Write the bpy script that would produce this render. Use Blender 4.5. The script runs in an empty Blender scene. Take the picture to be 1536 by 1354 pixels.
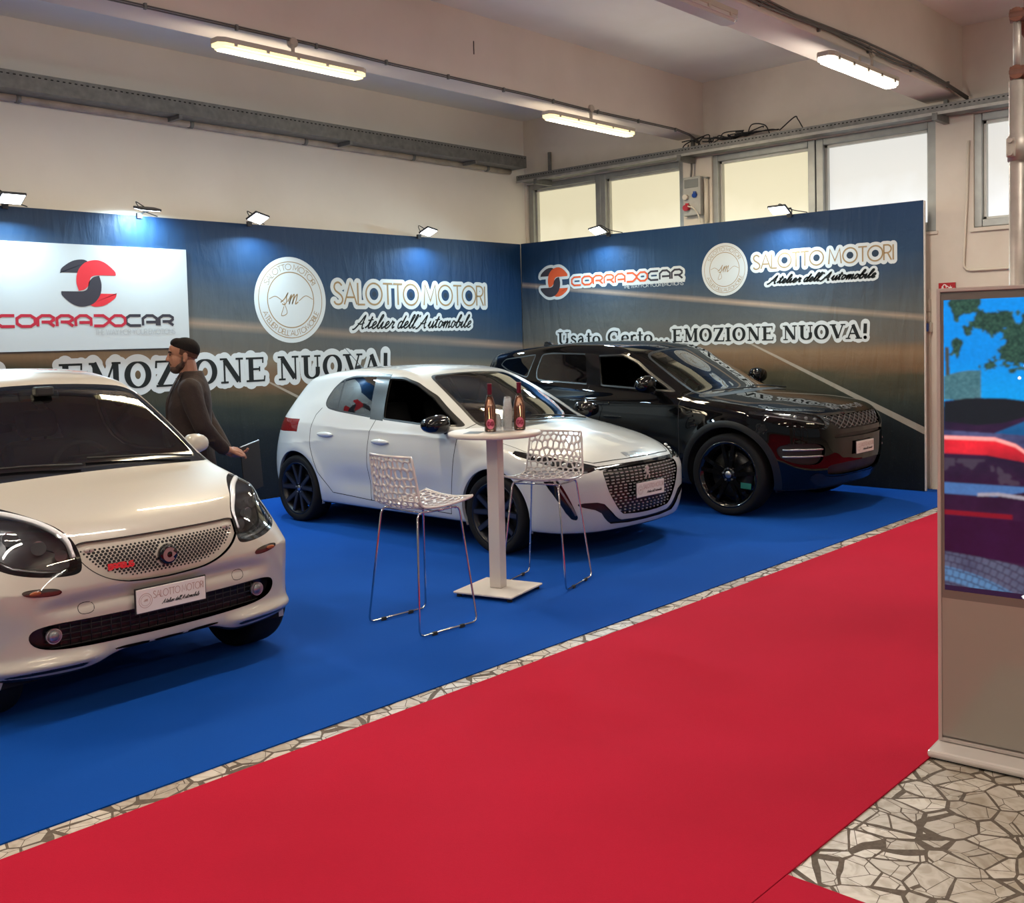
import bpy, bmesh, math, random
import numpy as np
from mathutils import Vector, Matrix
random.seed(7); np.random.seed(7)
SC = bpy.context.scene
COL = SC.collection
PI = math.pi

# ------------------------------------------------------------------ camera
# world: X runs along the banner wall towards the window wall, Y towards the banner wall, Z up
FPX, ROLL, PITCH, CY, CAM_H, PSI = 1552.128, -0.0250028, 0.0490335, 584.247, 1.653697, 0.8236438
def _ab(v):
    c, s = math.cos(PSI), math.sin(PSI)
    return Vector((v[0]*c + v[1]*s, -v[0]*s + v[1]*c, v[2]))
cr, sr, cp, sp = math.cos(ROLL), math.sin(ROLL), math.cos(PITCH), math.sin(PITCH)
_f = (0, cp, -sp); _u0 = (0, sp, cp)
_r = (cr, sr*_u0[1], sr*_u0[2]); _u = (-sr, cr*_u0[1], cr*_u0[2])
R_, U_, F_ = _ab(_r), _ab(_u), _ab(_f)
cam_data = bpy.data.cameras.new('camera'); cam = bpy.data.objects.new('camera', cam_data); COL.objects.link(cam)
M = Matrix.Identity(4)
for i in range(3):
    M[i][0] = R_[i]; M[i][1] = U_[i]; M[i][2] = -F_[i]
M[2][3] = CAM_H
cam.matrix_world = M
cam_data.sensor_fit = 'HORIZONTAL'; cam_data.sensor_width = 36.0
cam_data.lens = FPX/1536*36.0
cam_data.shift_y = -(677-CY)/1536
cam_data.clip_start = 0.05; cam_data.clip_end = 200
SC.camera = cam

# ------------------------------------------------------------------ world, exposure
SC.view_settings.view_transform = 'Standard'; SC.view_settings.look = 'None'
SC.view_settings.gamma = 1.0; SC.view_settings.use_curve_mapping = False
SC.view_settings.exposure = 0.3
W = bpy.data.worlds.new('world'); SC.world = W; W.use_nodes = True
bg = W.node_tree.nodes['Background']; bg.inputs[0].default_value = (0.86, 0.93, 1.0, 1); bg.inputs[1].default_value = 0.16

def area(name, loc, target, size, sizey, power, color, spread=180):
    l = bpy.data.lights.new(name, 'AREA'); l.shape = 'RECTANGLE'; l.size = size; l.size_y = sizey
    l.energy = power; l.color = color; l.spread = math.radians(spread)
    o = bpy.data.objects.new(name, l); COL.objects.link(o); o.location = loc
    d = Vector(target) - Vector(loc); o.rotation_euler = d.to_track_quat('-Z', 'Y').to_euler()
    return o

# ------------------------------------------------------------------ materials
MATS = {}
def mat(name, color, rough=0.5, metal=0.0, coat=0.0, emit=None, estr=0, spec=0.5, noise=None, bump=None, trans=0, ior=1.45, alpha=1, croug=0.03):
    """noise=(scale, amount) varies the base colour, bump=(scale, strength, distance)"""
    if name in MATS: return MATS[name]
    m = bpy.data.materials.new(name); m.use_nodes = True; MATS[name] = m
    nt = m.node_tree; b = nt.nodes['Principled BSDF']
    b.inputs['Base Color'].default_value = (*color, 1); b.inputs['Roughness'].default_value = rough
    b.inputs['Metallic'].default_value = metal; b.inputs['Coat Weight'].default_value = coat; b.inputs['Coat Roughness'].default_value = croug
    b.inputs['Specular IOR Level'].default_value = spec
    b.inputs['Transmission Weight'].default_value = trans; b.inputs['IOR'].default_value = ior; b.inputs['Alpha'].default_value = alpha
    if emit: b.inputs['Emission Color'].default_value = (*emit, 1); b.inputs['Emission Strength'].default_value = estr
    tc = None
    if noise or bump: tc = nt.nodes.new('ShaderNodeTexCoord')
    if noise:
        n = nt.nodes.new('ShaderNodeTexNoise'); n.inputs['Scale'].default_value = noise[0]; n.inputs['Detail'].default_value = 6
        nt.links.new(tc.outputs['Object'], n.inputs['Vector'])
        mx = nt.nodes.new('ShaderNodeMix'); mx.data_type = 'RGBA'
        a = noise[1]
        mx.inputs[6].default_value = (*[max(0, c*(1-a)) for c in color], 1); mx.inputs[7].default_value = (*[min(1, c*(1+a)) for c in color], 1)
        nt.links.new(n.outputs['Fac'], mx.inputs[0]); nt.links.new(mx.outputs[2], b.inputs['Base Color'])
    if bump:
        n = nt.nodes.new('ShaderNodeTexNoise'); n.inputs['Scale'].default_value = bump[0]; n.inputs['Detail'].default_value = 4
        nt.links.new(tc.outputs['Object'], n.inputs['Vector'])
        bp = nt.nodes.new('ShaderNodeBump'); bp.inputs['Strength'].default_value = bump[1]; bp.inputs['Distance'].default_value = bump[2]
        nt.links.new(n.outputs['Fac'], bp.inputs['Height']); nt.links.new(bp.outputs[0], b.inputs['Normal'])
    return m

def glass_mat(name, tint, refl=1.0, rough=0.0):
    """thin pane: clear tinted pass-through plus a Fresnel reflection"""
    if name in MATS: return MATS[name]
    m = bpy.data.materials.new(name); m.use_nodes = True; MATS[name] = m
    nt = m.node_tree; nt.nodes.clear()
    out = nt.nodes.new('ShaderNodeOutputMaterial'); t = nt.nodes.new('ShaderNodeBsdfTransparent'); t.inputs[0].default_value = (*tint, 1)
    g = nt.nodes.new('ShaderNodeBsdfGlossy'); g.inputs['Roughness'].default_value = rough
    fr = nt.nodes.new('ShaderNodeFresnel'); fr.inputs[0].default_value = 1.55
    ge = nt.nodes.new('ShaderNodeNewGeometry'); inv = nt.nodes.new('ShaderNodeMath'); inv.operation = 'MULTIPLY'; inv.inputs[1].default_value = refl
    mx = nt.nodes.new('ShaderNodeMixShader')
    nt.links.new(fr.outputs[0], inv.inputs[0]); nt.links.new(inv.outputs[0], mx.inputs[0])
    nt.links.new(t.outputs[0], mx.inputs[1]); nt.links.new(g.outputs[0], mx.inputs[2]); nt.links.new(mx.outputs[0], out.inputs[0])
    return m

# ------------------------------------------------------------------ object helpers
def tag(o, label=None, cat=None, group=None, kind=None):
    if label: o['label'] = label
    if cat: o['category'] = cat
    if group: o['group'] = group
    if kind: o['kind'] = kind
    return o
def empty(name, loc=(0, 0, 0), rz=0.0, label=None, cat=None, group=None):
    o = bpy.data.objects.new(name, None); COL.objects.link(o); o.location = loc; o.rotation_euler = (0, 0, rz)
    o.empty_display_size = 0.1
    return tag(o, label, cat, group)
def link_mesh(name, me, mats, parent=None, smooth=False):
    o = bpy.data.objects.new(name, me); COL.objects.link(o)
    if not isinstance(mats, (list, tuple)): mats = [mats]
    for m in mats: me.materials.append(m)
    if parent: o.parent = parent
    return o
def np_mesh(name, V, F, mats, parent=None, smooth=True, normals=None, midx=None):
    me = bpy.data.meshes.new(name)
    V = np.asarray(V, float); F = np.asarray(F, int)
    k = F.shape[1]
    me.vertices.add(len(V)); me.vertices.foreach_set('co', V.ravel().astype(np.float32))
    me.loops.add(F.size); me.loops.foreach_set('vertex_index', F.ravel().astype(np.int32))
    me.polygons.add(len(F)); me.polygons.foreach_set('loop_start', np.arange(0, F.size, k, dtype=np.int32))
    if smooth: me.polygons.foreach_set('use_smooth', np.ones(len(F), bool))
    if midx is not None: me.polygons.foreach_set('material_index', np.asarray(midx, np.int32))
    me.update(calc_edges=True); me.validate()
    if normals is not None and len(me.vertices) == len(normals):
        me.normals_split_custom_set_from_vertices([tuple(n) for n in normals])
    return link_mesh(name, me, mats, parent)

class B:
    """collects primitives in a bmesh and links them as one object"""
    def __init__(s): s.bm = bmesh.new(); s.mi = 0
    def _tag(s, geom):
        for f in geom:
            f.material_index = s.mi
    def box(s, c, size, rot=None, bevel=0, seg=2):
        r = bmesh.ops.create_cube(s.bm, size=1.0); vs = r['verts']
        Mx = Matrix.Translation(c) @ (rot.to_4x4() if rot is not None else Matrix.Identity(4)) @ Matrix.Diagonal((*size, 1))
        fs = set(f for v in vs for f in v.link_faces); s._tag(fs)
        bmesh.ops.transform(s.bm, matrix=Mx, verts=vs)
        if bevel > 0:
            es = list(set(e for v in vs for e in v.link_edges))
            r = bmesh.ops.bevel(s.bm, geom=es, offset=bevel, segments=seg, affect='EDGES', profile=0.5); s._tag(r['faces'])
        return s
    def cyl(s, p0, p1, r0, r1=None, n=16, cap=True):
        p0, p1 = Vector(p0), Vector(p1); r1 = r0 if r1 is None else r1
        d = p1-p0
        r = bmesh.ops.create_cone(s.bm, cap_ends=cap, segments=n, radius1=r0, radius2=r1, depth=d.length)
        fs = set(f for v in r['verts'] for f in v.link_faces); s._tag(fs)
        for f in fs:
            if len(f.verts) == 4: f.smooth = True
        bmesh.ops.transform(s.bm, matrix=Matrix.Translation((p0+p1)/2) @ d.to_track_quat('Z', 'Y').to_matrix().to_4x4(), verts=r['verts'])
        return s
    def tube(s, pts, r, n=8, closed=False, radii=None):
        pts = [Vector(p) for p in pts]; rings = []; m = len(pts); prev = None
        for i, p in enumerate(pts):
            if closed: t = (pts[(i+1) % m]-pts[i-1])
            else: t = pts[min(i+1, m-1)]-pts[max(i-1, 0)]
            t.normalize()
            if prev is None:
                a = Vector((0, 0, 1)) if abs(t.z) < .9 else Vector((1, 0, 0)); x = t.cross(a).normalized()
            else: x = (prev - t*prev.dot(t)).normalized()
            prev = x; y = t.cross(x); rr = radii[i] if radii else r
            rings.append([s.bm.verts.new(p + (x*math.cos(2*PI*k/n)+y*math.sin(2*PI*k/n))*rr) for k in range(n)])
        fs = []
        for i in range(m if closed else m-1):
            A, Bq = rings[i], rings[(i+1) % m]
            for k in range(n): fs.append(s.bm.faces.new((A[k], A[(k+1) % n], Bq[(k+1) % n], Bq[k])))
        if not closed: fs.append(s.bm.faces.new(rings[0][::-1])); fs.append(s.bm.faces.new(rings[-1]))
        for f in fs: f.smooth = True; f.material_index = s.mi
        return s
    def lathe(s, prof, c=(0, 0, 0), axis='Z', n=32, mtx=None, closed=False):
        rings = []
        for r, h in prof:
            ring = []
            for k in range(n):
                a = 2*PI*k/n; p = (r*math.cos(a), r*math.sin(a), h)
                if axis == 'Y': p = (p[0], p[2], p[1])
                if axis == 'X': p = (p[2], p[0], p[1])
                p = Vector(p)
                if mtx is not None: p = mtx @ p
                ring.append(s.bm.verts.new(p+Vector(c)))
            rings.append(ring)
        prs = list(zip(rings[:-1], rings[1:]))
        if closed: prs.append((rings[-1], rings[0]))
        for A, Bq in prs:
            for k in range(n):
                f = s.bm.faces.new((A[k], A[(k+1) % n], Bq[(k+1) % n], Bq[k])); f.smooth = True; f.material_index = s.mi
        if not closed:
            if prof[0][0] > 1e-4: f = s.bm.faces.new(rings[0][::-1]); f.material_index = s.mi
            if prof[-1][0] > 1e-4: f = s.bm.faces.new(rings[-1]); f.material_index = s.mi
        return s
    def prism(s, poly, h, mtx=None, z0=0):
        """poly: 2D outline in local XY, extruded from z0 to z0+h"""
        mtx = mtx or Matrix.Identity(4)
        a = [s.bm.verts.new(mtx @ Vector((x, y, z0))) for x, y in poly]; b = [s.bm.verts.new(mtx @ Vector((x, y, z0+h))) for x, y in poly]
        n = len(poly); fs = [s.bm.faces.new(a[::-1]), s.bm.faces.new(b)]
        for i in range(n): fs.append(s.bm.faces.new((a[i], a[(i+1) % n], b[(i+1) % n], b[i])))
        for f in fs: f.material_index = s.mi
        return s
    def ball(s, c, r, sx=1, sy=1, sz=1, u=16, v=10, rot=None):
        q = bmesh.ops.create_uvsphere(s.bm, u_segments=u, v_segments=v, radius=r)
        for f in set(f for w in q['verts'] for f in w.link_faces): f.smooth = True; f.material_index = s.mi
        Mx = Matrix.Translation(c) @ (rot.to_4x4() if rot is not None else Matrix.Identity(4)) @ Matrix.Diagonal((sx, sy, sz, 1))
        bmesh.ops.transform(s.bm, matrix=Mx, verts=q['verts'])
        return s
    def done(s, name, mats, parent=None, fix=True):
        if fix: bmesh.ops.recalc_face_normals(s.bm, faces=s.bm.faces)
        me = bpy.data.meshes.new(name); s.bm.to_mesh(me); s.bm.free()
        return link_mesh(name, me, mats, parent)

def bez(pts, n=8):
    """Catmull-Rom through 2D/3D points"""
    P = [Vector(p) for p in pts]; out = []
    for i in range(len(P)-1):
        a = P[i-1] if i > 0 else P[i]*2-P[i+1]; b, c = P[i], P[i+1]; d = P[i+2] if i+2 < len(P) else P[i+1]*2-P[i]
        for k in range(n):
            t = k/n
            out.append(0.5*((2*b)+(c-a)*t+(2*a-5*b+4*c-d)*t*t+(3*b-a-3*c+d)*t**3))
    out.append(P[-1]); return out
def round_poly(poly, it=2):
    """Chaikin corner rounding of a closed outline"""
    for _ in range(it):
        q = []
        for i in range(len(poly)):
            a, b = poly[i], poly[(i+1) % len(poly)]
            q.append((a[0]*.75+b[0]*.25, a[1]*.75+b[1]*.25)); q.append((a[0]*.25+b[0]*.75, a[1]*.25+b[1]*.75))
        poly = q
    return poly
def dup(root, **kw):
    r = root.copy(); COL.objects.link(r)
    for c in list(root.children):
        k = c.copy(); COL.objects.link(k); k.parent = r
        for g in c.children:
            h = g.copy(); COL.objects.link(h); h.parent = k
    return r
# ------------------------------------------------------------------ surfaces of the room
def plaster(name, c, c2, rough=0.85):
    m = mat(name, c, rough); nt = m.node_tree; b = nt.nodes['Principled BSDF']
    tc = nt.nodes.new('ShaderNodeTexCoord')
    n = nt.nodes.new('ShaderNodeTexNoise'); n.inputs['Scale'].default_value = 0.9; n.inputs['Detail'].default_value = 7; n.inputs['Roughness'].default_value = .6
    n2 = nt.nodes.new('ShaderNodeTexNoise'); n2.inputs['Scale'].default_value = 26; n2.inputs['Detail'].default_value = 4
    r = nt.nodes.new('ShaderNodeValToRGB'); r.color_ramp.elements[0].position = .32; r.color_ramp.elements[1].position = .62
    r.color_ramp.elements[0].color = (*c2, 1); r.color_ramp.elements[1].color = (*c, 1)
    nt.links.new(tc.outputs['Object'], n.inputs['Vector']); nt.links.new(tc.outputs['Object'], n2.inputs['Vector'])
    nt.links.new(n.outputs['Fac'], r.inputs[0]); nt.links.new(r.outputs[0], b.inputs['Base Color'])
    bp = nt.nodes.new('ShaderNodeBump'); bp.inputs['Strength'].default_value = .15; bp.inputs['Distance'].default_value = .004
    nt.links.new(n2.outputs['Fac'], bp.inputs['Height']); nt.links.new(bp.outputs[0], b.inputs['Normal'])
    return m
m_wallA = plaster('plaster_cream', (.80, .76, .70), (.75, .71, .65))
m_wallB = plaster('plaster_worn', (.68, .62, .545), (.58, .52, .45))
m_beam = plaster('plaster_beam', (.74, .655, .58), (.67, .59, .515))
m_ceil = plaster('plaster_ceiling', (.80, .80, .78), (.74, .73, .70))

def crazy_paving():
    m = mat('crazy_paving', (.6, .56, .5), .35); nt = m.node_tree; b = nt.nodes['Principled BSDF']; L = nt.links
    tc = nt.nodes.new('ShaderNodeTexCoord')
    wn = nt.nodes.new('ShaderNodeTexNoise'); wn.inputs['Scale'].default_value = 2.2; wn.inputs['Detail'].default_value = 2
    va = nt.nodes.new('ShaderNodeMixRGB'); va.blend_type = 'LINEAR_LIGHT'; va.inputs[0].default_value = .035
    L.new(tc.outputs['Object'], wn.inputs['Vector']); L.new(tc.outputs['Object'], va.inputs[1]); L.new(wn.outputs['Color'], va.inputs[2])
    e = nt.nodes.new('ShaderNodeTexVoronoi'); e.feature = 'DISTANCE_TO_EDGE'; e.inputs['Scale'].default_value = 7.6
    c = nt.nodes.new('ShaderNodeTexVoronoi'); c.feature = 'F1'; c.inputs['Scale'].default_value = 7.6
    e2 = nt.nodes.new('ShaderNodeTexVoronoi'); e2.feature = 'DISTANCE_TO_EDGE'; e2.inputs['Scale'].default_value = 9.5
    for x in (e, c, e2): L.new(va.outputs[0], x.inputs['Vector'])
    gw = nt.nodes.new('ShaderNodeTexNoise'); gw.inputs['Scale'].default_value = 5; L.new(tc.outputs['Object'], gw.inputs['Vector'])
    th = nt.nodes.new('ShaderNodeMapRange'); th.inputs['From Min'].default_value = .38; th.inputs['From Max'].default_value = .72; th.inputs['To Min'].default_value = .025; th.inputs['To Max'].default_value = .075
    L.new(gw.outputs['Fac'], th.inputs[0])
    gt = nt.nodes.new('ShaderNodeMath'); gt.operation = 'LESS_THAN'; L.new(e.outputs['Distance'], gt.inputs[0]); L.new(th.outputs[0], gt.inputs[1])
    crk = nt.nodes.new('ShaderNodeMath'); crk.operation = 'LESS_THAN'; crk.inputs[1].default_value = .012; L.new(e2.outputs['Distance'], crk.inputs[0])
    mxm = nt.nodes.new('ShaderNodeMath'); mxm.operation = 'MAXIMUM'; L.new(gt.outputs[0], mxm.inputs[0]); L.new(crk.outputs[0], mxm.inputs[1])
    sep = nt.nodes.new('ShaderNodeSeparateColor'); L.new(c.outputs['Color'], sep.inputs[0])
    tone = nt.nodes.new('ShaderNodeValToRGB'); tone.color_ramp.elements[0].color = (.40, .35, .29, 1); tone.color_ramp.elements[1].color = (.64, .59, .52, 1)
    L.new(sep.outputs[0], tone.inputs[0])
    vn = nt.nodes.new('ShaderNodeTexNoise'); vn.inputs['Scale'].default_value = 9; vn.inputs['Detail'].default_value = 9; vn.inputs['Distortion'].default_value = 2.5
    L.new(tc.outputs['Object'], vn.inputs['Vector'])
    vr = nt.nodes.new('ShaderNodeValToRGB'); vr.color_ramp.elements[0].position = .35; vr.color_ramp.elements[0].color = (.62, .55, .46, 1); vr.color_ramp.elements[1].position = .55; vr.color_ramp.elements[1].color = (1, 1, 1, 1)
    L.new(vn.outputs['Fac'], vr.inputs[0])
    mu = nt.nodes.new('ShaderNodeMixRGB'); mu.blend_type = 'MULTIPLY'; mu.inputs[0].default_value = .7; L.new(tone.outputs[0], mu.inputs[1]); L.new(vr.outputs[0], mu.inputs[2])
    gr = nt.nodes.new('ShaderNodeTexNoise'); gr.inputs['Scale'].default_value = 60; gr.inputs['Detail'].default_value = 6; L.new(tc.outputs['Object'], gr.inputs['Vector'])
    grr = nt.nodes.new('ShaderNodeValToRGB'); grr.color_ramp.elements[0].color = (.035, .024, .017, 1); grr.color_ramp.elements[1].color = (.17, .13, .095, 1); L.new(gr.outputs['Fac'], grr.inputs[0])
    fin = nt.nodes.new('ShaderNodeMixRGB'); L.new(mxm.outputs[0], fin.inputs[0]); L.new(mu.outputs[0], fin.inputs[1]); L.new(grr.outputs[0], fin.inputs[2])
    L.new(fin.outputs[0], b.inputs['Base Color'])
    rr = nt.nodes.new('ShaderNodeMapRange'); rr.inputs['To Min'].default_value = .38; rr.inputs['To Max'].default_value = .8; L.new(mxm.outputs[0], rr.inputs[0]); L.new(rr.outputs[0], b.inputs['Roughness'])
    return m
def carpet_mat(name, c, c2):
    m = mat(name, c, .95, spec=.15); nt = m.node_tree; b = nt.nodes['Principled BSDF']; L = nt.links
    b.inputs['Sheen Weight'].default_value = .30; b.inputs['Sheen Roughness'].default_value = .45; b.inputs['Sheen Tint'].default_value = (*[min(1, v*1.5+.03) for v in c], 1)
    tc = nt.nodes.new('ShaderNodeTexCoord')
    n = nt.nodes.new('ShaderNodeTexNoise'); n.inputs['Scale'].default_value = 1.3; n.inputs['Detail'].default_value = 5
    f = nt.nodes.new('ShaderNodeTexNoise'); f.inputs['Scale'].default_value = 420; f.inputs['Detail'].default_value = 2
    L.new(tc.outputs['Object'], n.inputs['Vector']); L.new(tc.outputs['Object'], f.inputs['Vector'])
    ad = nt.nodes.new('ShaderNodeMath'); ad.operation = 'MULTIPLY_ADD'; ad.inputs[1].default_value = .5; L.new(f.outputs['Fac'], ad.inputs[0])
    h = nt.nodes.new('ShaderNodeMath'); h.operation = 'MULTIPLY'; h.inputs[1].default_value = .5; L.new(n.outputs['Fac'], h.inputs[0]); L.new(h.outputs[0], ad.inputs[2])
    r = nt.nodes.new('ShaderNodeValToRGB'); r.color_ramp.elements[0].position = .3; r.color_ramp.elements[1].position = .7
    r.color_ramp.elements[0].color = (*c2, 1); r.color_ramp.elements[1].color = (*c, 1)
    L.new(ad.outputs[0], r.inputs[0]); L.new(r.outputs[0], b.inputs['Base Color'])
    bp = nt.nodes.new('ShaderNodeBump'); bp.inputs['Strength'].default_value = .5; bp.inputs['Distance'].default_value = .003
    L.new(f.outputs['Fac'], bp.inputs['Height']); L.new(bp.outputs[0], b.inputs['Normal'])
    return m
def struct(o, kind='structure'): o['kind'] = kind; return o
def slab(name, x0, x1, y0, y1, z0, z1, m, parent=None):
    return B().box(((x0+x1)/2, (y0+y1)/2, (z0+z1)/2), (x1-x0, y1-y0, z1-z0)).done(name, m, parent)

XW, YW, ZC = 10.72, 9.60, 4.63
struct(slab('floor', -9, 11.2, -9, 10.0, -.2, 0, crazy_paving()))
tag(slab('blue_carpet', -4, 10.66, 3.592, 9.44, .0005, .006, carpet_mat('carpet_blue', (.0015, .064, .35), (.001, .049, .27))), 'bright blue needle-felt carpet under the three display cars', 'carpet')
red = carpet_mat('carpet_red', (.46, .009, .036), (.37, .007, .026))
tag(slab('red_carpet', -4, 10.70, 1.503, 3.482, .0005, .006, red), 'long red carpet runner down the aisle beside the blue carpet', 'carpet')
tag(slab('red_carpet', -4, 2.80, -3.2, 1.500, .0005, .005, red), 'red carpet piece at the bottom edge, ending at the bare stone floor', 'carpet')

struct(slab('wall_back', -9, 11.2, YW, YW+.3, 0, ZC+.2, m_wallA))
struct(slab('ceiling', -9, 11.2, -9, 10.0, ZC, ZC+.3, m_ceil))
# beams across the hall
for k, (y0, z0) in enumerate(((6.73, 4.0), (3.735, 3.93), (.72, 3.95), (-2.3, 3.95), (-5.3, 3.95))):
    o = B().box(((-9+10.95)/2, y0+.18, (z0+ZC+.05)/2), (19.95, .36, ZC+.05-z0), bevel=.012).done('trim_%d' % (k+1), m_beam); struct(o)
# window wall: openings z 2.64 - 3.76
wb = B()
def wbox(y0, y1, z0, z1, x0=XW, x1=XW+.35): wb.box(((x0+x1)/2, (y0+y1)/2, (z0+z1)/2), (x1-x0, y1-y0, z1-z0))
opens = [(7.02, 9.56), (4.0, 6.62), (.95, 3.63), (-2.1, .55), (-5.2, -2.5)]
wbox(-9, 10.0, 0, 2.64); wbox(-9, 10.0, 3.76, ZC+.2)
ys = [10.0] + [v for a, b_ in opens for v in (b_, a)] + [-9]
for i in range(0, len(ys), 2): wbox(ys[i+1], ys[i], 2.64, 3.76)
struct(wb.done('wall_right', m_wallB))
# windows: frosted panes in grey aluminium frames
m_alu = mat('aluminium_grey', (.34, .35, .34), .45, .6, noise=(8, .25))
m_alu2 = mat('aluminium_pale', (.50, .50, .47), .5, .4, noise=(8, .15))
def pane_mat(name, top, bot, st):
    m = mat(name, (.8, .78, .7), .6); nt = m.node_tree; b = nt.nodes['Principled BSDF']; L = nt.links
    tc = nt.nodes.new('ShaderNodeTexCoord'); sx = nt.nodes.new('ShaderNodeSeparateXYZ'); L.new(tc.outputs['Object'], sx.inputs[0])
    mr = nt.nodes.new('ShaderNodeMapRange'); mr.inputs['From Min'].default_value = 2.72; mr.inputs['From Max'].default_value = 3.7; L.new(sx.outputs[2], mr.inputs[0])
    n = nt.nodes.new('ShaderNodeTexNoise'); n.inputs['Scale'].default_value = 1.8; n.inputs['Detail'].default_value = 4; L.new(tc.outputs['Object'], n.inputs['Vector'])
    ad = nt.nodes.new('ShaderNodeMath'); ad.operation = 'MULTIPLY_ADD'; ad.inputs[1].default_value = .7; L.new(n.outputs['Fac'], ad.inputs[0]); L.new(mr.outputs[0], ad.inputs[2])
    r = nt.nodes.new('ShaderNodeValToRGB'); r.color_ramp.elements[0].position = .45; r.color_ramp.elements[1].position = 1.25/1.4
    r.color_ramp.elements[0].color = (*bot, 1); r.color_ramp.elements[1].color = (*top, 1); L.new(ad.outputs[0], r.inputs[0])
    L.new(r.outputs[0], b.inputs['Emission Color']); b.inputs['Emission Strength'].default_value = st
    b.inputs['Base Color'].default_value = (.3, .3, .28, 1)
    return m
m_pane_w = pane_mat('frosted_pane_warm', (.78, .70, .46), (.98, .90, .66), .70)
m_pane_c = pane_mat('frosted_pane_cool', (.78, .78, .74), (.93, .97, 1.0), .68)
wins = [((8.391, 9.471), m_pane_w), ((7.096, 8.227), m_pane_w), ((5.41, 6.554), m_pane_w), ((4.093, 5.229), m_pane_c), ((2.32, 3.56), m_pane_c), ((1.02, 2.18), m_pane_c),
        ((-.75, .48), m_pane_c), ((-2.03, -.9), m_pane_c), ((-3.8, -2.6), m_pane_c)]
for k, ((y0, y1), pm) in enumerate(wins):
    e = empty('window_%d' % (k+1), (XW, (y0+y1)/2, 2.72)); e['kind'] = 'structure'
    fb = B(); c = (y0+y1)/2; t = .085
    for (yy0, yy1, z0, z1) in ((y0-t, y0, 2.645, 3.76), (y1, y1+t, 2.645, 3.76), (y0, y1, 2.645, 2.72), (y0, y1, 3.685, 3.76)):
        fb.box((.10, (yy0+yy1)/2-c, (z0+z1)/2-2.72), (.14, yy1-yy0-.002, z1-z0-.002), bevel=.006)
    o = fb.done('window_frame', m_alu, e)
    gb = B()
    for (yy0, yy1, z0, z1) in ((y0, y0+.025, 2.72, 3.685), (y1-.025, y1, 2.72, 3.685), (y0, y1, 2.72, 2.745), (y0, y1, 3.66, 3.685)):
        gb.box((.11, (yy0+yy1)/2-c, (z0+z1)/2-2.72), (.05, yy1-yy0, z1-z0))
    gb.done('sash', m_alu2, e)
    p = B().box((XW+.14, (y0+y1)/2, 3.2), (.008, y1-y0, .97)).done('pane', pm, None)
    p.parent = e; p.matrix_parent_inverse = Matrix.Translation(-Vector(e.location))
# sill ledge below the second group
struct(slab('trim_6', XW-.03, XW, -9, 3.66, 2.60, 2.635, m_wallB)); struct(slab('trim_7', XW-.02, XW, 3.98, 9.59, 2.61, 2.64, m_wallB))

# ------------------------------------------------------------------ cable trays and pipes
m_galv = mat('galvanised_steel', (.20, .20, .19), .55, .55, noise=(14, .45), bump=(60, .2, .002))
m_galv2 = mat('galvanised_pale', (.40, .39, .36), .5, .5, noise=(10, .35))
m_hole = mat('dark_slot', (.02, .02, .02), .9)
m_pipe = mat('painted_pipe', (.42, .36, .30), .6, noise=(6, .5))
m_cable = mat('black_cable', (.02, .02, .022), .6)
m_cableg = mat('grey_cable', (.12, .11, .10), .6)
def slot_mat(name, axis, pitch, z0, hz):
    m = mat(name, (.20, .20, .19), .5, .55, bump=(60, .2, .002)); nt = m.node_tree; b = nt.nodes['Principled BSDF']; L = nt.links; N = nt.nodes.new
    tc = N('ShaderNodeTexCoord'); sx = N('ShaderNodeSeparateXYZ'); L.new(tc.outputs['Object'], sx.inputs[0])
    def mt_(op, a, v):
        n = N('ShaderNodeMath'); n.operation = op; L.new(a, n.inputs[0])
        if isinstance(v, (int, float)): n.inputs[1].default_value = v
        else: L.new(v, n.inputs[1])
        return n.outputs[0]
    f = mt_('LESS_THAN', mt_('FRACT', mt_('MULTIPLY', sx.outputs[axis], 1/pitch), 0), .46)
    g = mt_('LESS_THAN', mt_('ABSOLUTE', mt_('SUBTRACT', sx.outputs[2], z0), 0), hz)
    k = mt_('MULTIPLY', f, g); n = N('ShaderNodeTexNoise'); n.inputs['Scale'].default_value = 14; n.inputs['Detail'].default_value = 6; L.new(tc.outputs['Object'], n.inputs['Vector'])
    r = N('ShaderNodeValToRGB'); r.color_ramp.elements[0].color = (.10, .10, .10, 1); r.color_ramp.elements[1].color = (.30, .30, .28, 1); L.new(n.outputs['Fac'], r.inputs[0])
    mx = N('ShaderNodeMixRGB'); L.new(k, mx.inputs[0]); L.new(r.outputs[0], mx.inputs[1]); mx.inputs[2].default_value = (.012, .012, .012, 1); L.new(mx.outputs[0], b.inputs['Base Color']); return m
t = empty('cable_tray', (6.2, 9.4, 4.0), label='long galvanised cable tray high on the plain wall above the banner', cat='cable tray')
b_ = B(); b_.box((0, 0, -.075), (8.3*1.0, .26, .006)); b_.box((0, -.13, 0), (8.3, .005, .15)); b_.box((0, -.121, .075), (8.3, .022, .005)); b_.box((0, .13, -.02), (8.3, .004, .11))
b_.done('tray_channel', slot_mat('perforated_steel', 0, .054, .045, .0055), t)
for x in (-3.0, -.9, 1.2, 3.2):
    bb = B(); bb.box((x, .02, -.10), (.035, .30, .04)); bb.box((x, .165, -.075), (.035, .03, .09)); bb.done('bracket', m_galv, t)
t.location.x = 6.25
t = empty('painted_pipe', (6.2, 9.525, 3.898), label='beige painted pipe running under the cable tray on the plain wall', cat='pipe')
B().cyl((-4.5, 0, 0), (4.15, 0, 0), .034, n=18).done('pipe_run', m_pipe, t)
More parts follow.
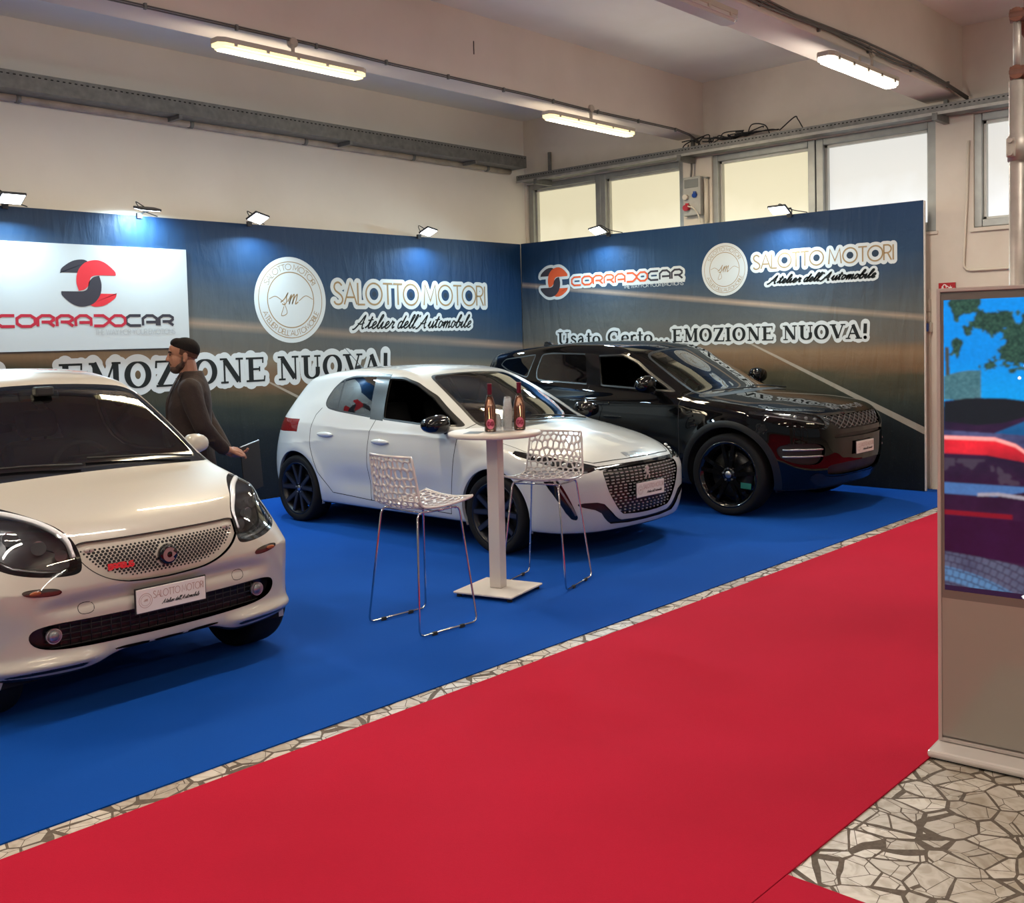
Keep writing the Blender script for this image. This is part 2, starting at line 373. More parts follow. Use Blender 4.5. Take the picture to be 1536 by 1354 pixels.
for x in (-3.6, -2.3, -.6, .8, 2.4, 3.7): B().cyl((x-.02, 0, 0), (x+.02, 0, 0), .042, n=16).box((x, .035, 0), (.03, .06, .02)).done('pipe_clip', m_galv, t)
t = empty('cable_tray', (10.53, 3.5, 3.80), label='perforated cable tray running above the row of frosted windows', cat='cable tray')
b_ = B(); b_.box((0, 0, -.035), (.27, 11.9, .006)); b_.box((-.135, 0, 0), (.005, 11.9, .075)); b_.box((.135, 0, 0), (.005, 11.9, .07)); b_.done('tray_channel', slot_mat('perforated_steel_fine', 1, .044, .012, .0055), t)
b_ = B(); b_.box((-.139, 0, -.045), (.012, 11.9, .028)); b_.done('tray_lip', m_galv2, t)
for y in (5.6, 3.35, .38, -2.4):
    bb = B(); bb.box((.0, y, -.075), (.32, .05, .07)); bb.box((.15, y, .13), (.03, .04, .42)); bb.done('bracket', m_galv, t)
t = empty('cable_bundle', (10.53, 6.6, 3.86), label='tangle of black cables lying on the tray near the beam end', cat='cables')
for q in range(9):
    y0 = random.uniform(-.2, .35); pts = []
    for k in range(7):
        pts.append((random.uniform(-.1, .08), y0 - k*random.uniform(.05, .16), random.uniform(0.0, .05) + (.07*math.sin(k*1.3+q) if q % 2 else 0.02)))
    pts = bez(pts, 6); B().tube([(p.x, p.y, max(p.z, -.02)) for p in pts], .007, n=6).done('cable_loop', m_cable, t)
for y, s in ((5.75, 1), (5.35, -1)):
    pts = bez([(0, y-6.6, 0), (-.02, y-6.6+.05, .10), (-.02, y-6.45+.06*s, .13), (0, y-6.32, .02)], 6); B().tube(pts, .007, n=6).done('cable_loop', m_cable, t)
# conduit along the beams' lower edge
def conduit(name, pts, r, m, label): tag(B().tube(pts, r, n=6).done(name, m), label, 'conduit')
pts = [(-6+i*.85, 6.715, 3.99+.006*math.sin(i*2.1)) for i in range(20)] + [(10.4, 6.715, 3.97), (10.6, 6.70, 3.90)]
e = empty('conduit', (0, 0, 0), label='thin twin cable clipped along the lower edge of the beam nearest the banner', cat='conduit')
B().tube(pts, .006, n=6).done('cable_run', m_cableg, e); B().tube([(x, y, z+.016) for x, y, z in pts], .006, n=6).done('cable_run', m_cableg, e)
for i in range(22): B().box((-5+i*.72, 6.718, 3.998), (.018, .024, .042)).done('cable_clip', m_galv, e)
pts = [(-6+i*.6, 3.715, 3.98+.014*math.sin(i*1.7)) for i in range(27)] + [(10.3, 3.71, 3.96), (10.62, 3.65, 3.88)]
e = empty('conduit', (0, 0, 0), label='sagging grey cables along the lower edge of the nearer beam', cat='conduit')
for dz in (0, .02, .045): B().tube([(x, y-.004, z+dz*(1+.5*math.sin(x*2.3))) for x, y, z in pts], .009, n=6).done('cable_run', m_cableg, e)
for i in range(18): B().box((-5+i*.9, 3.722, 3.99), (.02, .024, .06)).done('cable_clip', m_galv, e)

# ------------------------------------------------------------------ fluorescent battens
m_housing = mat('batten_housing', (.55, .50, .42), .5)
m_tube_w = mat('tube_warm', (1, 1, 1), .4, emit=(1.0, .93, .62), estr=2.6)
m_tube_n = mat('tube_neutral', (1, 1, 1), .4, emit=(1.0, .97, .86), estr=3.5)
m_diff_w = mat('diffuser_warm', (.9, .85, .6), .3, emit=(1.0, .84, .42), estr=.95)
m_diff_n = mat('diffuser_neutral', (.9, .9, .85), .3, emit=(1.0, .94, .76), estr=1.5)
m_diff_off = mat('diffuser_unlit', (.62, .60, .57), .25)
m_clip = mat('batten_clip', (.25, .22, .17), .5, .4)
def batten(x0, x1, y, z, label, warm=True, lit=True, power=42):
    e = empty('fluorescent_lamp', ((x0+x1)/2, y, z), label=label, cat='ceiling lamp', group='fluorescent battens under the beams')
    h = (x1-x0)/2
    prof = [(-h, -.045), (-h+.05, -.075), (h-.05, -.075), (h, -.045), (h, .045), (h-.05, .075), (-h+.05, .075), (-h, .045)]
    B().prism(prof, .035, z0=.005).done('housing', m_housing, e)
    d = B().prism([(x*.992, yy*.93) for x, yy in prof], .042, z0=-.037)
    dm = (m_diff_w if warm else m_diff_n) if lit else m_diff_off
    bmesh.ops.bevel(d.bm, geom=[ed for ed in d.bm.edges if all(v.co.z < -.03 for v in ed.verts)], offset=.018, segments=3, affect='EDGES')
    d.done('diffuser', dm, e)
    if lit:
        for s in (-1, 1):
            B().box((0, s*.028, -.0385), (2*h*.93, .034, .004), bevel=.0015, seg=1).done('tube', m_tube_w if warm else m_tube_n, e)
    for i in range(5):
        for s in (-1, 1): B().box((-h*.8+i*h*.4, s*.073, .002), (.025, .008, .03)).done('clip', m_housing if warm else m_clip, e)
    B().cyl((-.0, -.0, .04), (0, 0, .12), .012, n=10).done('hanger', m_housing, e)
    if lit:
        l = area('batten_light', ((x0+x1)/2, y, z-.045), ((x0+x1)/2, y, 0), x1-x0-.1, .12, power, (1.0, .83, .55) if warm else (1.0, .93, .80)); l.parent = e
        l.matrix_parent_inverse = Matrix.Translation(-Vector(e.location))
        for k in (-1, 0, 1):       # light leaving the diffuser sideways and up past the housing
            pl = bpy.data.lights.new('batten_glow', 'POINT'); pl.energy = power*.17; pl.shadow_soft_size = .05; pl.color = (1.0, .86, .66) if warm else (1.0, .94, .85)
            po = bpy.data.objects.new('batten_glow', pl); COL.objects.link(po); po.parent = e; po.location = (k*h*.6, 0, -.11)
    return e
batten(4.14, 5.51, 6.68, 3.835, 'long lit yellow batten lamp on the far beam, above the white sign board')
batten(7.79, 9.22, 6.68, 3.835, 'lit yellow batten lamp on the far beam, closer to the windows')
batten(7.62, 8.95, 3.70, 3.77, 'lit white batten lamp on the near beam, above the end of the blue banner', warm=False)
batten(4.93, 6.28, 3.70, 3.77, 'switched-off batten lamp on the near beam, cut by the top edge', lit=False)
for x in (.4,): batten(x, x+1.37, 6.68, 3.835, 'lit yellow batten lamp on the far beam, out past the picture edge')
for x, lb in ((-2.9, 'lit white batten lamp on the near beam, third from the unlit one'), (-.3, 'lit white batten lamp on the near beam, second from the unlit one'), (2.3, 'lit white batten lamp on the near beam, next to the unlit one')): batten(x, x+1.35, 3.70, 3.77, lb, warm=False, power=26)
for x, lb in ((-3, 'lit batten lamp over the aisle, furthest from the windows'), (1.2, 'lit batten lamp over the aisle, above the camera'), (4.8, 'lit batten lamp over the aisle, above the screen totem'), (8.2, 'lit batten lamp over the aisle, nearest the windows')): batten(x, x+1.35, .70, 3.79, lb, warm=(x != 4.8), power=22)
for x, lb in ((-3, 'lit batten lamp on the rearmost lit beam, furthest from the windows'), (1.2, 'lit batten lamp on the rearmost lit beam, in its middle'), (4.8, 'lit batten lamp on the rearmost lit beam, nearest the windows')): batten(x, x+1.35, -2.30, 3.79, lb, warm=False, power=22)
m_jb = mat('junction_box', (.50, .43, .36), .5)
for x, y, z, lb in ((4.86, 6.71, 3.985, 'round junction box above the long yellow batten'), (8.57, 6.71, 4.015, 'round junction box above the batten near the windows'), (8.58, 3.715, 3.98, 'round junction box above the white batten on the near beam')):
    tag(B().cyl((x, y, z), (x, y+.04, z), .04, n=20).cyl((x, y-.006, z), (x, y+.001, z), .034, n=20).box((x, y+.012, z-.08), (.018, .018, .12)).done('junction_box', m_jb), lb, 'junction box', 'beam junction boxes')
# thin rod on beam face
struct(slab('trim_8', 6.86, 6.864, 6.722, 6.73, 4.26, 4.38, m_cable))
# ------------------------------------------------------------------ printed lettering (flat ink on the banner cloth)
def arc(cx, cy, rx, ry, a0, a1, n=16):
    return [(cx+rx*math.cos(math.radians(a0+(a1-a0)*k/n)), cy+ry*math.sin(math.radians(a0+(a1-a0)*k/n))) for k in range(n+1)]
def sm(pts, n=5): return [(p.x, p.y) for p in bez([(x, y, 0) for x, y in pts], n)]
# glyph = (advance, [(polyline, width factor)])
DECO = {
 'S': (.62, [(sm([(.50, .86), (.38, .97), (.25, 1), (.1, .93), (.05, .77), (.13, .62), (.29, .52), (.45, .40), (.53, .24), (.46, .07), (.29, 0), (.12, .03), (.02, .14)]), 1)]),
 'A': (.84, [([(0, 0), (.38, 1), (.76, 0)], 1), ([(.13, .33), (.63, .33)], 1)]),
 'L': (.50, [([(0, 1), (0, 0), (.42, 0)], 1)]),
 'O': (1.08, [(arc(.5, .5, .5, .5, 0, 360, 36), 1), ([(.5, .5), (.501, .5)], 2.6)]),
 'T': (.66, [([(0, 1), (.6, 1)], 1), ([(.3, 1), (.3, 0)], 1)]),
 'M': (1.02, [([(0, 0), (.1, 1), (.45, .2), (.8, 1), (.9, 0)], 1)]),
 'R': (.62, [([(0, 0), (0, 1), (.22, 1)]+arc(.22, .74, .27, .26, 90, -90, 10)+[(0, .48)], 1), ([(.25, .48), (.5, 0)], 1)]),
 'I': (.14, [([(0, 0), (0, 1)], 1)]), ' ': (.30, []),
 'E': (.56, [([(.45, 1), (0, 1), (0, 0), (.45, 0)], 1), ([(0, .52), (.40, .52)], 1)]),
 'D': (.80, [([(0, 0), (0, 1), (.25, 1)]+arc(.25, .5, .47, .5, 90, -90, 14)+[(0, 0)], 1)]),
 'U': (.78, [([(0, 1), (0, .32)]+arc(.33, .32, .33, .32, 180, 360, 12)+[(.66, 1)], 1)]),
 'B': (.62, [([(0, 0), (0, 1), (.22, 1)]+arc(.22, .76, .24, .24, 90, -90, 8)+[(0, .52)], 1), ([(.22, .52)]+arc(.22, .26, .28, .26, 90, -90, 8)+[(0, 0)], 1)]),
 "'": (.18, [([(0, 1), (-.03, .8)], 1)]),
 'H': (.74, [([(0, 0), (0, 1)], 1), ([(.62, 0), (.62, 1)], 1), ([(0, .5), (.62, .5)], 1)]),
 'W': (1.12, [([(0, 1), (.26, 0), (.5, .9), (.74, 0), (1.0, 1)], 1)]),
 'Y': (.74, [([(0, 1), (.32, .5), (.64, 1)], 1), ([(.32, .5), (.32, 0)], 1)]),
 'F': (.54, [([(.45, 1), (0, 1), (0, 0)], 1), ([(0, .52), (.38, .52)], 1)]),
 'N': (.80, [([(0, 0), (0, 1), (.66, 0), (.66, 1)], 1)]),
}
def vw(pts, thick=.95, thin=.34):
    w = []
    for i in range(len(pts)):
        a, b = pts[max(i-1, 0)], pts[min(i+1, len(pts)-1)]; dx, dy = abs(b[0]-a[0]), abs(b[1]-a[1]); t = dy/(math.hypot(dx, dy)+1e-9); w.append(thin+(thick-thin)*t**1.6)
    w[0] = w[1]; w[-1] = w[-2]; return (pts, w)
def _st(x, w=1): return ([(x, 0), (x, 1)], w)
W1, W2, W3 = 1.0, .36, .30      # stem, hairline, serif
def srf(x, y, l=.15): return ([(x-l, y), (x+l, y)], W2)
SER = {
 'E': (.86, [_st(.2, W1), ([(.0, .965), (.72, .965)], W2), ([(.0, .035), (.76, .035)], W2), ([(.2, .52), (.56, .52)], W2), ([(.69, .76), (.70, 1)], W3), ([(.73, 0), (.76, .24)], W3), ([(.55, .42), (.55, .62)], W3)]),
 'M': (1.22, [([(.22, 0), (.22, 1)], W2), srf(.22, .03), ([(.22, 1), (.56, .12)], W1), ([(.56, .08), (.88, .98)], W2), ([(.94, 0), (.94, 1)], W1), srf(.94, .03, .2), srf(.2, .97, .13), srf(.96, .97, .15)]),
 'O': (1.02, [vw(arc(.46, .5, .36, .47, 0, 360, 40), 1.05, .30)]),
 'Z': (.88, [([(.08, .965), (.76, .965)], W2), ([(.06, .035), (.78, .035)], W2), ([(.66, .95), (.18, .05)], W1), ([(.07, .72), (.09, 1)], W2), ([(.76, 0), (.79, .30)], W2)]),
 'I': (.52, [_st(.22, W1), srf(.22, .03, .2), srf(.22, .97, .2)]),
 'N': (1.04, [([(.18, 0), (.18, 1)], W2), ([(.2, .95), (.74, .06)], W1), ([(.78, 0), (.78, 1)], W2), srf(.18, .03), srf(.14, .97, .13), srf(.78, .97)]),
 'U': (1.0, [vw([(.22, 1), (.22, .6), (.22, .28)]+arc(.49, .28, .27, .255, 180, 360, 16)[1:]+[(.76, .5)], 1.0, .34), ([(.76, 1), (.76, .30)], W2), srf(.22, .97, .2), srf(.76, .97)]),
 'V': (.96, [([(.16, .97), (.46, .06)], W1), ([(.46, .05), (.76, .97)], W2), srf(.16, .97, .2), srf(.78, .97)]),
 'A': (1.0, [([(.12, .03), (.44, .95)], W2), ([(.42, .95), (.76, .03)], W1), ([(.22, .36), (.6, .36)], W2), srf(.12, .03), srf(.76, .03, .2)]),
 '!': (.34, [([(.17, 1), (.14, .34)], W1), ([(.15, .08), (.152, .08)], 1.0)]),
 's': (.56, [(sm([(.40, .50), (.34, .62), (.2, .64), (.09, .52), (.2, .38), (.36, .26), (.40, .14), (.24, .02), (.08, .08), (.05, .2)]), .62)]),
 'a': (.64, [(sm([(.1, .52), (.2, .63), (.34, .60), (.38, .45)]), .55), ([(.38, .5), (.38, .08), (.52, .03)], .8), (sm([(.38, .38), (.16, .34), (.07, .17), (.18, .04), (.36, .14)]), .65)]),
 't': (.46, [([(.2, .9), (.2, .15), (.30, .03), (.42, .08)], .85), ([(.03, .62), (.4, .62)], W2)]),
 'o': (.66, [vw(arc(.3, .32, .22, .28, 0, 360, 26), .9, .3)]),
 'C': (1.0, [vw(arc(.5, .5, .38, .46, 50, 310, 26), 1.0, .34), ([(.74, .62), (.76, .98)], W2), ([(.76, .06), (.78, .3)], W2)]),
 'e': (.60, [vw(sm([(.08, .35), (.46, .35), (.42, .56), (.28, .62), (.12, .52), (.08, .30), (.16, .08), (.32, .03), (.48, .14)]), .85, .3)]),
 'r': (.52, [([(.15, 0), (.15, .62)], .85), (sm([(.17, .42), (.28, .60), (.44, .58)]), .6), srf(.16, .03, .15)]),
 '.': (.36, [([(.16, .08), (.162, .08)], 1.0)]), ' ': (.44, []),
}
SCR = {
 'A': (.86, [(sm([(-.12, -.06), (.05, .02), (.3, .5), (.52, 1.02), (.5, .4), (.56, .02), (.68, .06)]), 1), (sm([(.12, .42), (.35, .34), (.6, .46)]), .8)]),
 't': (.34, [(sm([(-.1, .05), (.08, .3), (.2, .95), (.14, .3), (.16, .04), (.3, .1)]), 1), ([(-.04, .64), (.34, .70)], .8)]),
 'e': (.40, [(sm([(-.08, .08), (.1, .2), (.28, .42), (.2, .55), (.08, .4), (.08, .1), (.2, 0), (.36, .14)]), 1)]),
 'l': (.28, [(sm([(-.04, .14), (.12, .5), (.26, .98), (.16, 1.05), (.08, .6), (.08, .12), (.16, 0), (.28, .12)]), 1)]),
 'i': (.28, [(sm([(-.04, .14), (.1, .5), (.08, .15), (.14, 0), (.28, .14)]), 1), ([(.14, .72), (.145, .73)], 1.5)]),
 'r': (.36, [(sm([(-.04, .14), (.1, .45), (.12, .58), (.16, .48), (.28, .48), (.22, .2), (.26, .02), (.38, .14)]), 1)]),
 'd': (.46, [(sm([(.3, .45), (.18, .56), (.04, .36), (.06, .06), (.18, .02), (.3, .3), (.42, 1.02), (.3, .3), (.32, .02), (.46, .12)]), 1)]),
 "'": (.18, [([(.14, 1.05), (.1, .88)], 1)]),
 'u': (.46, [(sm([(-.04, .14), (.08, .52), (.06, .14), (.16, .0), (.28, .2), (.34, .52), (.32, .14), (.38, 0), (.48, .14)]), 1)]),
 'o': (.42, [(sm([(.26, .5), (.12, .55), (.04, .3), (.1, .03), (.24, .08), (.3, .35), (.24, .5), (.34, .42), (.44, .46)]), 1)]),
 'm': (.66, [(sm([(-.04, .14), (.1, .52), (.08, .02), (.12, .3), (.26, .55), (.3, .4), (.28, .02), (.34, .34), (.48, .55), (.5, .3), (.5, .02), (.66, .14)]), 1)]),
 'b': (.42, [(sm([(-.04, .14), (.12, .5), (.26, .98), (.16, 1.05), (.08, .6), (.06, .1), (.16, 0), (.3, .12), (.3, .36), (.2, .5), (.3, .44), (.42, .44)]), 1)]), ' ': (.26, []),
 's': (.40, [(sm([(-.1, .1), (.1, .3), (.24, .62), (.2, .4), (.28, .18), (.2, -.02), (.02, .02)]), 1)]),
 'n': (.44, [(sm([(-.04, .14), (.1, .52), (.08, .02), (.14, .34), (.28, .55), (.32, .3), (.3, .02), (.46, .14)]), 1)]),
}
def oc(x0, x1, c=.24): return [(x1-c, 1), (x0+c, 1), (x0, 1-c), (x0, c), (x0+c, 0), (x1-c, 0)]
TEC = {
 'C': (1.14, [([(1.0, 1), (.26, 1), (0, .74), (0, .26), (.26, 0), (1.0, 0)], 1)]),
 'O': (1.22, [([(.5, 1), (.26, 1), (0, .74), (0, .26), (.26, 0), (.80, 0), (1.06, .26), (1.06, .74), (.80, 1), (.5, 1)], 1)]),
 'R': (1.16, [([(0, 0), (0, .74), (.26, 1), (.74, 1), (.96, .80), (.96, .60), (.76, .40), (.22, .40)], 1), ([(.62, .40), (1.0, 0)], 1)]),
 'A': (1.16, [([(0, 0), (0, .70), (.28, 1), (.70, 1), (.98, .70), (.98, 0)], 1), ([(.22, .34), (.98, .34)], 1)]),
 'D': (1.04, [([(0, 1), (.62, 1), (.98, .62), (.98, .38), (.62, 0), (0, 0)], 1), ([(.30, .5), (.80, .5)], .01)]),
 'X': (1.10, [([(.0, .38), (.34, 0), (.78, 0), (1.02, .26), (1.02, .74), (.78, 1), (.34, 1), (.0, .62), (.0, .38)], 1)]),
}
def layout(font, text, slant=0.0):
    x = 0; out = []
    for ch in text:
        adv, st = font[ch]
        for pl, w in st: out.append(([(x+px+slant*py, py) for px, py in pl], w))
        x += adv
    return out, x
def ribbons(strokes, hw, sx, sy, ox=0, oy=0, caps=False, extra=0.0, taper=False):
    """2D strokes -> vertices and triangles; hw half width, extra = halo growth"""
    V, F = [], []
    for si, (pl, w) in enumerate(strokes):
        dz = (si % 9)*.00012
        P = [(ox+x*sx, oy+y*sy) for x, y in pl]; wl = w if isinstance(w, (list, tuple)) else [w]*len(P); r = hw*max(wl)+extra
        Q = [P[0]]; rq = [hw*wl[0]+extra]
        for p, wk in zip(P[1:], wl[1:]):
            if (p[0]-Q[-1][0])**2+(p[1]-Q[-1][1])**2 > 1e-10: Q.append(p); rq.append(hw*wk+extra)
        n = len(Q); closed = n > 3 and (Q[0][0]-Q[-1][0])**2+(Q[0][1]-Q[-1][1])**2 < (1e-4)**2
        base = len(V)
        for i, p in enumerate(Q):
            if closed: a, b = Q[i-1] if i > 0 else Q[-2], Q[i+1] if i < n-1 else Q[1]
            else: a, b = Q[max(i-1, 0)], Q[min(i+1, n-1)]
            d1 = (p[0]-a[0], p[1]-a[1]); d2 = (b[0]-p[0], b[1]-p[1])
            def nn(d):
                l = math.hypot(*d); return (d[0]/l, d[1]/l) if l > 1e-9 else None
            u, v = nn(d1) or nn(d2) or (1, 0), nn(d2) or nn(d1) or (1, 0)
            t = (u[0]+v[0], u[1]+v[1]); l = math.hypot(*t)
            if l < .2: t = u; l = 1
            t = (t[0]/l, t[1]/l); nx, ny = -t[1], t[0]
            k = rq[i]/max(.55, abs(nx*-u[1]+ny*u[0]))
            V += [(p[0]+nx*k, p[1]+ny*k, dz), (p[0]-nx*k, p[1]-ny*k, dz)]
        for i in range(n-1):
            a = base+2*i; F += [(a, a+1, a+3), (a, a+3, a+2)]
        if caps or len(pl) == 2 and abs(pl[0][0]-pl[1][0]) < .01 and abs(pl[0][1]-pl[1][1]) < .01:
            for p in ([Q[0], Q[-1]] if not caps else Q):
                b0 = len(V); V.append((p[0], p[1], dz))
                for k in range(14): V.append((p[0]+r*math.cos(2*PI*k/14), p[1]+r*math.sin(2*PI*k/14), dz))
                for k in range(14): F.append((b0, b0+1+k, b0+1+(k+1) % 14))
    return V, F
def halo_mesh(strokes, hw, sx, sy, ox, oy, extra, cell=None, shapes=()):
    """one clean outline sheet: everything closer than r to a stroke, contoured on a fine grid"""
    segs = []
    for pl, w in strokes:
        P = [(ox+x*sx, oy+y*sy) for x, y in pl]
        for a, b in zip(P[:-1], P[1:]): segs.append((*a, *b, hw*(max(w) if isinstance(w, (list, tuple)) else w)+extra))
    S = np.array(segs); rm = S[:, 4].max()
    if cell is None: cell = max(.0025, extra*.11)
    x0, x1 = min(S[:, 0].min(), S[:, 2].min())-rm-cell, max(S[:, 0].max(), S[:, 2].max())+rm+2*cell
    y0, y1 = min(S[:, 1].min(), S[:, 3].min())-rm-cell, max(S[:, 1].max(), S[:, 3].max())+rm+2*cell
    gx = np.arange(x0, x1, cell); gy = np.arange(y0, y1, cell); D = np.full((len(gy), len(gx)), 1e3)
    for ax, ay, bx, by, r in S:
        i0, i1 = int((min(ax, bx)-r-x0)/cell)-2, int((max(ax, bx)+r-x0)/cell)+4; j0, j1 = int((min(ay, by)-r-y0)/cell)-2, int((max(ay, by)+r-y0)/cell)+4
        i0, j0 = max(i0, 0), max(j0, 0); X, Y = np.meshgrid(gx[i0:i1], gy[j0:j1]); dx, dy = bx-ax, by-ay; L2 = dx*dx+dy*dy+1e-12
        t = np.clip(((X-ax)*dx+(Y-ay)*dy)/L2, 0, 1); d = np.hypot(X-ax-t*dx, Y-ay-t*dy)-r
        D[j0:j1, i0:i1] = np.minimum(D[j0:j1, i0:i1], d)
    for (ax, ay, bx, by) in shapes:
        D[np.ix_((gy > ay) & (gy < by), (gx > ax) & (gx < bx))] = -.01
    V, F = [], []; ins = D < 0
    full = ins[:-1, :-1] & ins[1:, :-1] & ins[:-1, 1:] & ins[1:, 1:]; anyc = ins[:-1, :-1] | ins[1:, :-1] | ins[:-1, 1:] | ins[1:, 1:]
    for j in range(full.shape[0]):
        i = 0; row = full[j]; idx = np.flatnonzero(np.diff(np.concatenate(([0], row.astype(np.int8), [0]))))
        for a, b in zip(idx[::2], idx[1::2]):
            n = len(V); V += [(gx[a], gy[j]), (gx[b], gy[j]), (gx[b], gy[j+1]), (gx[a], gy[j+1])]; F.append((n, n+1, n+2, n+3))
    for j, i in zip(*np.nonzero(anyc & ~full)):
        c = [(i, j), (i+1, j), (i+1, j+1), (i, j+1)]; pts = []
        for k in range(4):
            (ia, ja), (ib, jb) = c[k], c[(k+1) % 4]; da, db = D[ja, ia], D[jb, ib]
            if da < 0: pts.append((gx[ia], gy[ja]))
            if (da < 0) != (db < 0):
                t = da/(da-db); pts.append((gx[ia]+(gx[ib]-gx[ia])*t, gy[ja]+(gy[jb]-gy[ja])*t))
        if len(pts) >= 3:
            n = len(V); V += pts; F.append(tuple(range(n, n+len(pts))))
    return V, F
def poly2(pts): return (list(pts), [tuple(range(len(pts)))])
def flat(name, VF, m, frame, off, parent, n_off=0.0):
    """frame: (origin, right, up, normal) in parent space"""
    o, r, u, nrm = frame; V, F = VF
    me = bpy.data.meshes.new(name)
    me.from_pydata([tuple(o + r*v[0] + u*v[1] + nrm*(off+(v[2] if len(v) > 2 else 0))) for v in V], [], F); me.update()
    return link_mesh(name, me, m, parent)
def merge(*vfs):
    V, F = [], []
    for v, f in vfs:
        b = len(V); V += list(v); F += [tuple(i+b for i in t) for t in f]
    return V, F
def fit_text(font, text, x0, x1, y0, y1, hw, slant=0.0, halo=None):
    st, w = layout(font, text, slant); last = 0
    xs = [x for pl, _ in st for x, _y in pl]; mn, mx = min(xs), max(xs)
    sx = (x1-x0)/(mx-mn); sy = (y1-y0)
    if halo: return halo_mesh(st, hw, sx, sy, x0-mn*sx, y0, halo)
    return ribbons(st, hw, sx, sy, x0-mn*sx, y0, caps=bool(halo), extra=halo or 0)
def disc(cx, cy, r, n=64, ry=None): return poly2([(cx+r*math.cos(2*PI*k/n), cy+(ry or r)*math.sin(2*PI*k/n)) for k in range(n)])
def ring(cx, cy, r, w, n=72):
    return ribbons([(arc(cx, cy, r, r, 0, 360, n), 1)], w, 1, 1)
def ring_text(font, text, cx, cy, r, h, a0, a1, hw, flip=False):
    st, w = layout(font, text); out = []
    for pl, k in st:
        Q = []
        for x, y in pl:
            a = math.radians(a0+(a1-a0)*x/w); rr = r + (y*h if not flip else -y*h)
            Q.append((cx+rr*math.cos(a), cy+rr*math.sin(a)))
        out.append((Q, k if k < 2 else .01))
    return ribbons(out, hw, 1, 1)

ink = lambda n, c: mat(n, c, .7, spec=.25)
m_halo = ink('print_white', (.54, .57, .575)); m_gold = ink('print_bronze', (.30, .20, .10)); m_blk = ink('print_black', (.012, .014, .014))
m_redp = ink('print_red', (.62, .03, .04)); m_org = ink('print_orange_red', (.60, .09, .03)); m_dk = ink('print_charcoal', (.04, .035, .045)); m_grey = ink('print_grey', (.42, .44, .45))
m_redd = ink('print_dark_red', (.42, .02, .04))
DECO_ND = {k: (a, [s for s in st if not isinstance(s[1], list) and s[1] < 2]) for k, (a, st) in DECO.items()}

def salotto(frame, off, par, x0, x1, z0, z1, sx0, sx1, sz0, sz1, hw=.0105, halo=.043):
    flat('lettering_outline', fit_text(DECO_ND, 'SALOTTO MOTORI', x0, x1, z0, z1, hw, halo=halo), m_halo, frame, off, par)
    flat('lettering_outline', fit_text(SCR, "Atelier dell'Automobile", sx0, sx1, sz0, sz1, .007, .35, halo=halo*.85), m_halo, frame, off+.0004, par)
    st, w = layout(DECO, 'SALOTTO MOTORI')
    flat('lettering', fit_text(DECO_ND, 'SALOTTO MOTORI', x0, x1, z0, z1, hw), m_gold, frame, off+.0008, par)
    dots = [s for s in st if s[1] > 2]; mx = max(x for pl, _ in st for x, _y in pl); k = (x1-x0)/mx
    flat('lettering', merge(*[disc(x0+d[0][0][0]*k, (z0+z1)/2, .033, 20) for d in dots]), m_dkblue, frame, off+.0008, par)
    flat('lettering', fit_text(SCR, "Atelier dell'Automobile", sx0, sx1, sz0, sz1, .0095, .35), m_blk, frame, off+.0012, par)
m_dkblue = ink('print_navy', (.02, .035, .06))
def roundel(frame, off, par, cx, cy, R):
    flat('roundel', disc(cx, cy, R), m_halo, frame, off, par)
    flat('roundel_ring', merge(ring(cx, cy, R*.885, R*.009), ring(cx, cy, R*.645, R*.012)), m_gold, frame, off+.0005, par)
    flat('roundel_lettering', merge(ring_text(DECO_ND, 'SALOTTO MOTORI', cx, cy, R*.70, R*.135, 152, 28, R*.007), ring_text(DECO_ND, "ATELIER DELL'AUTOMOBILE", cx, cy, R*.835, R*.125, 200, 340, R*.007, True)), m_gold, frame, off+.0005, par)
    st, w = layout(SCR, 'sm', .3)
    flat('monogram', ribbons(st, R*.013, R*.42, R*.42, cx-R*.26, cy-R*.10), m_gold, frame, off+.0006, par)
    fl = [sm([(cx-R*.60, cy+R*.02), (cx-R*.42, cy+R*.08), (cx-R*.22, cy-R*.04)]), sm([(cx+R*.22, cy-R*.02), (cx+R*.42, cy+R*.10), (cx+R*.62, cy+R*.02)]), sm([(cx-R*.2, cy-R*.05), (cx-R*.12, cy-R*.3), (cx-R*.28, cy-R*.36), (cx-R*.2, cy-R*.15)])]
    flat('monogram', ribbons([(f, 1) for f in fl], R*.008, 1, 1), m_gold, frame, off+.0006, par)
def corrado(frame, off, par, cx, cz, s, mr, md, halo=None):
    """two interlocking crescents; s = half width of the emblem"""
    cap = sm([(-1.0, .40), (-.93, .62), (-.55, .92), (-.18, .99), (.02, .90)], 5)+sm([(.02, .90), (-.22, .72), (-.38, .43)], 4)+[(-1.0, .43)]
    body = sm([(1.0, .38), (.95, .55), (.62, .88), (.28, .99), (-.12, .86), (-.38, .5), (-.45, .05), (-.38, -.33)], 6)+sm([(-.38, -.33), (-.16, -.26), (.0, -.05), (.06, .22), (.20, .33), (.42, .35)], 5)+[(.98, .35)]
    rot = lambda P: [(-x, -y) for x, y in P]
    sc = lambda P: [(cx+x*s, cz+y*s*.83) for x, y in P]
    if halo:
        st = [(cap, 1), (body, 1), (rot(cap), 1), (rot(body), 1)]
        st = [([(x, y*.83) for x, y in P], 1) for P, _ in st]
        flat('emblem_outline', halo_mesh(st, halo*s, s, s, cx, cz, 0, .004, [(cx-s*.4, cz-s*.4, cx+s*.4, cz+s*.4)]), m_halo, frame, off, par)
    flat('emblem', merge(poly2(sc(cap)), ), md, frame, off+.0005, par); flat('emblem', poly2(sc(rot(cap))), mr, frame, off+.0005, par)
    flat('emblem', poly2(sc(body)), mr, frame, off+.001, par); flat('emblem', poly2(sc(rot(body))), md, frame, off+.001, par)
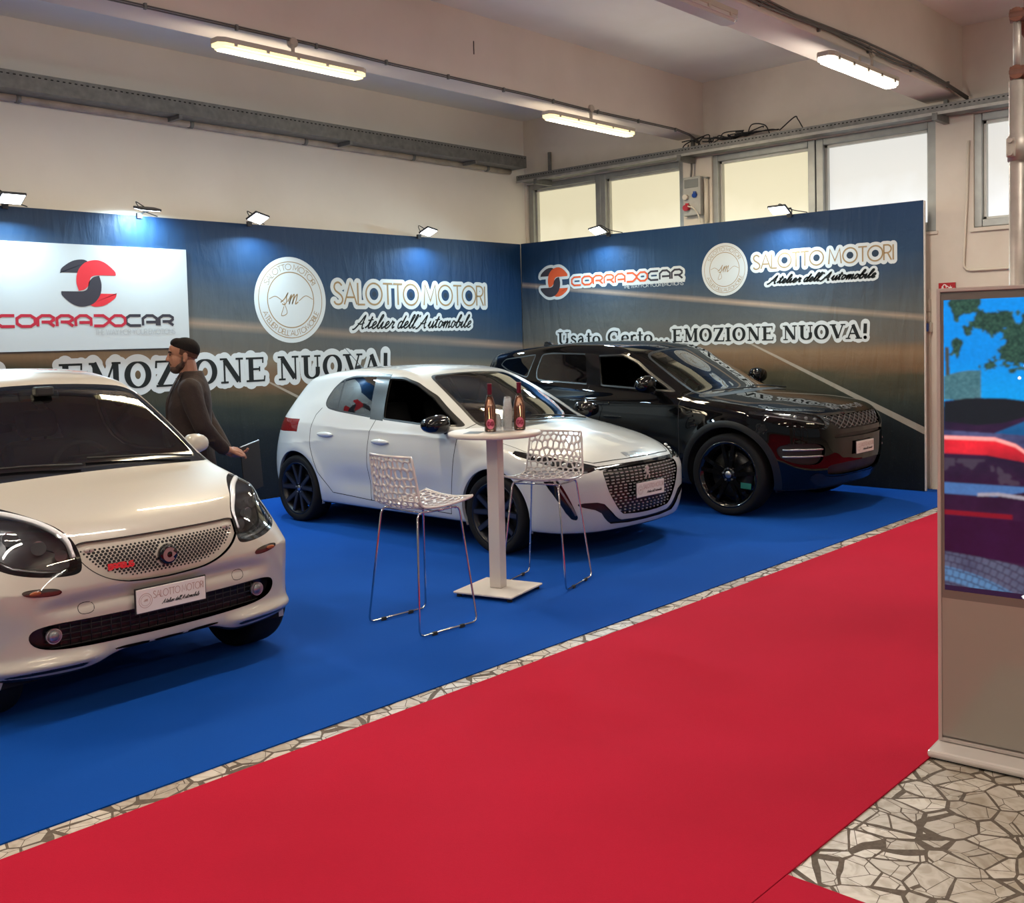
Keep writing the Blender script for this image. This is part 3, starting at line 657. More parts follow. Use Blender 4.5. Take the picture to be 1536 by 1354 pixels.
def corrado_text(frame, off, par, x0, x1, z0, z1, mr, md, hw, halo=None, sub=None):
    st, w = layout(TEC, 'CORRADX'); st2, w2 = layout(TEC, 'CAR'); k = (x1-x0)/(w+w2-.16)
    xo = x0+w*k
    if halo:
        flat('lettering_outline', halo_mesh(st+[([(px+w, py) for px, py in pl], q) for pl, q in st2], hw, k, z1-z0, x0, z0, halo, .004, [(sub[0]-.02, sub[2]-.03, sub[1]+.02, sub[3]+.06)]), m_halo, frame, off, par)
    flat('lettering', ribbons(st, hw, k, z1-z0, x0, z0), mr, frame, off+.0008, par); flat('lettering', ribbons(st2, hw, k, z1-z0, xo, z0), md, frame, off+.0008, par)
    if sub: flat('lettering', fit_text(DECO_ND, 'THE WAY FOR YOUR EMOTIONS', sub[0], sub[1], sub[2], sub[3], .0035), m_grey, frame, off+.0008, par)
def slogan(frame, off, par, ux0, ux1, ex0, ex1, nx0, nx1, z0, z1, hw, halo):
    for txt, a, b in (('Usato Certo...', ux0, ux1), ('EMOZIONE', ex0, ex1), ('NUOVA!', nx0, nx1)):
        flat('slogan_outline', fit_text(SER, txt, a, b, z0, z1, hw, halo=halo), m_halo, frame, off+(.0002 if txt[0] == 'N' else 0), par)
        flat('slogan_lettering', fit_text(SER, txt, a, b, z0, z1, hw), m_blk, frame, off+.001, par)

# printed landscape: blue-grey sky over a brown horizon, dark asphalt with a white edge line
def banner_mat(name, axis, line, hz, streak):
    m = mat(name, (.1, .12, .15), .5, spec=.3); nt = m.node_tree; b = nt.nodes['Principled BSDF']; L = nt.links; N = nt.nodes.new
    tc = N('ShaderNodeTexCoord'); sx = N('ShaderNodeSeparateXYZ'); L.new(tc.outputs['Object'], sx.inputs[0])
    H = sx.outputs[axis]; Z = sx.outputs[2]
    def math_(op, a, b_=None, c=None):
        n = N('ShaderNodeMath'); n.operation = op
        for i, v in enumerate((a, b_, c)):
            if v is None: continue
            if isinstance(v, (int, float)): n.inputs[i].default_value = v
            else: L.new(v, n.inputs[i])
        return n.outputs[0]
    # horizon height varies along the banner
    ho = math_('MULTIPLY_ADD', H, hz[1], hz[0]); zz = math_('SUBTRACT', Z, ho)
    st = N('ShaderNodeMapping'); L.new(tc.outputs['Object'], st.inputs[0]); sc = [.5, .5, 3.2]; st.inputs['Scale'].default_value = sc
    n1 = N('ShaderNodeTexNoise'); n1.inputs['Scale'].default_value = 1.6; n1.inputs['Detail'].default_value = 7; L.new(st.outputs[0], n1.inputs['Vector'])
    zz2 = math_('ADD', zz, math_('MULTIPLY_ADD', n1.outputs['Fac'], .34, -.17))
    f = math_('MULTIPLY_ADD', zz2, 1/3.0, .5)
    r = N('ShaderNodeValToRGB'); cr_ = r.color_ramp
    stops = [(0, (.004, .006, .008)), (.28, (.010, .014, .016)), (.36, (.022, .028, .022)), (.43, (.060, .052, .030)), (.475, (.150, .088, .045)), (.52, (.165, .105, .060)),
             (.57, (.110, .100, .085)), (.66, (.085, .092, .092)), (.76, (.045, .062, .085)), (.86, (.014, .042, .095)), (1.0, (.007, .034, .098))]
    while len(cr_.elements) < len(stops): cr_.elements.new(.5)
    for e, (p, c) in zip(cr_.elements, stops): e.position = p; e.color = (*c, 1)
    L.new(f, r.inputs[0]); col = r.outputs[0]
    def over(fac, c):
        nonlocal col
        mx = N('ShaderNodeMixRGB'); L.new(fac, mx.inputs[0]); L.new(col, mx.inputs[1]); mx.inputs[2].default_value = (*c, 1); col = mx.outputs[0]
    # soft light streaks above the horizon
    for (h0, z0, slope, w, c, am) in streak:
        d = math_('ABSOLUTE', math_('SUBTRACT', Z, math_('MULTIPLY_ADD', math_('SUBTRACT', H, h0), slope, z0)))
        mr = N('ShaderNodeMapRange'); mr.inputs['From Min'].default_value = w; mr.inputs['From Max'].default_value = 0; mr.inputs['To Max'].default_value = am; L.new(d, mr.inputs[0])
        over(math_('MULTIPLY', mr.outputs[0], n1.outputs['Fac']), c)
    # white edge line of the road
    h0, z0, h1, z1 = line; sl = (z1-z0)/(h1-h0)
    d = math_('ABSOLUTE', math_('SUBTRACT', Z, math_('MULTIPLY_ADD', math_('SUBTRACT', H, h0), sl, z0)))
    wd = math_('MULTIPLY_ADD', math_('SUBTRACT', z0, Z), .030, .010)
    a = math_('LESS_THAN', d, wd); up = math_('LESS_THAN', Z, z0)
    over(math_('MULTIPLY', math_('MULTIPLY', a, up), .62), (.42, .38, .32))
    # asphalt grain
    g = N('ShaderNodeTexNoise'); g.inputs['Scale'].default_value = 70; g.inputs['Detail'].default_value = 5; g.inputs['Roughness'].default_value = .8; L.new(tc.outputs['Object'], g.inputs['Vector'])
    sp = math_('GREATER_THAN', g.outputs['Fac'], .64); lo = math_('LESS_THAN', zz, -.45)
    over(math_('MULTIPLY', math_('MULTIPLY', sp, lo), .35), (.10, .13, .14))
    L.new(col, b.inputs['Base Color'])
    # wrinkles in the cloth
    mp = N('ShaderNodeMapping'); L.new(tc.outputs['Object'], mp.inputs[0]); mp.inputs['Scale'].default_value = (2.4, 2.4, .5) if True else 0
    w1 = N('ShaderNodeTexNoise'); w1.inputs['Scale'].default_value = 3.2; w1.inputs['Detail'].default_value = 4; w1.inputs['Distortion'].default_value = .6; L.new(mp.outputs[0], w1.inputs['Vector'])
    w2 = N('ShaderNodeTexNoise'); w2.inputs['Scale'].default_value = 5; w2.inputs['Detail'].default_value = 5; w2.inputs['Distortion'].default_value = 1.2; L.new(tc.outputs['Object'], w2.inputs['Vector'])
    hh = math_('ADD', math_('MULTIPLY', w1.outputs['Fac'], 1.0), math_('MULTIPLY', w2.outputs['Fac'], .25))
    bp = N('ShaderNodeBump'); bp.inputs['Strength'].default_value = .4; bp.inputs['Distance'].default_value = .04; L.new(hh, bp.inputs['Height']); L.new(bp.outputs[0], b.inputs['Normal'])
    return m
m_banA = banner_mat('banner_print_back', 0, (6.35, 1.27, 7.25, .83), (2.20, -.135), [(5.4, 1.90, -.07, .07, (.45, .30, .20), .9), (7.0, 1.45, -.05, .10, (.30, .22, .13), .6)])
m_banB = banner_mat('banner_print_side', 1, (5.99, 1.535, 4.04, .63), (1.36, -.0), [(7.70, 2.18, .113, .045, (.62, .44, .30), .9), (6.0, 1.45, .02, .12, (.32, .20, .11), .6)])
m_back = mat('white_backer', (.72, .70, .66), .5)

eA = empty('printed_banner', (0, 0, 0), label='wide printed banner on the long wall with the white logo board mounted on it', cat='banner', group='printed banners')
slab('banner_cloth', -4.0, 10.455, 9.465, 9.475, 0.01, 2.93, m_banA, eA)
slab('banner_frame', -4.0, 10.45, 9.475, 9.50, 0.01, 2.925, m_back, eA)
frA = (Vector((0, 9.465, 0)), Vector((1, 0, 0)), Vector((0, 0, 1)), Vector((0, -1, 0)))
roundel(frA, .001, eA, 6.70, 2.138, .468)
salotto(frA, .0012, eA, 7.285, 9.735, 2.095, 2.345, 7.53, 9.47, 1.815, 1.965)
slogan(frA, .001, eA, 2.15, 4.02, 4.13, 6.33, 6.50, 8.02, 1.268, 1.525, .029, .048)
eB = empty('printed_banner', (0, 0, 0), label='printed banner in front of the window wall with both logos side by side', cat='banner', group='printed banners')
slab('banner_cloth', 10.46, 10.47, 4.03, 9.46, 0.01, 2.935, m_banB, eB)
slab('banner_frame', 10.47, 10.50, 4.02, 9.46, 0.01, 2.93, m_back, eB)
frB = (Vector((10.46, 0, 0)), Vector((0, -1, 0)), Vector((0, 0, 1)), Vector((-1, 0, 0)))
Yp = lambda y: -y
roundel(frB, .001, eB, Yp(6.31), 2.39, .302)
salotto(frB, .0012, eB, Yp(5.935), Yp(4.335), 2.365, 2.52, Yp(5.77), Yp(4.52), 2.195, 2.275, hw=.0078, halo=.033)
slogan(frB, .001, eB, Yp(8.84), Yp(7.12), Yp(7.04), Yp(5.70), Yp(5.58), Yp(4.635), 1.565, 1.722, .019, .030)
corrado(frB, .001, eB, Yp(8.885), 2.385, .235, m_org, m_dk, halo=.16)
corrado_text(frB, .0012, eB, Yp(8.58), Yp(6.88), 2.325, 2.43, m_org, m_dk, .012, halo=.030, sub=(Yp(7.75), Yp(6.87), 2.245, 2.285))
# white board with the dealer's logo, mounted on the back banner
m_board = mat('board_white', (.50, .53, .54), .35)
eP = empty('logo_board', (0, 0, 0), label='white sign board with red and black logo mounted on the back banner', cat='sign')
slab('board_panel', 3.50, 5.445, 9.44, 9.463, 1.648, 2.624, m_board, eP)
frP = (Vector((0, 9.44, 0)), Vector((1, 0, 0)), Vector((0, 0, 1)), Vector((0, -1, 0)))
corrado(frP, .001, eP, 4.437, 2.268, .265, m_redp, m_dk)
corrado_text(frP, .001, eP, 3.60, 5.275, 1.872, 1.968, m_redd, m_dk, .0135, sub=(4.475, 5.29, 1.788, 1.838))

# flood lights clamped on the banners' top edge
m_lamp_b = mat('flood_body', (.05, .05, .055), .5, .3); m_led = mat('flood_led', (1, 1, 1), .4, emit=(.86, .95, 1.0), estr=14.0)
def flood(x, y, label, side, tilt=-28, yaw=0, power=16):
    e = empty('flood_light', (x, y, 2.965), label=label, cat='flood light', group='led flood lights on the banners'); e.rotation_euler = (0, 0, side)
    # local: +Y points back to the banner
    rot = Matrix.Rotation(math.radians(tilt), 3, 'X') @ Matrix.Rotation(math.radians(yaw), 3, 'Z')
    c = Vector((0, -.20, .0))
    B().box(c + rot @ Vector((0, 0, .012)), (.215, .15, .022), rot, bevel=.006).done('lamp_head', m_lamp_b, e)
    B().box(c + rot @ Vector((0, 0, -.0005)), (.19, .125, .004), rot).done('led_panel', m_led, e)
    bb = B(); bb.tube([c+Vector((.10, 0, .01)), c+Vector((.115, .05, .02)), Vector((.06, -.02, .0)), Vector((.02, .0, -.03))], .007, n=6); bb.box((.02, .0, -.035), (.05, .03, .05)); bb.done('clamp', m_lamp_b, e)
    pts = bez([Vector((-.02, -.18, .03)), Vector((-.05, -.08, .085)), Vector((.05, -.01, .02)), Vector((.22, .02, -.025))], 6)
    B().tube(pts, .005, n=6).done('power_cord', m_cable, e)
    l = bpy.data.lights.new('flood_spot', 'AREA'); l.shape = 'RECTANGLE'; l.size = .18; l.size_y = .11; l.energy = power*(2.1 if tilt < 0 else 1.3); l.color = (.60, .86, 1.0); l.spread = math.radians(165)
    o = bpy.data.objects.new('flood_spot', l); COL.objects.link(o); o.parent = e; o.location = c + rot @ Vector((0, 0, -.008)); o.rotation_euler = rot.to_euler()
for x, lb, tl, yw in ((3.70, 'led flood light on the back banner at the left picture edge', -30, 0), (4.95, 'led flood light above the white logo board, glaring on the banner', 14, 0),
              (6.18, 'led flood light on the back banner above the round emblem', -30, 18), (8.58, 'led flood light on the back banner towards the room corner', -28, 14)):
    flood(x, 9.455, lb, 0, tl, yw)
flood(10.45, 7.98, 'led flood light on the side banner above the small red emblem', -PI/2, -30, -12); flood(10.45, 5.50, 'led flood light on the side banner above the thin white lettering', -PI/2, -30, 0)
# ------------------------------------------------------------------ car body engine
# A half body is one implicit surface (side, roof line, nose and tail profiles blended); it is meshed once and then cut
# exactly along the outlines of glass, doors, lamps and grilles, each of which becomes a mesh of its own.
def prof(pts, sig=.04, step=.004):
    pts = sorted(pts); xs = np.array([p[0] for p in pts], float); ys = np.array([p[1] for p in pts], float)
    g = np.arange(xs[0]-.5, xs[-1]+.5, step); s0 = (ys[1]-ys[0])/(xs[1]-xs[0]); s1 = (ys[-1]-ys[-2])/(xs[-1]-xs[-2])
    v = np.interp(g, xs, ys); v = np.where(g < xs[0], ys[0]+(g-xs[0])*s0, v); v = np.where(g > xs[-1], ys[-1]+(g-xs[-1])*s1, v)
    k = int(4*sig/step); w = np.exp(-.5*(np.arange(-k, k+1)*step/sig)**2); w /= w.sum()
    v = np.convolve(np.pad(v, k, mode='edge'), w, mode='valid')
    return lambda q: np.interp(q, g, v)
def smax(a, b, k):
    h = np.clip(.5+.5*(a-b)/k, 0, 1); return b*(1-h)+a*h+k*h*(1-h)
def poly_sd(P, poly):
    """signed distance to a closed outline, negative inside"""
    Q = np.asarray(poly, float); n = len(Q); d = np.full(len(P), 1e9); ins = np.zeros(len(P), bool)
    for i in range(n):
        a, b = Q[i], Q[(i+1) % n]; e = b-a; w = P-a
        t = np.clip((w@e)/(e@e+1e-12), 0, 1); q = w-t[:, None]*e; d = np.minimum(d, (q*q).sum(1))
        c = (a[1] > P[:, 1]) != (b[1] > P[:, 1])
        with np.errstate(divide='ignore', invalid='ignore'):
            xx = (b[0]-a[0])*(P[:, 1]-a[1])/(b[1]-a[1])+a[0]
        ins ^= c & (P[:, 0] < xx)
    d = np.sqrt(d); return np.where(ins, -d, d)
def line_sd(P, pts):
    """unsigned distance to an open polyline"""
    Q = np.asarray(pts, float); d = np.full(len(P), 1e9)
    for a, b in zip(Q[:-1], Q[1:]):
        e = b-a; w = P-a; t = np.clip((w@e)/(e@e+1e-12), 0, 1); q = w-t[:, None]*e; d = np.minimum(d, (q*q).sum(1))
    return np.sqrt(d)

def corner_round(poly, d, k=4):
    out = []; n = len(poly)
    for i in range(n):
        a, p, b = np.array(poly[i-1], float), np.array(poly[i], float), np.array(poly[(i+1) % n], float); la, lb = np.linalg.norm(a-p), np.linalg.norm(b-p)
        q0 = p+(a-p)/la*min(d, .45*la); q1 = p+(b-p)/lb*min(d, .45*lb)
        for j in range(k+1): t = j/k; v = (1-t)**2*q0+2*t*(1-t)*p+t*t*q1; out.append((float(v[0]), float(v[1])))
    return out
class CarBody:
    def __init__(s, cfg):
        s.c = cfg; c = cfg
        s.top = prof(c['top'], c.get('top_sig', .045)); s.xf = prof(c['front'], .035); s.xr = prof(c['rear'], .05)
        s.w = prof(c['plan'], .12); s.ins = prof(c['inset'], .03); s.sf = prof(c['sweep_f'], .03); s.sr = prof(c['sweep_r'], .03)
        s.swz = prof(c['top_sweep'], .15); s.crown = prof(c['crown'], .12); s.bot = prof(c['bottom'], .03)
        s.beltup = c.get('belt_rise', 0.0); s.build()
    def halfw(s, x, z):
        c = s.c; y = s.w(x) - s.ins(z - s.beltup*np.clip(-x, 0, 3)*np.clip((z-.8)/.3, 0, 1))
        for ax in (c.get('fx', 0.0), -c['wb']):
            r = np.hypot(x-ax, z-c['R']); y = y + c.get('flare', .012)*np.exp(-((r-c['arch']-.03)/.055)**2)*(z > .0)
        y = y - c.get('scoop', .012)*np.exp(-((z-c.get('scoop_z', .42))/.11)**2)*np.clip((-x-.45)/.3, 0, 1)*np.clip((x+c['wb']-.45)/.3, 0, 1)
        if 'taper' in c:
            tx, tl, tz, th, ta = c['taper']; y = y - ta*np.clip((tx-x)/tl, 0, 1.2)**1.5*np.clip((z-tz)/th, 0, 1.2)
        if 'crease' in c:
            for (x0, z0, x1, z1, amp, wd) in c['crease']:
                zc = z0+(x-x0)/(x1-x0)*(z1-z0); win = np.clip((x-x0)/(x1-x0)*6, 0, 1)*np.clip((x1-x)/(x1-x0)*6, 0, 1)
                y = y + amp*np.exp(-np.abs(z-zc)/wd)*win
        return y
    def F(s, p):
        c = s.c; x, y, z = p[:, 0], np.abs(p[:, 1]), p[:, 2]
        side = y - s.halfw(x, z)
        xe = x + s.swz(x)*y*y
        zt = s.top(xe) - s.crown(x)*y*y
        sl = (s.top(xe+.01)-s.top(xe-.01))/.02
        topf = (z-zt)/np.sqrt(1+sl*sl)
        sw = s.sf(y)
        if 'sweep_up' in c: zu, hu, ku = c['sweep_up']; sw = sw*(1+ku*np.clip((z-zu)/hu, 0, 1)**1.0)
        fr = (x - (s.xf(z) - sw))*.85; rr = ((s.xr(z) + s.sr(y)) - x)*.85
        f = smax(side, topf, c.get('k_top', .07)); f = smax(f, fr, c.get('k_front', .09)); f = smax(f, rr, c.get('k_rear', .09))
        bz = s.bot(y)+ c.get('bot_rise', .0)*np.clip((x-.2), 0, 1)
        f = smax(f, bz-z, .03)
        if 'extra' in c: f = c['extra'](s, p, f)
        return f
    def grad(s, V, e=.003):
        g = np.stack([s.F(V+d)-s.F(V-d) for d in (np.array([e, 0, 0]), np.array([0, e, 0]), np.array([0, 0, e]))], 1)
        return g/(np.linalg.norm(g, axis=1, keepdims=True)+1e-12)
    def project(s, V, it=2):
        for _ in range(it):
            e = .002; g = np.stack([(s.F(V+d)-s.F(V-d))/(2*e) for d in (np.array([e, 0, 0]), np.array([0, e, 0]), np.array([0, 0, e]))], 1)
            f = s.F(V); V = V - (f/(np.maximum((g*g).sum(1), .05)))[:, None]*g*np.array([1, 1, 1])
        return V
    def build(s):
        c = s.c; h = c.get('res', .016); x0, x1 = c['x0']-.06, c['x1']+.06; y1 = c['W']+.06; z0, z1 = .02, c['H']+.06
        zs = .52; xa, xb = x0+.75, x1-.62
        nx, ny, nz = int((x1-x0)/h), int(y1/h), int((z1-z0)/h)
        X = np.linspace(x0, x1, nx+1); Y = np.linspace(0, y1, ny+1); Z = np.linspace(z0, z1, nz+1)
        Vs, Fs, base = [], [], 0
        def patch(A, Bq, fn, flip):
            nonlocal base
            P = np.stack(fn(A[:, None]+0*Bq[None], Bq[None]+0*A[:, None]), -1); na, nb = len(A), len(Bq); idx = np.arange(na*nb).reshape(na, nb)+base
            q = np.stack([idx[:-1, :-1], idx[1:, :-1], idx[1:, 1:], idx[:-1, 1:]], -1).reshape(-1, 4)
            if flip: q = q[:, ::-1]
            Vs.append(P.reshape(-1, 3)); Fs.append(q); base += na*nb
        patch(X, Z, lambda a, b: (a, 0*a+y1, b), True)
        patch(X, Y, lambda a, b: (a, b, 0*a+z1), False); patch(X, Y, lambda a, b: (a, b, 0*a+z0), True)
        patch(Y, Z, lambda a, b: (0*a+x1, a, b), False); patch(Y, Z, lambda a, b: (0*a+x0, a, b), True)
        V = np.concatenate(Vs); Q = np.concatenate(Fs)
        key = np.round(V*1e5).astype(np.int64); _, fi, inv = np.unique(key, axis=0, return_index=True, return_inverse=True); inv = inv.ravel()
        V = V[fi]; Q = inv[Q]
        S = np.stack([np.clip(V[:, 0], xa, xb), 0*V[:, 0], 0*V[:, 0]+zs], 1)
        D = V-S; lo = np.zeros(len(V)); hi = np.ones(len(V))
        ts = np.linspace(0, 1, 26)[1:]; found = np.zeros(len(V), bool)
        for t in ts:
            f = s.F(S+D*t); new = (f > 0) & ~found; hi = np.where(new, t, hi); found |= new; lo = np.where(~found, t, lo)
        lo = np.minimum(lo, hi-1e-6)
        for _ in range(16):
            m = (lo+hi)/2; f = s.F(S+D*m[:, None]); lo = np.where(f < 0, m, lo); hi = np.where(f < 0, hi, m)
        V = S+D*((lo+hi)/2)[:, None]
        T = np.concatenate([Q[:, [0, 1, 2]], Q[:, [0, 2, 3]]])
        n = np.cross(V[T[:, 1]]-V[T[:, 0]], V[T[:, 2]]-V[T[:, 0]]); ok = np.linalg.norm(n, axis=1) > 1e-9; T = T[ok]; n = n[ok]
        cen = V[T].mean(1); g = s.grad(cen); fl = (n*g).sum(1) < 0; T[fl] = T[fl][:, ::-1]
        s.V, s.T = V, T; s.L = np.zeros(len(T), int); s.names = ['body']; s.NT = g
    def lab(s, n):
        if n not in s.names: s.names.append(n)
        return s.names.index(n)
    def cen(s): return s.V[s.T].mean(1)
    def split(s, g, mask):
        T, L = s.T, s.L; gt = g[T]; gt = np.where(np.abs(gt) < 2e-5, 0, gt)
        cross = [(gt[:, i]*gt[:, (i+1) % 3] < 0) & mask for i in range(3)]
        need = cross[0] | cross[1] | cross[2]
        if not need.any(): return
        Tn, gn, Ln = T[need], gt[need], L[need]
        E = np.concatenate([np.sort(Tn[:, [i, (i+1) % 3]], 1)[cross[i][need]] for i in range(3)])
        Eu, inv = np.unique(E, axis=0, return_inverse=True)
        ga, gb = g[Eu[:, 0]], g[Eu[:, 1]]; t = (ga/(ga-gb))[:, None]; nv = s.V[Eu[:, 0]]*(1-t)+s.V[Eu[:, 1]]*t
        n0 = len(s.V); s.V = np.concatenate([s.V, nv]); keyd = {(int(a), int(b)): n0+i for i, (a, b) in enumerate(Eu)}
        out, lo = [], []
        for (tri, gg, l) in zip(Tn.tolist(), gn.tolist(), Ln.tolist()):
            pos, neg = [], []
            for i in range(3):
                a, b = tri[i], tri[(i+1) % 3]; x, y = gg[i], gg[(i+1) % 3]
                if x >= 0: pos.append(a)
                if x <= 0: neg.append(a)
                if x*y < 0:
                    m = keyd[(a, b) if a < b else (b, a)]; pos.append(m); neg.append(m)
            for pl in (pos, neg):
                for k in range(1, len(pl)-1): out.append((pl[0], pl[k], pl[k+1])); lo.append(l)
        s.T = np.concatenate([T[~need], np.array(out, int)]); s.L = np.concatenate([L[~need], np.array(lo, int)])
    def proj2(s, P, view):
        return {'side': P[:, [0, 2]], 'top': P[:, [0, 1]], 'front': P[:, [1, 2]]}[view]
    def mask_view(s, view, extra=None):
        c = s.cen()
        if view == 'side': m = c[:, 1] > .25
        elif view == 'top': m = c[:, 2] > .6
        elif view == 'front': m = c[:, 0] > -.15
        elif view == 'rear': m = c[:, 0] < s.c['x0']+.7
        if extra is not None: m &= extra(c)
        return m
    def region(s, name, view, poly, rnd=2, band=0, band_name=None, only=None, extra=None):
        """cut an outline; inside gets label name, the inner band gets band_name"""
        if rnd == 'c': poly = corner_round(poly, .035)
        elif rnd: poly = round_poly(poly, rnd)
        v2 = 'front' if view == 'rear' else view
        g = poly_sd(s.proj2(s.V, v2), poly)
        s.split(g, s.mask_view(view, extra))
        if band: g = poly_sd(s.proj2(s.V, v2), poly)+band; s.split(g, s.mask_view(view, extra))
        gc = poly_sd(s.proj2(s.cen(), v2), poly); m = s.mask_view(view, extra)
        if only: m &= np.isin(s.L, [s.lab(n) for n in only])
        if band: s.L[(gc < 0) & m] = s.lab(band_name); s.L[(gc < -band) & m] = s.lab(name)
        else: s.L[(gc < 0) & m] = s.lab(name)
    def seam(s, view, pts, w=.0035, closed=False, name='seam', only=('body',), extra=None):
        pts = list(pts)+([pts[0]] if closed else [])
        v2 = view
        g = line_sd(s.proj2(s.V, v2), pts)-w
        # narrow bands need a denser strip first: cut on both sides of the line
        m = s.mask_view(view, extra); near = g[s.T].min(1) < .05; m &= near
        if closed: sd = poly_sd(s.proj2(s.V, v2), pts[:-1]); s.split(sd, m)
        else:
            P = s.proj2(s.V, v2); Q = np.asarray(pts, float); best = np.full(len(P), 1e9); sg = np.zeros(len(P))
            for a, b in zip(Q[:-1], Q[1:]):
                e = b-a; wv = P-a; t = np.clip((wv@e)/(e@e), 0, 1); q = wv-t[:, None]*e; d = np.hypot(q[:, 0], q[:, 1]); cr_ = e[0]*wv[:, 1]-e[1]*wv[:, 0]
                u = d < best; best = np.where(u, d, best); sg = np.where(u, np.where(cr_ >= 0, d, -d), sg)
            s.split(sg, m)
        g = line_sd(s.proj2(s.V, v2), pts)-w; m = s.mask_view(view, extra)&(g[s.T].min(1) < .05); s.split(g, m)
        gc = line_sd(s.proj2(s.cen(), v2), pts)-w; m = s.mask_view(view, extra)
        if only: m &= np.isin(s.L, [s.lab(n) for n in only])
        s.L[(gc < 0) & m] = s.lab(name)
    def finish(s):
        s.N = s.grad(s.V)
    def sub(s, names):
        m = np.isin(s.L, [s.lab(n) for n in names]); T = s.T[m]; L = s.L[m]; u, inv = np.unique(T, return_inverse=True)
        return s.V[u], inv.reshape(-1, 3), s.N[u], L
    def emit(s, oname, names, mats, parent, side=0, off=0.0, shift=None, rim=None, rim_mat=0, matmap=None):
        """link the labelled region as an object; side 0 both halves, +1 left (+y), -1 right (-y). rim=(dx,dy,dz) wall"""
        V, T, N, L = s.sub(names)
        if len(T) == 0: print('EMPTY REGION', oname, names); return None
        V = V + N*off
        mi = np.zeros(len(T), int)
        if matmap:
            for n, k in matmap.items(): mi[L == s.lab(n)] = k
        if rim is not None:
            E = np.concatenate([T[:, [0, 1]], T[:, [1, 2]], T[:, [2, 0]]]); k = np.sort(E, 1); u, i0, cnt = np.unique(k, axis=0, return_index=True, return_counts=True)
            B_ = E[i0[cnt == 1]]; B_ = B_[~((V[B_[:, 0], 1] < 1e-3) & (V[B_[:, 1], 1] < 1e-3))]
            d = np.array(rim, float); n0 = len(V)
            Va, Vb = V[B_[:, 0]], V[B_[:, 1]]
            if d.ndim == 0: da, db = -N[B_[:, 0]]*d, -N[B_[:, 1]]*d
            else: da = db = d
            nb = len(B_); W_ = np.concatenate([Va, Vb, Vb+db, Va+da]); i = np.arange(nb)
            Tw = np.concatenate([np.stack([n0+i, n0+nb+i, n0+2*nb+i], 1), np.stack([n0+i, n0+2*nb+i, n0+3*nb+i], 1)])
            t = Vb-Va; nn = np.cross(t, -da if np.ndim(da) else d); nn /= (np.linalg.norm(nn, axis=1, keepdims=True)+1e-12)
            if s.c.get('rimflip'): nn = -nn
            V = np.concatenate([V, W_]); N = np.concatenate([N, nn, nn, nn, nn]); T = np.concatenate([T, Tw]); mi = np.concatenate([mi, np.full(len(Tw), rim_mat)])
        if shift is not None: V = V + np.array(shift)
        Vm, Nm = V*[1, -1, 1], N*[1, -1, 1]
        if side == 0: n0 = len(V); V = np.concatenate([V, Vm]); N = np.concatenate([N, Nm]); T = np.concatenate([T, T[:, ::-1]+n0]); mi = np.concatenate([mi, mi])
        elif side < 0: V, N, T = Vm, Nm, T[:, ::-1]
        return np_mesh(oname, V, T, mats, parent, True, N, mi)
    # surface queries
    def solve(s, P0, P1, n=60):
        """first crossing from outside point P0 towards inside P1"""
        P0 = np.atleast_2d(np.array(P0, float)); P1 = np.atleast_2d(np.array(P1, float)); lo = np.zeros(len(P0)); hi = np.ones(len(P0)); fd = np.zeros(len(P0), bool)
        for t in np.linspace(0, 1, n)[1:]:
            f = s.F(P0+(P1-P0)*t); new = (f < 0) & ~fd; hi = np.where(new, t, hi); fd |= new; lo = np.where(fd, lo, t)
        lo = np.where(fd, np.minimum(lo, hi), lo)
        for _ in range(18):
            m = (lo+hi)/2; f = s.F(P0+(P1-P0)*m[:, None]); hi = np.where(f < 0, m, hi); lo = np.where(f < 0, lo, m)
        return P0+(P1-P0)*hi[:, None]
    def onfront(s, y, z): y, z = np.broadcast_arrays(np.atleast_1d(y).astype(float), np.atleast_1d(z).astype(float)); return s.solve(np.stack([0*y+s.c['x1']+.2, y, z], 1), np.stack([0*y-.3, y, z], 1))
    def onside(s, x, z, sg=1): x, z = np.broadcast_arrays(np.atleast_1d(x).astype(float), np.atleast_1d(z).astype(float)); return s.solve(np.stack([x, 0*x+sg*(s.c['W']+.2), z], 1), np.stack([x, 0*x+sg*.05, z], 1))
    def ontop(s, x, y): x, y = np.broadcast_arrays(np.atleast_1d(x).astype(float), np.atleast_1d(y).astype(float)); return s.solve(np.stack([x, y, 0*x+s.c['H']+.2], 1), np.stack([x, y, 0*x+.4], 1))
    def nrm(s, P): return s.grad(np.atleast_2d(P))
    def strip(s, oname, pts3, width, thick, m, parent, view=None):
        """a trim bar following surface points (n,3)"""
        P = np.asarray(pts3); N = s.nrm(P); b = B(); rings = []
        for i in range(len(P)):
            t = P[min(i+1, len(P)-1)]-P[max(i-1, 0)]; t /= np.linalg.norm(t); w = np.cross(N[i], t); w /= np.linalg.norm(w)
            p = P[i]; hw = width/2
            rings.append([b.bm.verts.new(Vector(q)) for q in (p-w*hw-N[i]*.002, p-w*hw*.8+N[i]*thick, p+w*hw*.8+N[i]*thick, p+w*hw-N[i]*.002)])
        for A, C in zip(rings[:-1], rings[1:]):
            for k in range(3): f = b.bm.faces.new((A[k], A[k+1], C[k+1], C[k])); f.smooth = True
        b.bm.faces.new(rings[0][::-1]); b.bm.faces.new(rings[-1])
        return b.done(oname, m, parent)

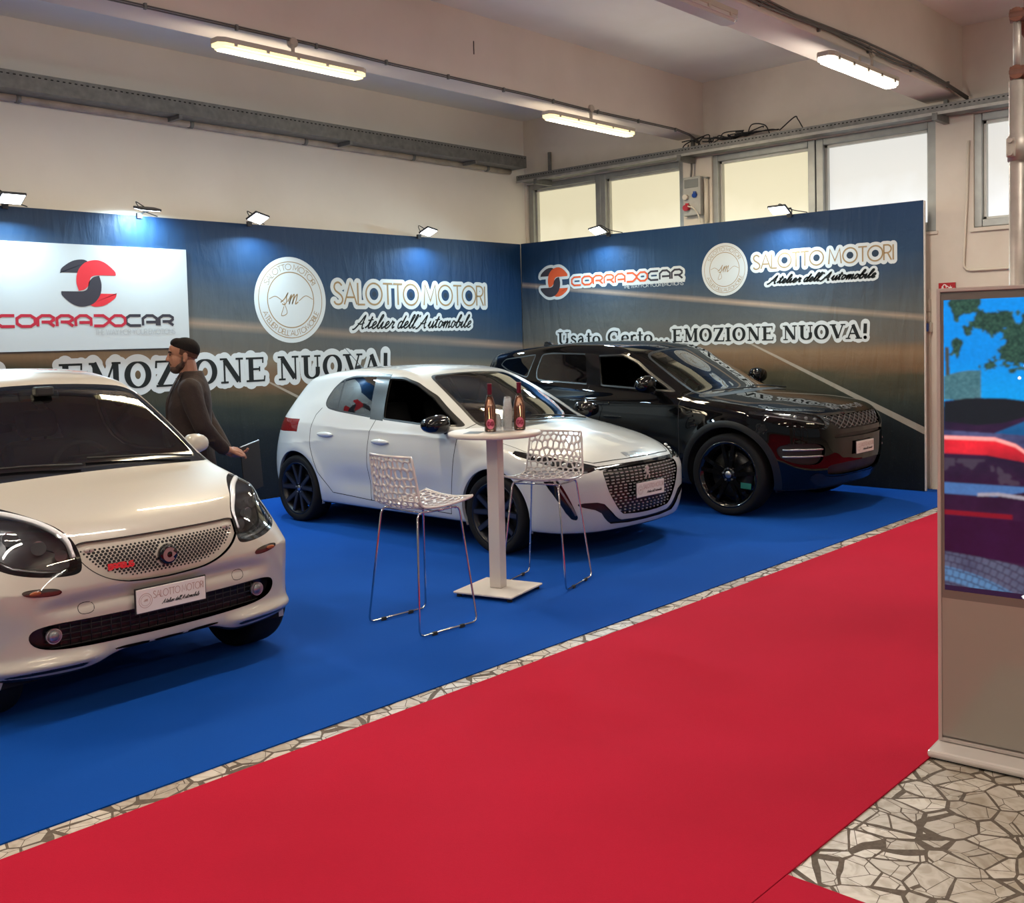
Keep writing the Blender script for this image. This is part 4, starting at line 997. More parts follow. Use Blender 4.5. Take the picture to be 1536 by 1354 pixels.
m_tyre = mat('tyre_rubber', (.010, .010, .011), .7, spec=.2, bump=(90, .2, .001)); m_well = mat('wheel_well', (.008, .008, .009), .95)
m_seam = mat('panel_gap', (.012, .012, .013), .8); m_seal = mat('window_seal', (.010, .010, .011), .35)
m_trim = mat('gloss_black_trim', (.004, .004, .005), .08, coat=.3); m_plas = mat('black_plastic', (.014, .014, .015), .5)
m_int = mat('cabin_dark', (.011, .011, .012), .8); m_seatm = mat('seat_fabric', (.022, .022, .024), .9)
m_chrome = mat('chrome', (.75, .76, .78), .08, 1.0); m_satin = mat('satin_silver', (.45, .45, .46), .3, .9)
m_plate = mat('plate_white', (.74, .70, .68), .35); m_pl_t = mat('plate_bronze', (.42, .26, .22), .5)
m_glass = glass_mat('car_glass', (.42, .46, .46), 1.9); m_glass_d = glass_mat('privacy_glass', (.05, .055, .06), 1.7)
m_lampg = glass_mat('lamp_lens', (.86, .88, .90), 1.6); m_refl = mat('lamp_reflector', (.62, .64, .66), .18, .45); m_lampd = mat('lamp_housing', (.015, .015, .018), .25)
m_led_off = mat('lamp_led_strip', (.75, .77, .80), .15); m_amber = mat('lamp_amber', (.30, .08, .03), .2); m_rearred = mat('tail_lamp_red', (.16, .006, .008), .12, coat=.5)

def make_wheel(name, parent, loc, R, rr, wd, sgn, spokes, m_rim, m_face, label=None):
    """wheel with axis along local y; sgn = +1 outside faces +y. rim mesh with tyre and disc as sub-parts"""
    mt = Matrix.Diagonal((1, sgn, 1, 1)).to_3x3()
    b = B()
    # barrel (profile runs across the width), outer face at y=0
    prof_ = [(rr*.90, -wd+.02), (rr*.86, -wd*.6), (rr*.88, -.05), (rr*.945, -.018), (rr*1.0, -.006), (rr*1.035, -.004), (rr*1.035, -.02), (rr*.99, -.03), (rr*.99, -wd+.02)]
    b.lathe(prof_, axis='Y', n=48, mtx=mt, closed=True)
    b.mi = 0
    if spokes == 'star':       # five tapering twin spokes
        for k in range(5):
            for q, off in ((-1, .155), (1, .155)):
                a = 2*PI*k/5+q*off+PI/2; a2 = 2*PI*k/5+q*.30+PI/2; a3 = 2*PI*k/5+q*.10+PI/2
                def pt(r, an, y): return mt @ Vector((r*math.cos(an), y, r*math.sin(an)))
                r0, r1 = rr*.20, rr*.95; w0, w1 = rr*.10, rr*.085
                c0, c1 = pt(r0, a3, -.035), pt(r1, a2, -.022)
                d = (c1-c0).normalized(); nx = d.cross(Vector((0, 1, 0))).normalized()
                for mi, y0, y1_, sh in ((0, -.045, .0, 1.0), (1, .001, .003, .62)):
                    b.mi = mi; vs = []
                    for c_, w_ in ((c0, w0*sh), (c1, w1*sh)):
                        for sy in (y0, y1_):
                            for sw in (-1, 1): vs.append(b.bm.verts.new(c_+nx*w_*sw+Vector((0, (sy+.012)*sgn, 0))))
                    for f in ((0, 1, 3, 2), (4, 6, 7, 5), (0, 4, 5, 1), (2, 3, 7, 6), (0, 2, 6, 4), (1, 5, 7, 3)): ff = b.bm.faces.new([vs[i] for i in f]); ff.material_index = mi
    elif spokes == 'split':    # ten narrow straight spokes in pairs
        for k in range(10):
            a = 2*PI*(k//2)/5+(.20 if k % 2 else -.20)+.3; d = Vector((math.cos(a), 0, math.sin(a))); nx = Vector((-math.sin(a), 0, math.cos(a)))
            vs = []
            for r_, w_ in ((rr*.18, rr*.075), (rr*.96, rr*.055)):
                for sy in (-.06, -.012 if r_ > rr*.5 else -.028):
                    for sw in (-1, 1): vs.append(b.bm.verts.new(mt @ (d*r_+nx*w_*sw+Vector((0, sy, 0)))))
            for f in ((0, 1, 3, 2), (4, 6, 7, 5), (0, 4, 5, 1), (2, 3, 7, 6), (0, 2, 6, 4), (1, 5, 7, 3)): b.bm.faces.new([vs[i] for i in f])
    b.mi = 0
    b.lathe([(0.0001, -.022), (rr*.17, -.024), (rr*.27, -.034), (rr*.27, -.07), (.0001, -.07)], axis='Y', n=24, mtx=mt)
    w = b.done(name, [m_rim, m_face], parent); w.location = loc
    if label: w['label'] = label
    b = B(); prt = [(rr*1.0, -.012), (rr*1.06, -.002), (R*.93, .004), (R*.975, -.006), (R, -.03), (R, -wd+.03), (R*.975, -wd+.008), (R*.93, -wd), (rr*1.0, -wd+.01)]
    b.lathe(prt, axis='Y', n=72, mtx=mt, closed=True)
    b.done('tyre', m_tyre, w)
    b = B(); b.lathe([(rr*.2, -.10), (rr*.72, -.10), (rr*.72, -.12), (rr*.2, -.12)], axis='Y', n=36, mtx=mt, closed=True); b.done('brake_disc', mat('disc_iron', (.05, .05, .052), .4, .7), w)
    b = B(); b.lathe([(.0001, -.018), (rr*.10, -.0185), (rr*.115, -.024)], axis='Y', n=20, mtx=mt)
    for k in range(5):
        a = 2*PI*k/5+.4; b.cyl(mt @ Vector((rr*.19*math.cos(a), -.034, rr*.19*math.sin(a))), mt @ Vector((rr*.19*math.cos(a), -.020, rr*.19*math.sin(a))), .009, n=8)
    b.done('hub_cap', m_satin, w)
    return w
def wheel_wells(parent, cfg, body, m_in):
    """dark liners behind the arches and the painted lip"""
    for ax in (cfg.get('fx', 0.0), -cfg['wb']):
        for sg in (1, -1):
            b = B(); n = 30; Ra = cfg['arch']+.004; rows = []
            for k in range(n+1):
                a = -.35+(PI+.7)*k/n; x, z = ax+Ra*math.cos(a), cfg['R']+Ra*math.sin(a); z = max(z, .12)
                yo = min(max(float(body.onside(x, max(z, .23))[0][1]), cfg['W']-.14), cfg['W']+.03)-.004
                rows.append([b.bm.verts.new((x, sg*y, z)) for y in (yo, yo-.03, cfg['W']-.36)]+[b.bm.verts.new((ax, sg*(cfg['W']-.36), cfg['R']))])
            for A, C in zip(rows[:-1], rows[1:]):
                for q in range(2): f = b.bm.faces.new((A[q], A[q+1], C[q+1], C[q])); f.smooth = True; f.material_index = 0 if q == 0 else 1
                f = b.bm.faces.new((A[2], A[3], C[2])); f.material_index = 1
            bmesh.ops.remove_doubles(b.bm, verts=b.bm.verts, dist=1e-5)
            b.done('wheel_well', [m_in, m_well], parent)
def plate(parent, loc, rot, name='number_plate', sx=.36, sz=.11, bronze=True):
    """dealer plate: local x right, z up, faces -y"""
    e = B().box((0, 0, 0), (sx, .006, sz), bevel=.002).done(name, m_plate, parent)
    e.location = loc; e.rotation_euler = rot
    B().box((0, .005, 0), (sx+.014, .006, sz+.014), bevel=.003).done('plate_holder', m_plas, e)
    fr = (Vector((0, -.0034, 0)), Vector((1, 0, 0)), Vector((0, 0, 1)), Vector((0, -1, 0))); k = sx/.36
    flat('lettering', fit_text(DECO_ND, 'SALOTTO MOTORI', -.095*k, .168*k, .004, .036, .0011*k+.0003), m_pl_t, fr, 0, e)
    flat('lettering', fit_text(SCR, "Atelier dell'Automobile", -.055*k, .145*k, -.030, -.012, .0014, .35), m_blk, fr, 0, e)
    flat('roundel', merge(ring(-.135*k, 0, .033, .0011, 32), ring(-.135*k, 0, .024, .0008, 32)), m_pl_t, fr, 0, e)
    st, w = layout(SCR, 'sm', .3); flat('roundel', ribbons(st, .0009, .018, .018, -.135*k-.009, -.004), m_pl_t, fr, 0, e)
    return e
def mirror(parent, c, sg, m_shell, size=(.13, .23, .15), label=None):
    """door mirror: c = centre (x, y, z)"""
    b = B(); bm = b.bm; n = 18; rings = []
    for i, (t, r) in enumerate(((0, .02), (.04, .55), (.15, .82), (.4, 1.0), (.7, .95), (.9, .75), (1.0, .60))):
        x = c[0]+size[0]*(.5-t); ring_ = []
        for k in range(n):
            a = 2*PI*k/n; yy, zz = math.cos(a), math.sin(a); yy = math.copysign(abs(yy)**.75, yy); zz = math.copysign(abs(zz)**.75, zz)
            ring_.append(bm.verts.new((x+.03*sg*yy*-sg*0, c[1]+size[1]/2*r*yy, c[2]+size[2]/2*r*zz*(1-.18*sg*yy))))
        rings.append(ring_)
    for A, C in zip(rings[:-1], rings[1:]):
        for k in range(n): f = bm.faces.new((A[k], A[(k+1) % n], C[(k+1) % n], C[k])); f.smooth = True
    bm.faces.new(rings[0][::-1])
    o = b.done('door_mirror', m_shell, parent)
    if label: o['label'] = label
    b = B(); q = size[0]*.5-.012
    b.bm.faces.new([b.bm.verts.new((c[0]-q, c[1]+size[1]/2*.62*math.copysign(abs(math.cos(a))**.7, math.cos(a)), c[2]+size[2]/2*.62*math.copysign(abs(math.sin(a))**.7, math.sin(a)))) for a in [2*PI*k/24 for k in range(24)]])
    b.done('mirror_glass', m_chrome, o)
    b = B(); b.tube([(c[0]-.01, c[1]-sg*size[1]*.35, c[2]-size[2]*.32), (c[0]-.02, c[1]-sg*size[1]*.62, c[2]-size[2]*.52), (c[0]-.03, c[1]-sg*size[1]*.95, c[2]-size[2]*.62)], .022, n=10); b.done('mirror_foot', m_plas, o)
    return o
def interior(parent, cfg, body, seats):
    """dark trim shell, dashboard, steering wheel, seats"""
    lab = [n for n in body.names if n not in ('glass_front', 'glass_f', 'glass_r', 'glass_q', 'glass_back', 'cut', 'open_f')]
    V, T, N, L = body.sub(lab); cenx = V[T].mean(1)[:, 0]; m = (cenx < cfg['cabin'][0]) & (cenx > cfg['cabin'][1]) & (V[T].mean(1)[:, 2] > .45)
    T = T[m]; u, inv = np.unique(T, return_inverse=True); T = inv.reshape(-1, 3); V = V[u]-N[u]*.022; N = -N[u]
    n0 = len(V); V2 = np.concatenate([V, V*[1, -1, 1]]); T2 = np.concatenate([T[:, ::-1], T+n0]); N2 = np.concatenate([N, N*[1, -1, 1]])
    np_mesh('cabin_lining', V2, T2, m_int, parent, True, N2)
    xd, zd, w = cfg['dash']; b = B()
    P = [(xd+.30, zd-.02), (xd+.12, zd+.0), (xd-.12, zd+.005), (xd-.20, zd-.03), (xd-.24, zd-.12), (xd-.16, zd-.35), (xd+.3, zd-.35)]
    mt = Matrix(((1, 0, 0, 0), (0, 0, 1, -w), (0, 1, 0, 0), (0, 0, 0, 1)))
    b.prism(P, 2*w, mt); b.box((xd-.17, .36, zd+.02), (.12, .36, .07), bevel=.02); b.done('dashboard', m_int, parent)
    b = B(); yc = .36; rot = Matrix.Rotation(math.radians(-24), 3, 'Y'); cc = Vector((xd-.36, yc, zd-.06))
    b.tube([cc + rot @ Vector((0, .185*math.cos(2*PI*k/32), .185*math.sin(2*PI*k/32))) for k in range(32)], .014, n=10, closed=True)
    b.box(cc+rot @ Vector((.02, 0, 0)), (.03, .34, .03), rot, bevel=.008); b.ball(cc+rot @ Vector((.03, 0, 0)), .065, .5, 1.2, 1); b.box(cc+rot @ Vector((.02, 0, -.09)), (.03, .04, .17), rot, bevel=.008)
    b.done('steering_wheel', m_int, parent)
    for (x, y) in seats:
        s_ = B().box((x, y, .46), (.50, .48, .16), bevel=.05, seg=4).done('seat', m_seatm, parent)
        rb = Matrix.Rotation(math.radians(-20), 3, 'Y')
        B().box((x-.32, y, .80), (.14, .46, .60), rb, bevel=.05, seg=4).done('seat_back', m_seatm, s_)
        B().box((x-.45, y, 1.19), (.10, .24, .17), rb, bevel=.04, seg=4).cyl((x-.44, y-.05, 1.0), (x-.45, y-.05, 1.15), .008).cyl((x-.44, y+.05, 1.0), (x-.45, y+.05, 1.15), .008).done('headrest', m_seatm, s_)
def wipers(parent, body, pts_list):
    for k, pts in enumerate(pts_list):
        P = body.ontop(np.array([p[0] for p in pts]), np.array([p[1] for p in pts])); N = body.nrm(P); P = P+N*.018
        B().tube([tuple(p) for p in P], .007, n=6).done('wiper', m_plas, parent)
# ------------------------------------------------------------------ white five-door hatchback
def paint(name, c, rough=.35, coat=1.0, metal=0.0): return mat(name, c, rough, metal, coat=coat, croug=.02)
m_white = paint('paint_white', (.56, .575, .575))
def circle(cx, cy, r, n=56): return [(cx+r*math.cos(2*PI*k/n), cy+r*math.sin(2*PI*k/n)) for k in range(n)]
CAR_CACHE = {}
def common_cuts(b, c):
    g = b.grad(b.V)[:, 2]+.72; b.split(g, b.cen()[:, 2] < .42)
    cn = b.cen(); gc = b.grad(cn)[:, 2]+.72; b.L[(gc < 0) & (cn[:, 2] < .42)] = b.lab('under')
    for ax in (c.get('fx', 0.0), -c['wb']):
        b.region('cut', 'side', circle(ax, c['R'], c['arch']), rnd=0, extra=lambda q: q[:, 1] > c['W']-.34)
def build_hatch():
    c = dict(x0=-3.225, x1=.835, W=.8725, H=1.435, wb=2.54, R=.31, arch=.352, res=.0155, k_top=.075, k_front=.08, k_rear=.10, cabin=(-.25, -2.95), dash=(-.72, .93, .66),
        top=[(1.2, .50), (.84, .665), (.72, .735), (.55, .800), (.3, .872), (.05, .922), (-.15, .955), (-.26, .985), (-.48, 1.105), (-.74, 1.230), (-.97, 1.330), (-1.15, 1.388), (-1.4, 1.420), (-1.75, 1.432), (-2.1, 1.424), (-2.45, 1.392), (-2.75, 1.345), (-2.95, 1.305), (-3.3, 1.24)],
        front=[(.0, .70), (.18, .765), (.25, .805), (.33, .825), (.45, .832), (.6, .832), (.68, .822), (.75, .80), (.9, .77), (1.5, .7)],
        rear=[(.1, -3.02), (.25, -3.16), (.4, -3.215), (.55, -3.22), (.7, -3.19), (.85, -3.13), (.95, -3.07), (1.05, -2.98), (1.2, -2.87), (1.3, -2.82), (1.5, -2.80)],
        plan=[(.9, .83), (.6, .855), (.3, .868), (0, .873), (-.5, .868), (-1.3, .868), (-2.0, .872), (-2.54, .874), (-2.9, .868), (-3.3, .85)],
        inset=[(.1, .085), (.18, .062), (.24, .040), (.32, .022), (.45, .010), (.6, .0), (.72, .0), (.80, .010), (.87, .026), (.93, .043), (.98, .062), (1.1, .112), (1.22, .172), (1.32, .228), (1.38, .275), (1.46, .36)],
        sweep_f=[(0, 0), (.2, .008), (.4, .035), (.55, .075), (.65, .125), (.74, .20), (.81, .30), (.86, .43), (.9, .6)],
        sweep_r=[(0, 0), (.3, .015), (.5, .05), (.65, .11), (.75, .19), (.82, .30), (.88, .50)],
        top_sweep=[(1, .30), (.3, .25), (-.2, .34), (-1.0, .28), (-1.6, .0), (-2.4, -.10), (-3, -.10)], crown=[(1, .05), (.4, .085), (-.2, .065), (-1, .05), (-1.8, .075), (-3, .09)],
        bottom=[(0, .185), (.5, .185), (.8, .20), (.9, .22)], flare=.014, scoop=.020, scoop_z=.43, taper=(-1.75, 1.1, .92, .42, .13),
        crease=[(-2.3, .905, -.30, .86, .008, .030), (-3.0, .70, -2.05, .78, .006, .03)])
    b = CarBody(c)
    common_cuts(b, c)
    # glazing
    fg = [(-.42, .955), (-.90, .960), (-1.36, .985), (-1.455, 1.345), (-1.26, 1.343), (-1.07, 1.298), (-.83, 1.195), (-.63, 1.08)]
    rg = [(-1.505, .995), (-2.00, 1.035), (-2.15, 1.055), (-2.215, 1.09), (-2.225, 1.15), (-2.185, 1.24), (-2.10, 1.315), (-1.95, 1.350), (-1.61, 1.362)]
    b.region('glass_f', 'side', fg, 'c', band=.016, band_name='seal', only=['body'])
    b.region('glass_r', 'side', rg, 'c', band=.016, band_name='seal', only=['body'])
    b.region('pillar', 'side', [(-1.345, .975), (-1.52, .985), (-1.63, 1.372), (-1.44, 1.362)], 0, only=['body', 'seal'])
    b.region('seal', 'side', [(-1.985, 1.02), (-2.005, 1.02), (-2.085, 1.34), (-2.06, 1.345)], 0, only=['glass_r'])
    ws = [(-.185, -.30), (-.19, .25), (-.25, .48), (-.325, .645), (-.62, .595), (-.90, .535), (-1.125, .475), (-1.09, .3), (-1.075, -.30)]
    b.region('glass_front', 'top', ws, 2, band=.028, band_name='frit', only=['body'], extra=lambda q: (q[:, 2] > .9))
    b.region('frit', 'top', [(-.10, -.30), (-.11, .3), (-.17, .53), (-.25, .665), (-.34, .665), (-.24, .48), (-.235, .2), (-.235, -.30)], 1, only=['body', 'glass_front'])
    b.region('glass_back', 'rear', [(-.30, 1.01), (.50, 1.02), (.60, 1.08), (.55, 1.24), (-.30, 1.26)], 2, only=['body'])
    # lamps
    hl = [(.47, .672), (.60, .722), (.74, .774), (.825, .814), (.845, .768), (.80, .716), (.72, .664), (.62, .638), (.55, .652)]
    b.region('lamp', 'front', hl, 2, only=['body'], extra=lambda q: q[:, 0] > .18)
    b.region('fang', 'front', [(.790, .645), (.835, .635), (.80, .50), (.725, .315), (.665, .30), (.70, .39)], 1, only=['body'], extra=lambda q: q[:, 0] > .1)
    b.region('tail', 'rear', [(.45, .84), (.95, .83), (.95, .94), (.70, .965), (.45, .94)], 1, only=['body'])
    gr = [(-.30, .668), (.30, .668), (.445, .660), (.475, .64), (.47, .57), (.43, .47), (.34, .345), (.27, .30), (-.30, .292)]
    b.region('grille', 'front', gr, 1, only=['body'])
    b.region('lip_black', 'front', [(-.30, .232), (.38, .236), (.46, .285), (.52, .36), (.68, .405), (.68, .43), (.50, .425), (.43, .36), (.35, .288), (.28, .262), (-.30, .258)], 1, only=['body'])
    b.region('brow', 'front', [(-.30, .688), (.30, .688), (.48, .684), (.62, .735), (.62, .715), (.48, .655), (.445, .66), (.30, .668), (-.30, .668)], 0, only=['body'])
    # shut lines
    b.seam('front', [(-.30, .715), (.30, .713), (.48, .706), (.62, .748), (.70, .772)], .003, extra=lambda q: q[:, 0] > .3)
    b.seam('top', [(-.28, .745), (.0, .775), (.25, .765), (.42, .70)], .003, extra=lambda q: q[:, 2] > .7)
    b.seam('side', [(-.40, .985), (-.405, .86), (-.45, .56), (-.50, .262), (-1.49, .285), (-1.505, .60), (-1.485, .88), (-1.43, 1.0)], .0035)
    b.seam('side', [(-1.49, .285), (-2.02, .312), (-2.20, .49), (-2.30, .70), (-2.325, .87), (-2.30, 1.0), (-2.245, 1.06)], .0035)
    b.seam('rear' if False else 'side', [(-2.98, .98), (-3.02, .80), (-3.3, .62)], .003)
    b.region('door_f', 'side', [(-.40, 1.0), (-.405, .86), (-.45, .56), (-.50, .262), (-1.49, .285), (-1.505, .60), (-1.485, .88), (-1.43, 1.0)], 0, only=['body'])
    b.region('door_r', 'side', [(-1.49, .285), (-2.02, .312), (-2.20, .49), (-2.30, .70), (-2.325, .87), (-2.30, 1.0), (-2.24, 1.05), (-1.43, 1.0), (-1.485, .88), (-1.505, .60)], 0, only=['body'])
    b.region('hood', 'top', [(-.12, -.30), (-.12, .3), (-.18, .55), (-.28, .745), (.0, .775), (.25, .765), (.42, .70), (.62, .56), (.72, .35), (.775, .1), (.775, -.30)], 0, only=['body'], extra=lambda q: (q[:, 2] > .70))
    b.finish()
    e = empty('hatchback_car', (6.52, 5.46, .006), -PI/2, 'white five-door hatchback with black mirror parked behind the bar table', 'car', 'display cars')
    P = e
    b.emit('body_shell', ['body', 'seam', 'under', 'seal', 'frit'], [m_white, m_seam, m_plas, m_seal], P, matmap={'seam': 1, 'under': 2, 'seal': 3, 'frit': 3})
    b.emit('hood', ['hood'], [m_white], P)
    for sg, lb in ((1, ''), (-1, '')):
        d1 = b.emit('front_door', ['door_f'], [m_white], P, sg); d2 = b.emit('rear_door', ['door_r'], [m_white], P, sg)
        for dd, x, z in ((d1, -1.33, .795), (d2, -2.09, .825)):
            q = b.onside(x, z, sg)[0]; h = B(); h.ball((x, q[1]+sg*.006, z+.006), .10, 1.15, .20, .23, 20, 12); h.ball((x+.01, q[1]-sg*.006, z-.008), .06, 1.1, .2, .55, 16, 10)
            h.done('door_handle', m_white, dd)
        if sg > 0: b.emit('side_window', ['glass_f'], [m_glass], P, sg)
        b.emit('side_window', ['glass_r'], [m_glass_r], P, sg)
        b.emit('pillar_trim', ['pillar'], [m_satblk], P, sg, off=.001)
        lp = b.emit('headlamp', ['lamp'], [m_lampg], P, sg); b.emit('lamp_housing', ['lamp'], [m_lampd], lp, sg, shift=(-.035, -sg*.0 , 0), rim=(.034, 0, 0))
        h = B()
        for k in range(3):
            q = b.onfront(sg*(.60+.075*k), .685+.014*k)[0]; h.ball((q[0]-.035, q[1], q[2]), .030, .6, 1.0, .75); 
        h.done('lamp_lens', m_refl, lp)
        q = [b.onfront(sg*y, z)[0]+np.array([-.012, 0, 0]) for y, z in ((.58, .648), (.66, .655), (.74, .668), (.80, .69))]
        B().tube([tuple(p) for p in q], .007, n=6).done('led_strip', m_led_off, lp)
        fg_ = b.emit('daytime_lamp', ['fang'], [m_trim], P, sg, off=-.004)
        q = [b.onfront(sg*y, z)[0]+np.array([.003, 0, 0]) for y, z in ((.792, .60), (.758, .50), (.715, .40), (.690, .34))]
        b.strip('led_strip', q, .016, .004, m_ledgrey, fg_)
        t = b.emit('tail_lamp', ['tail'], [m_rearred], P, sg)
        mirror(P, (-.53, sg*.955, .985), sg, m_trim, (.20, .24, .15), 'gloss black door mirror')
    b.emit('windshield', ['glass_front'], [m_glass], P); b.emit('rear_window', ['glass_back'], [m_glass_d], P)
    g = b.emit('grille', ['grille'], [m_lampd], P, shift=(-.022, 0, 0), rim=(.024, 0, 0))
    h = B()
    for r_ in range(15):
        z = .318+.0235*r_; half = np.interp(z, [.30, .345, .47, .57, .66], [.26, .33, .425, .465, .47]) - .012
        n = int(2*half/.052)
        for k in range(n+1):
            y = (k-n/2)*.052
            if abs(y) > half: continue
            q = b.onfront(y, z)[0]; nn = b.nrm(q[None])[0]; w = .017*(.35+.65*(z-.29)/.38); rot = Vector((0, nn[0], -0.0)); ang = math.atan2(nn[1], nn[0])
            h.box((q[0]-.012, y, z), (.008, w*2, .0085), Matrix.Rotation(ang, 3, 'Z'), bevel=0)
    h.done('grille_dashes', mat('dash_silver', (.42, .43, .43), .3, .35), g)
    b.emit('lower_intake', ['lip_black'], [m_lampd], P, shift=(-.012, 0, 0), rim=(.013, 0, 0))
    b.emit('grille_brow', ['brow'], [m_trim], P, off=.001)
    # lettering on the nose and the lion badge (plain heraldic figure)
    q = b.onfront(0, .605)[0]; h = B(); mt = Matrix(((0, 0, 1, q[0]-.014), (1, 0, 0, 0), (0, 1, 0, .555), (0, 0, 0, 1)))
    for pl in ([(-.012, .0), (-.028, -.002), (-.020, .02), (-.006, .035), (-.014, .052), (-.03, .05), (-.028, .06), (-.010, .066), (-.012, .078), (-.026, .078), (-.02, .088), (0, .092), (.016, .086), (.02, .07), (.012, .05), (.02, .03), (.034, .02), (.03, -.002), (.018, .0), (.018, .015), (.004, .028), (-.008, .014)],):
        h.prism(pl, .008, mt)
    h.done('badge', mat('badge_silver', (.50, .50, .50), .3, .3), g)
    q = b.onfront(np.linspace(-.13, .13, 7), .742); lt = []
    st, w = layout(DECO_ND2, 'PEUGEOT'); k = .26/w; pts = []
    me_v, me_f = ribbons(st, .0045, k, .026, -.13, .722)
    arr = b.onfront(np.array([v[0] for v in me_v]), np.array([v[1] for v in me_v])); arr = arr + b.nrm(arr)*.002
    me = bpy.data.meshes.new('lettering'); me.from_pydata([tuple(p) for p in arr], [], me_f); me.update(); link_mesh('lettering', me, m_satin, P)
    q = b.onfront(0, .475)[0]; plate(P, (q[0]+.016, 0, .475), (math.radians(0), 0, PI/2))
    # sill, hood leading edge
    for ax in (0.0, -2.54):
        for sg in (1, -1):
            yo = float(b.onside(ax+.0, .70, sg)[0][1]); make_wheel('wheel', P, (ax, sg*(abs(yo)-.022), .3092), .309, .236, .20, sg, 'star', m_rim_d, m_rim_f)
    wheel_wells(P, c, b, m_white)
    interior(P, c, b, [(-1.42, .36), (-1.42, -.36), (-2.25, .36), (-2.25, -.36)])
    wipers(P, b, [[(-.20, .52), (-.235, .30), (-.25, .05), (-.265, -.12)], [(-.17, -.02), (-.225, -.25), (-.31, -.55)]])
    h = B(); h.prism([(0, 0), (-.16, 0), (-.13, .035), (-.09, .05)], .03, Matrix(((1, 0, 0, -2.55), (0, 0, 1, -.015), (0, 1, 0, 1.375), (0, 0, 0, 1)))); h.tube([(-2.60, 0, 1.40), (-2.86, 0, 1.60)], .003, n=6); h.done('roof_aerial', m_plas, P)
    return b
m_rim_d = mat('rim_dark_blue', (.006, .007, .011), .35, .1, coat=.2); m_rim_f = mat('rim_machined', (.05, .055, .07), .3, .6)
m_glass_r = glass_mat('rear_glass_tinted', (.13, .15, .15), 2.0); m_satblk = mat('pillar_satin', (.03, .035, .038), .22, coat=.2); m_ledgrey = mat('led_strip_grey', (.25, .20, .21), .3)
DECO_ND2 = dict(DECO_ND); DECO_ND2['P'] = (.6, [([(0, 0), (0, 1), (.22, 1)]+arc(.22, .74, .27, .26, 90, -90, 10)+[(0, .48)], 1)])
DECO_ND2['G'] = (1.0, [(arc(.5, .5, .48, .5, 40, 330, 24)+[(.95, .5), (.6, .5)], 1)]); DECO_ND2['V'] = (.8, [([(0, 1), (.35, 0), (.7, 1)], 1)])
HATCH = build_hatch()
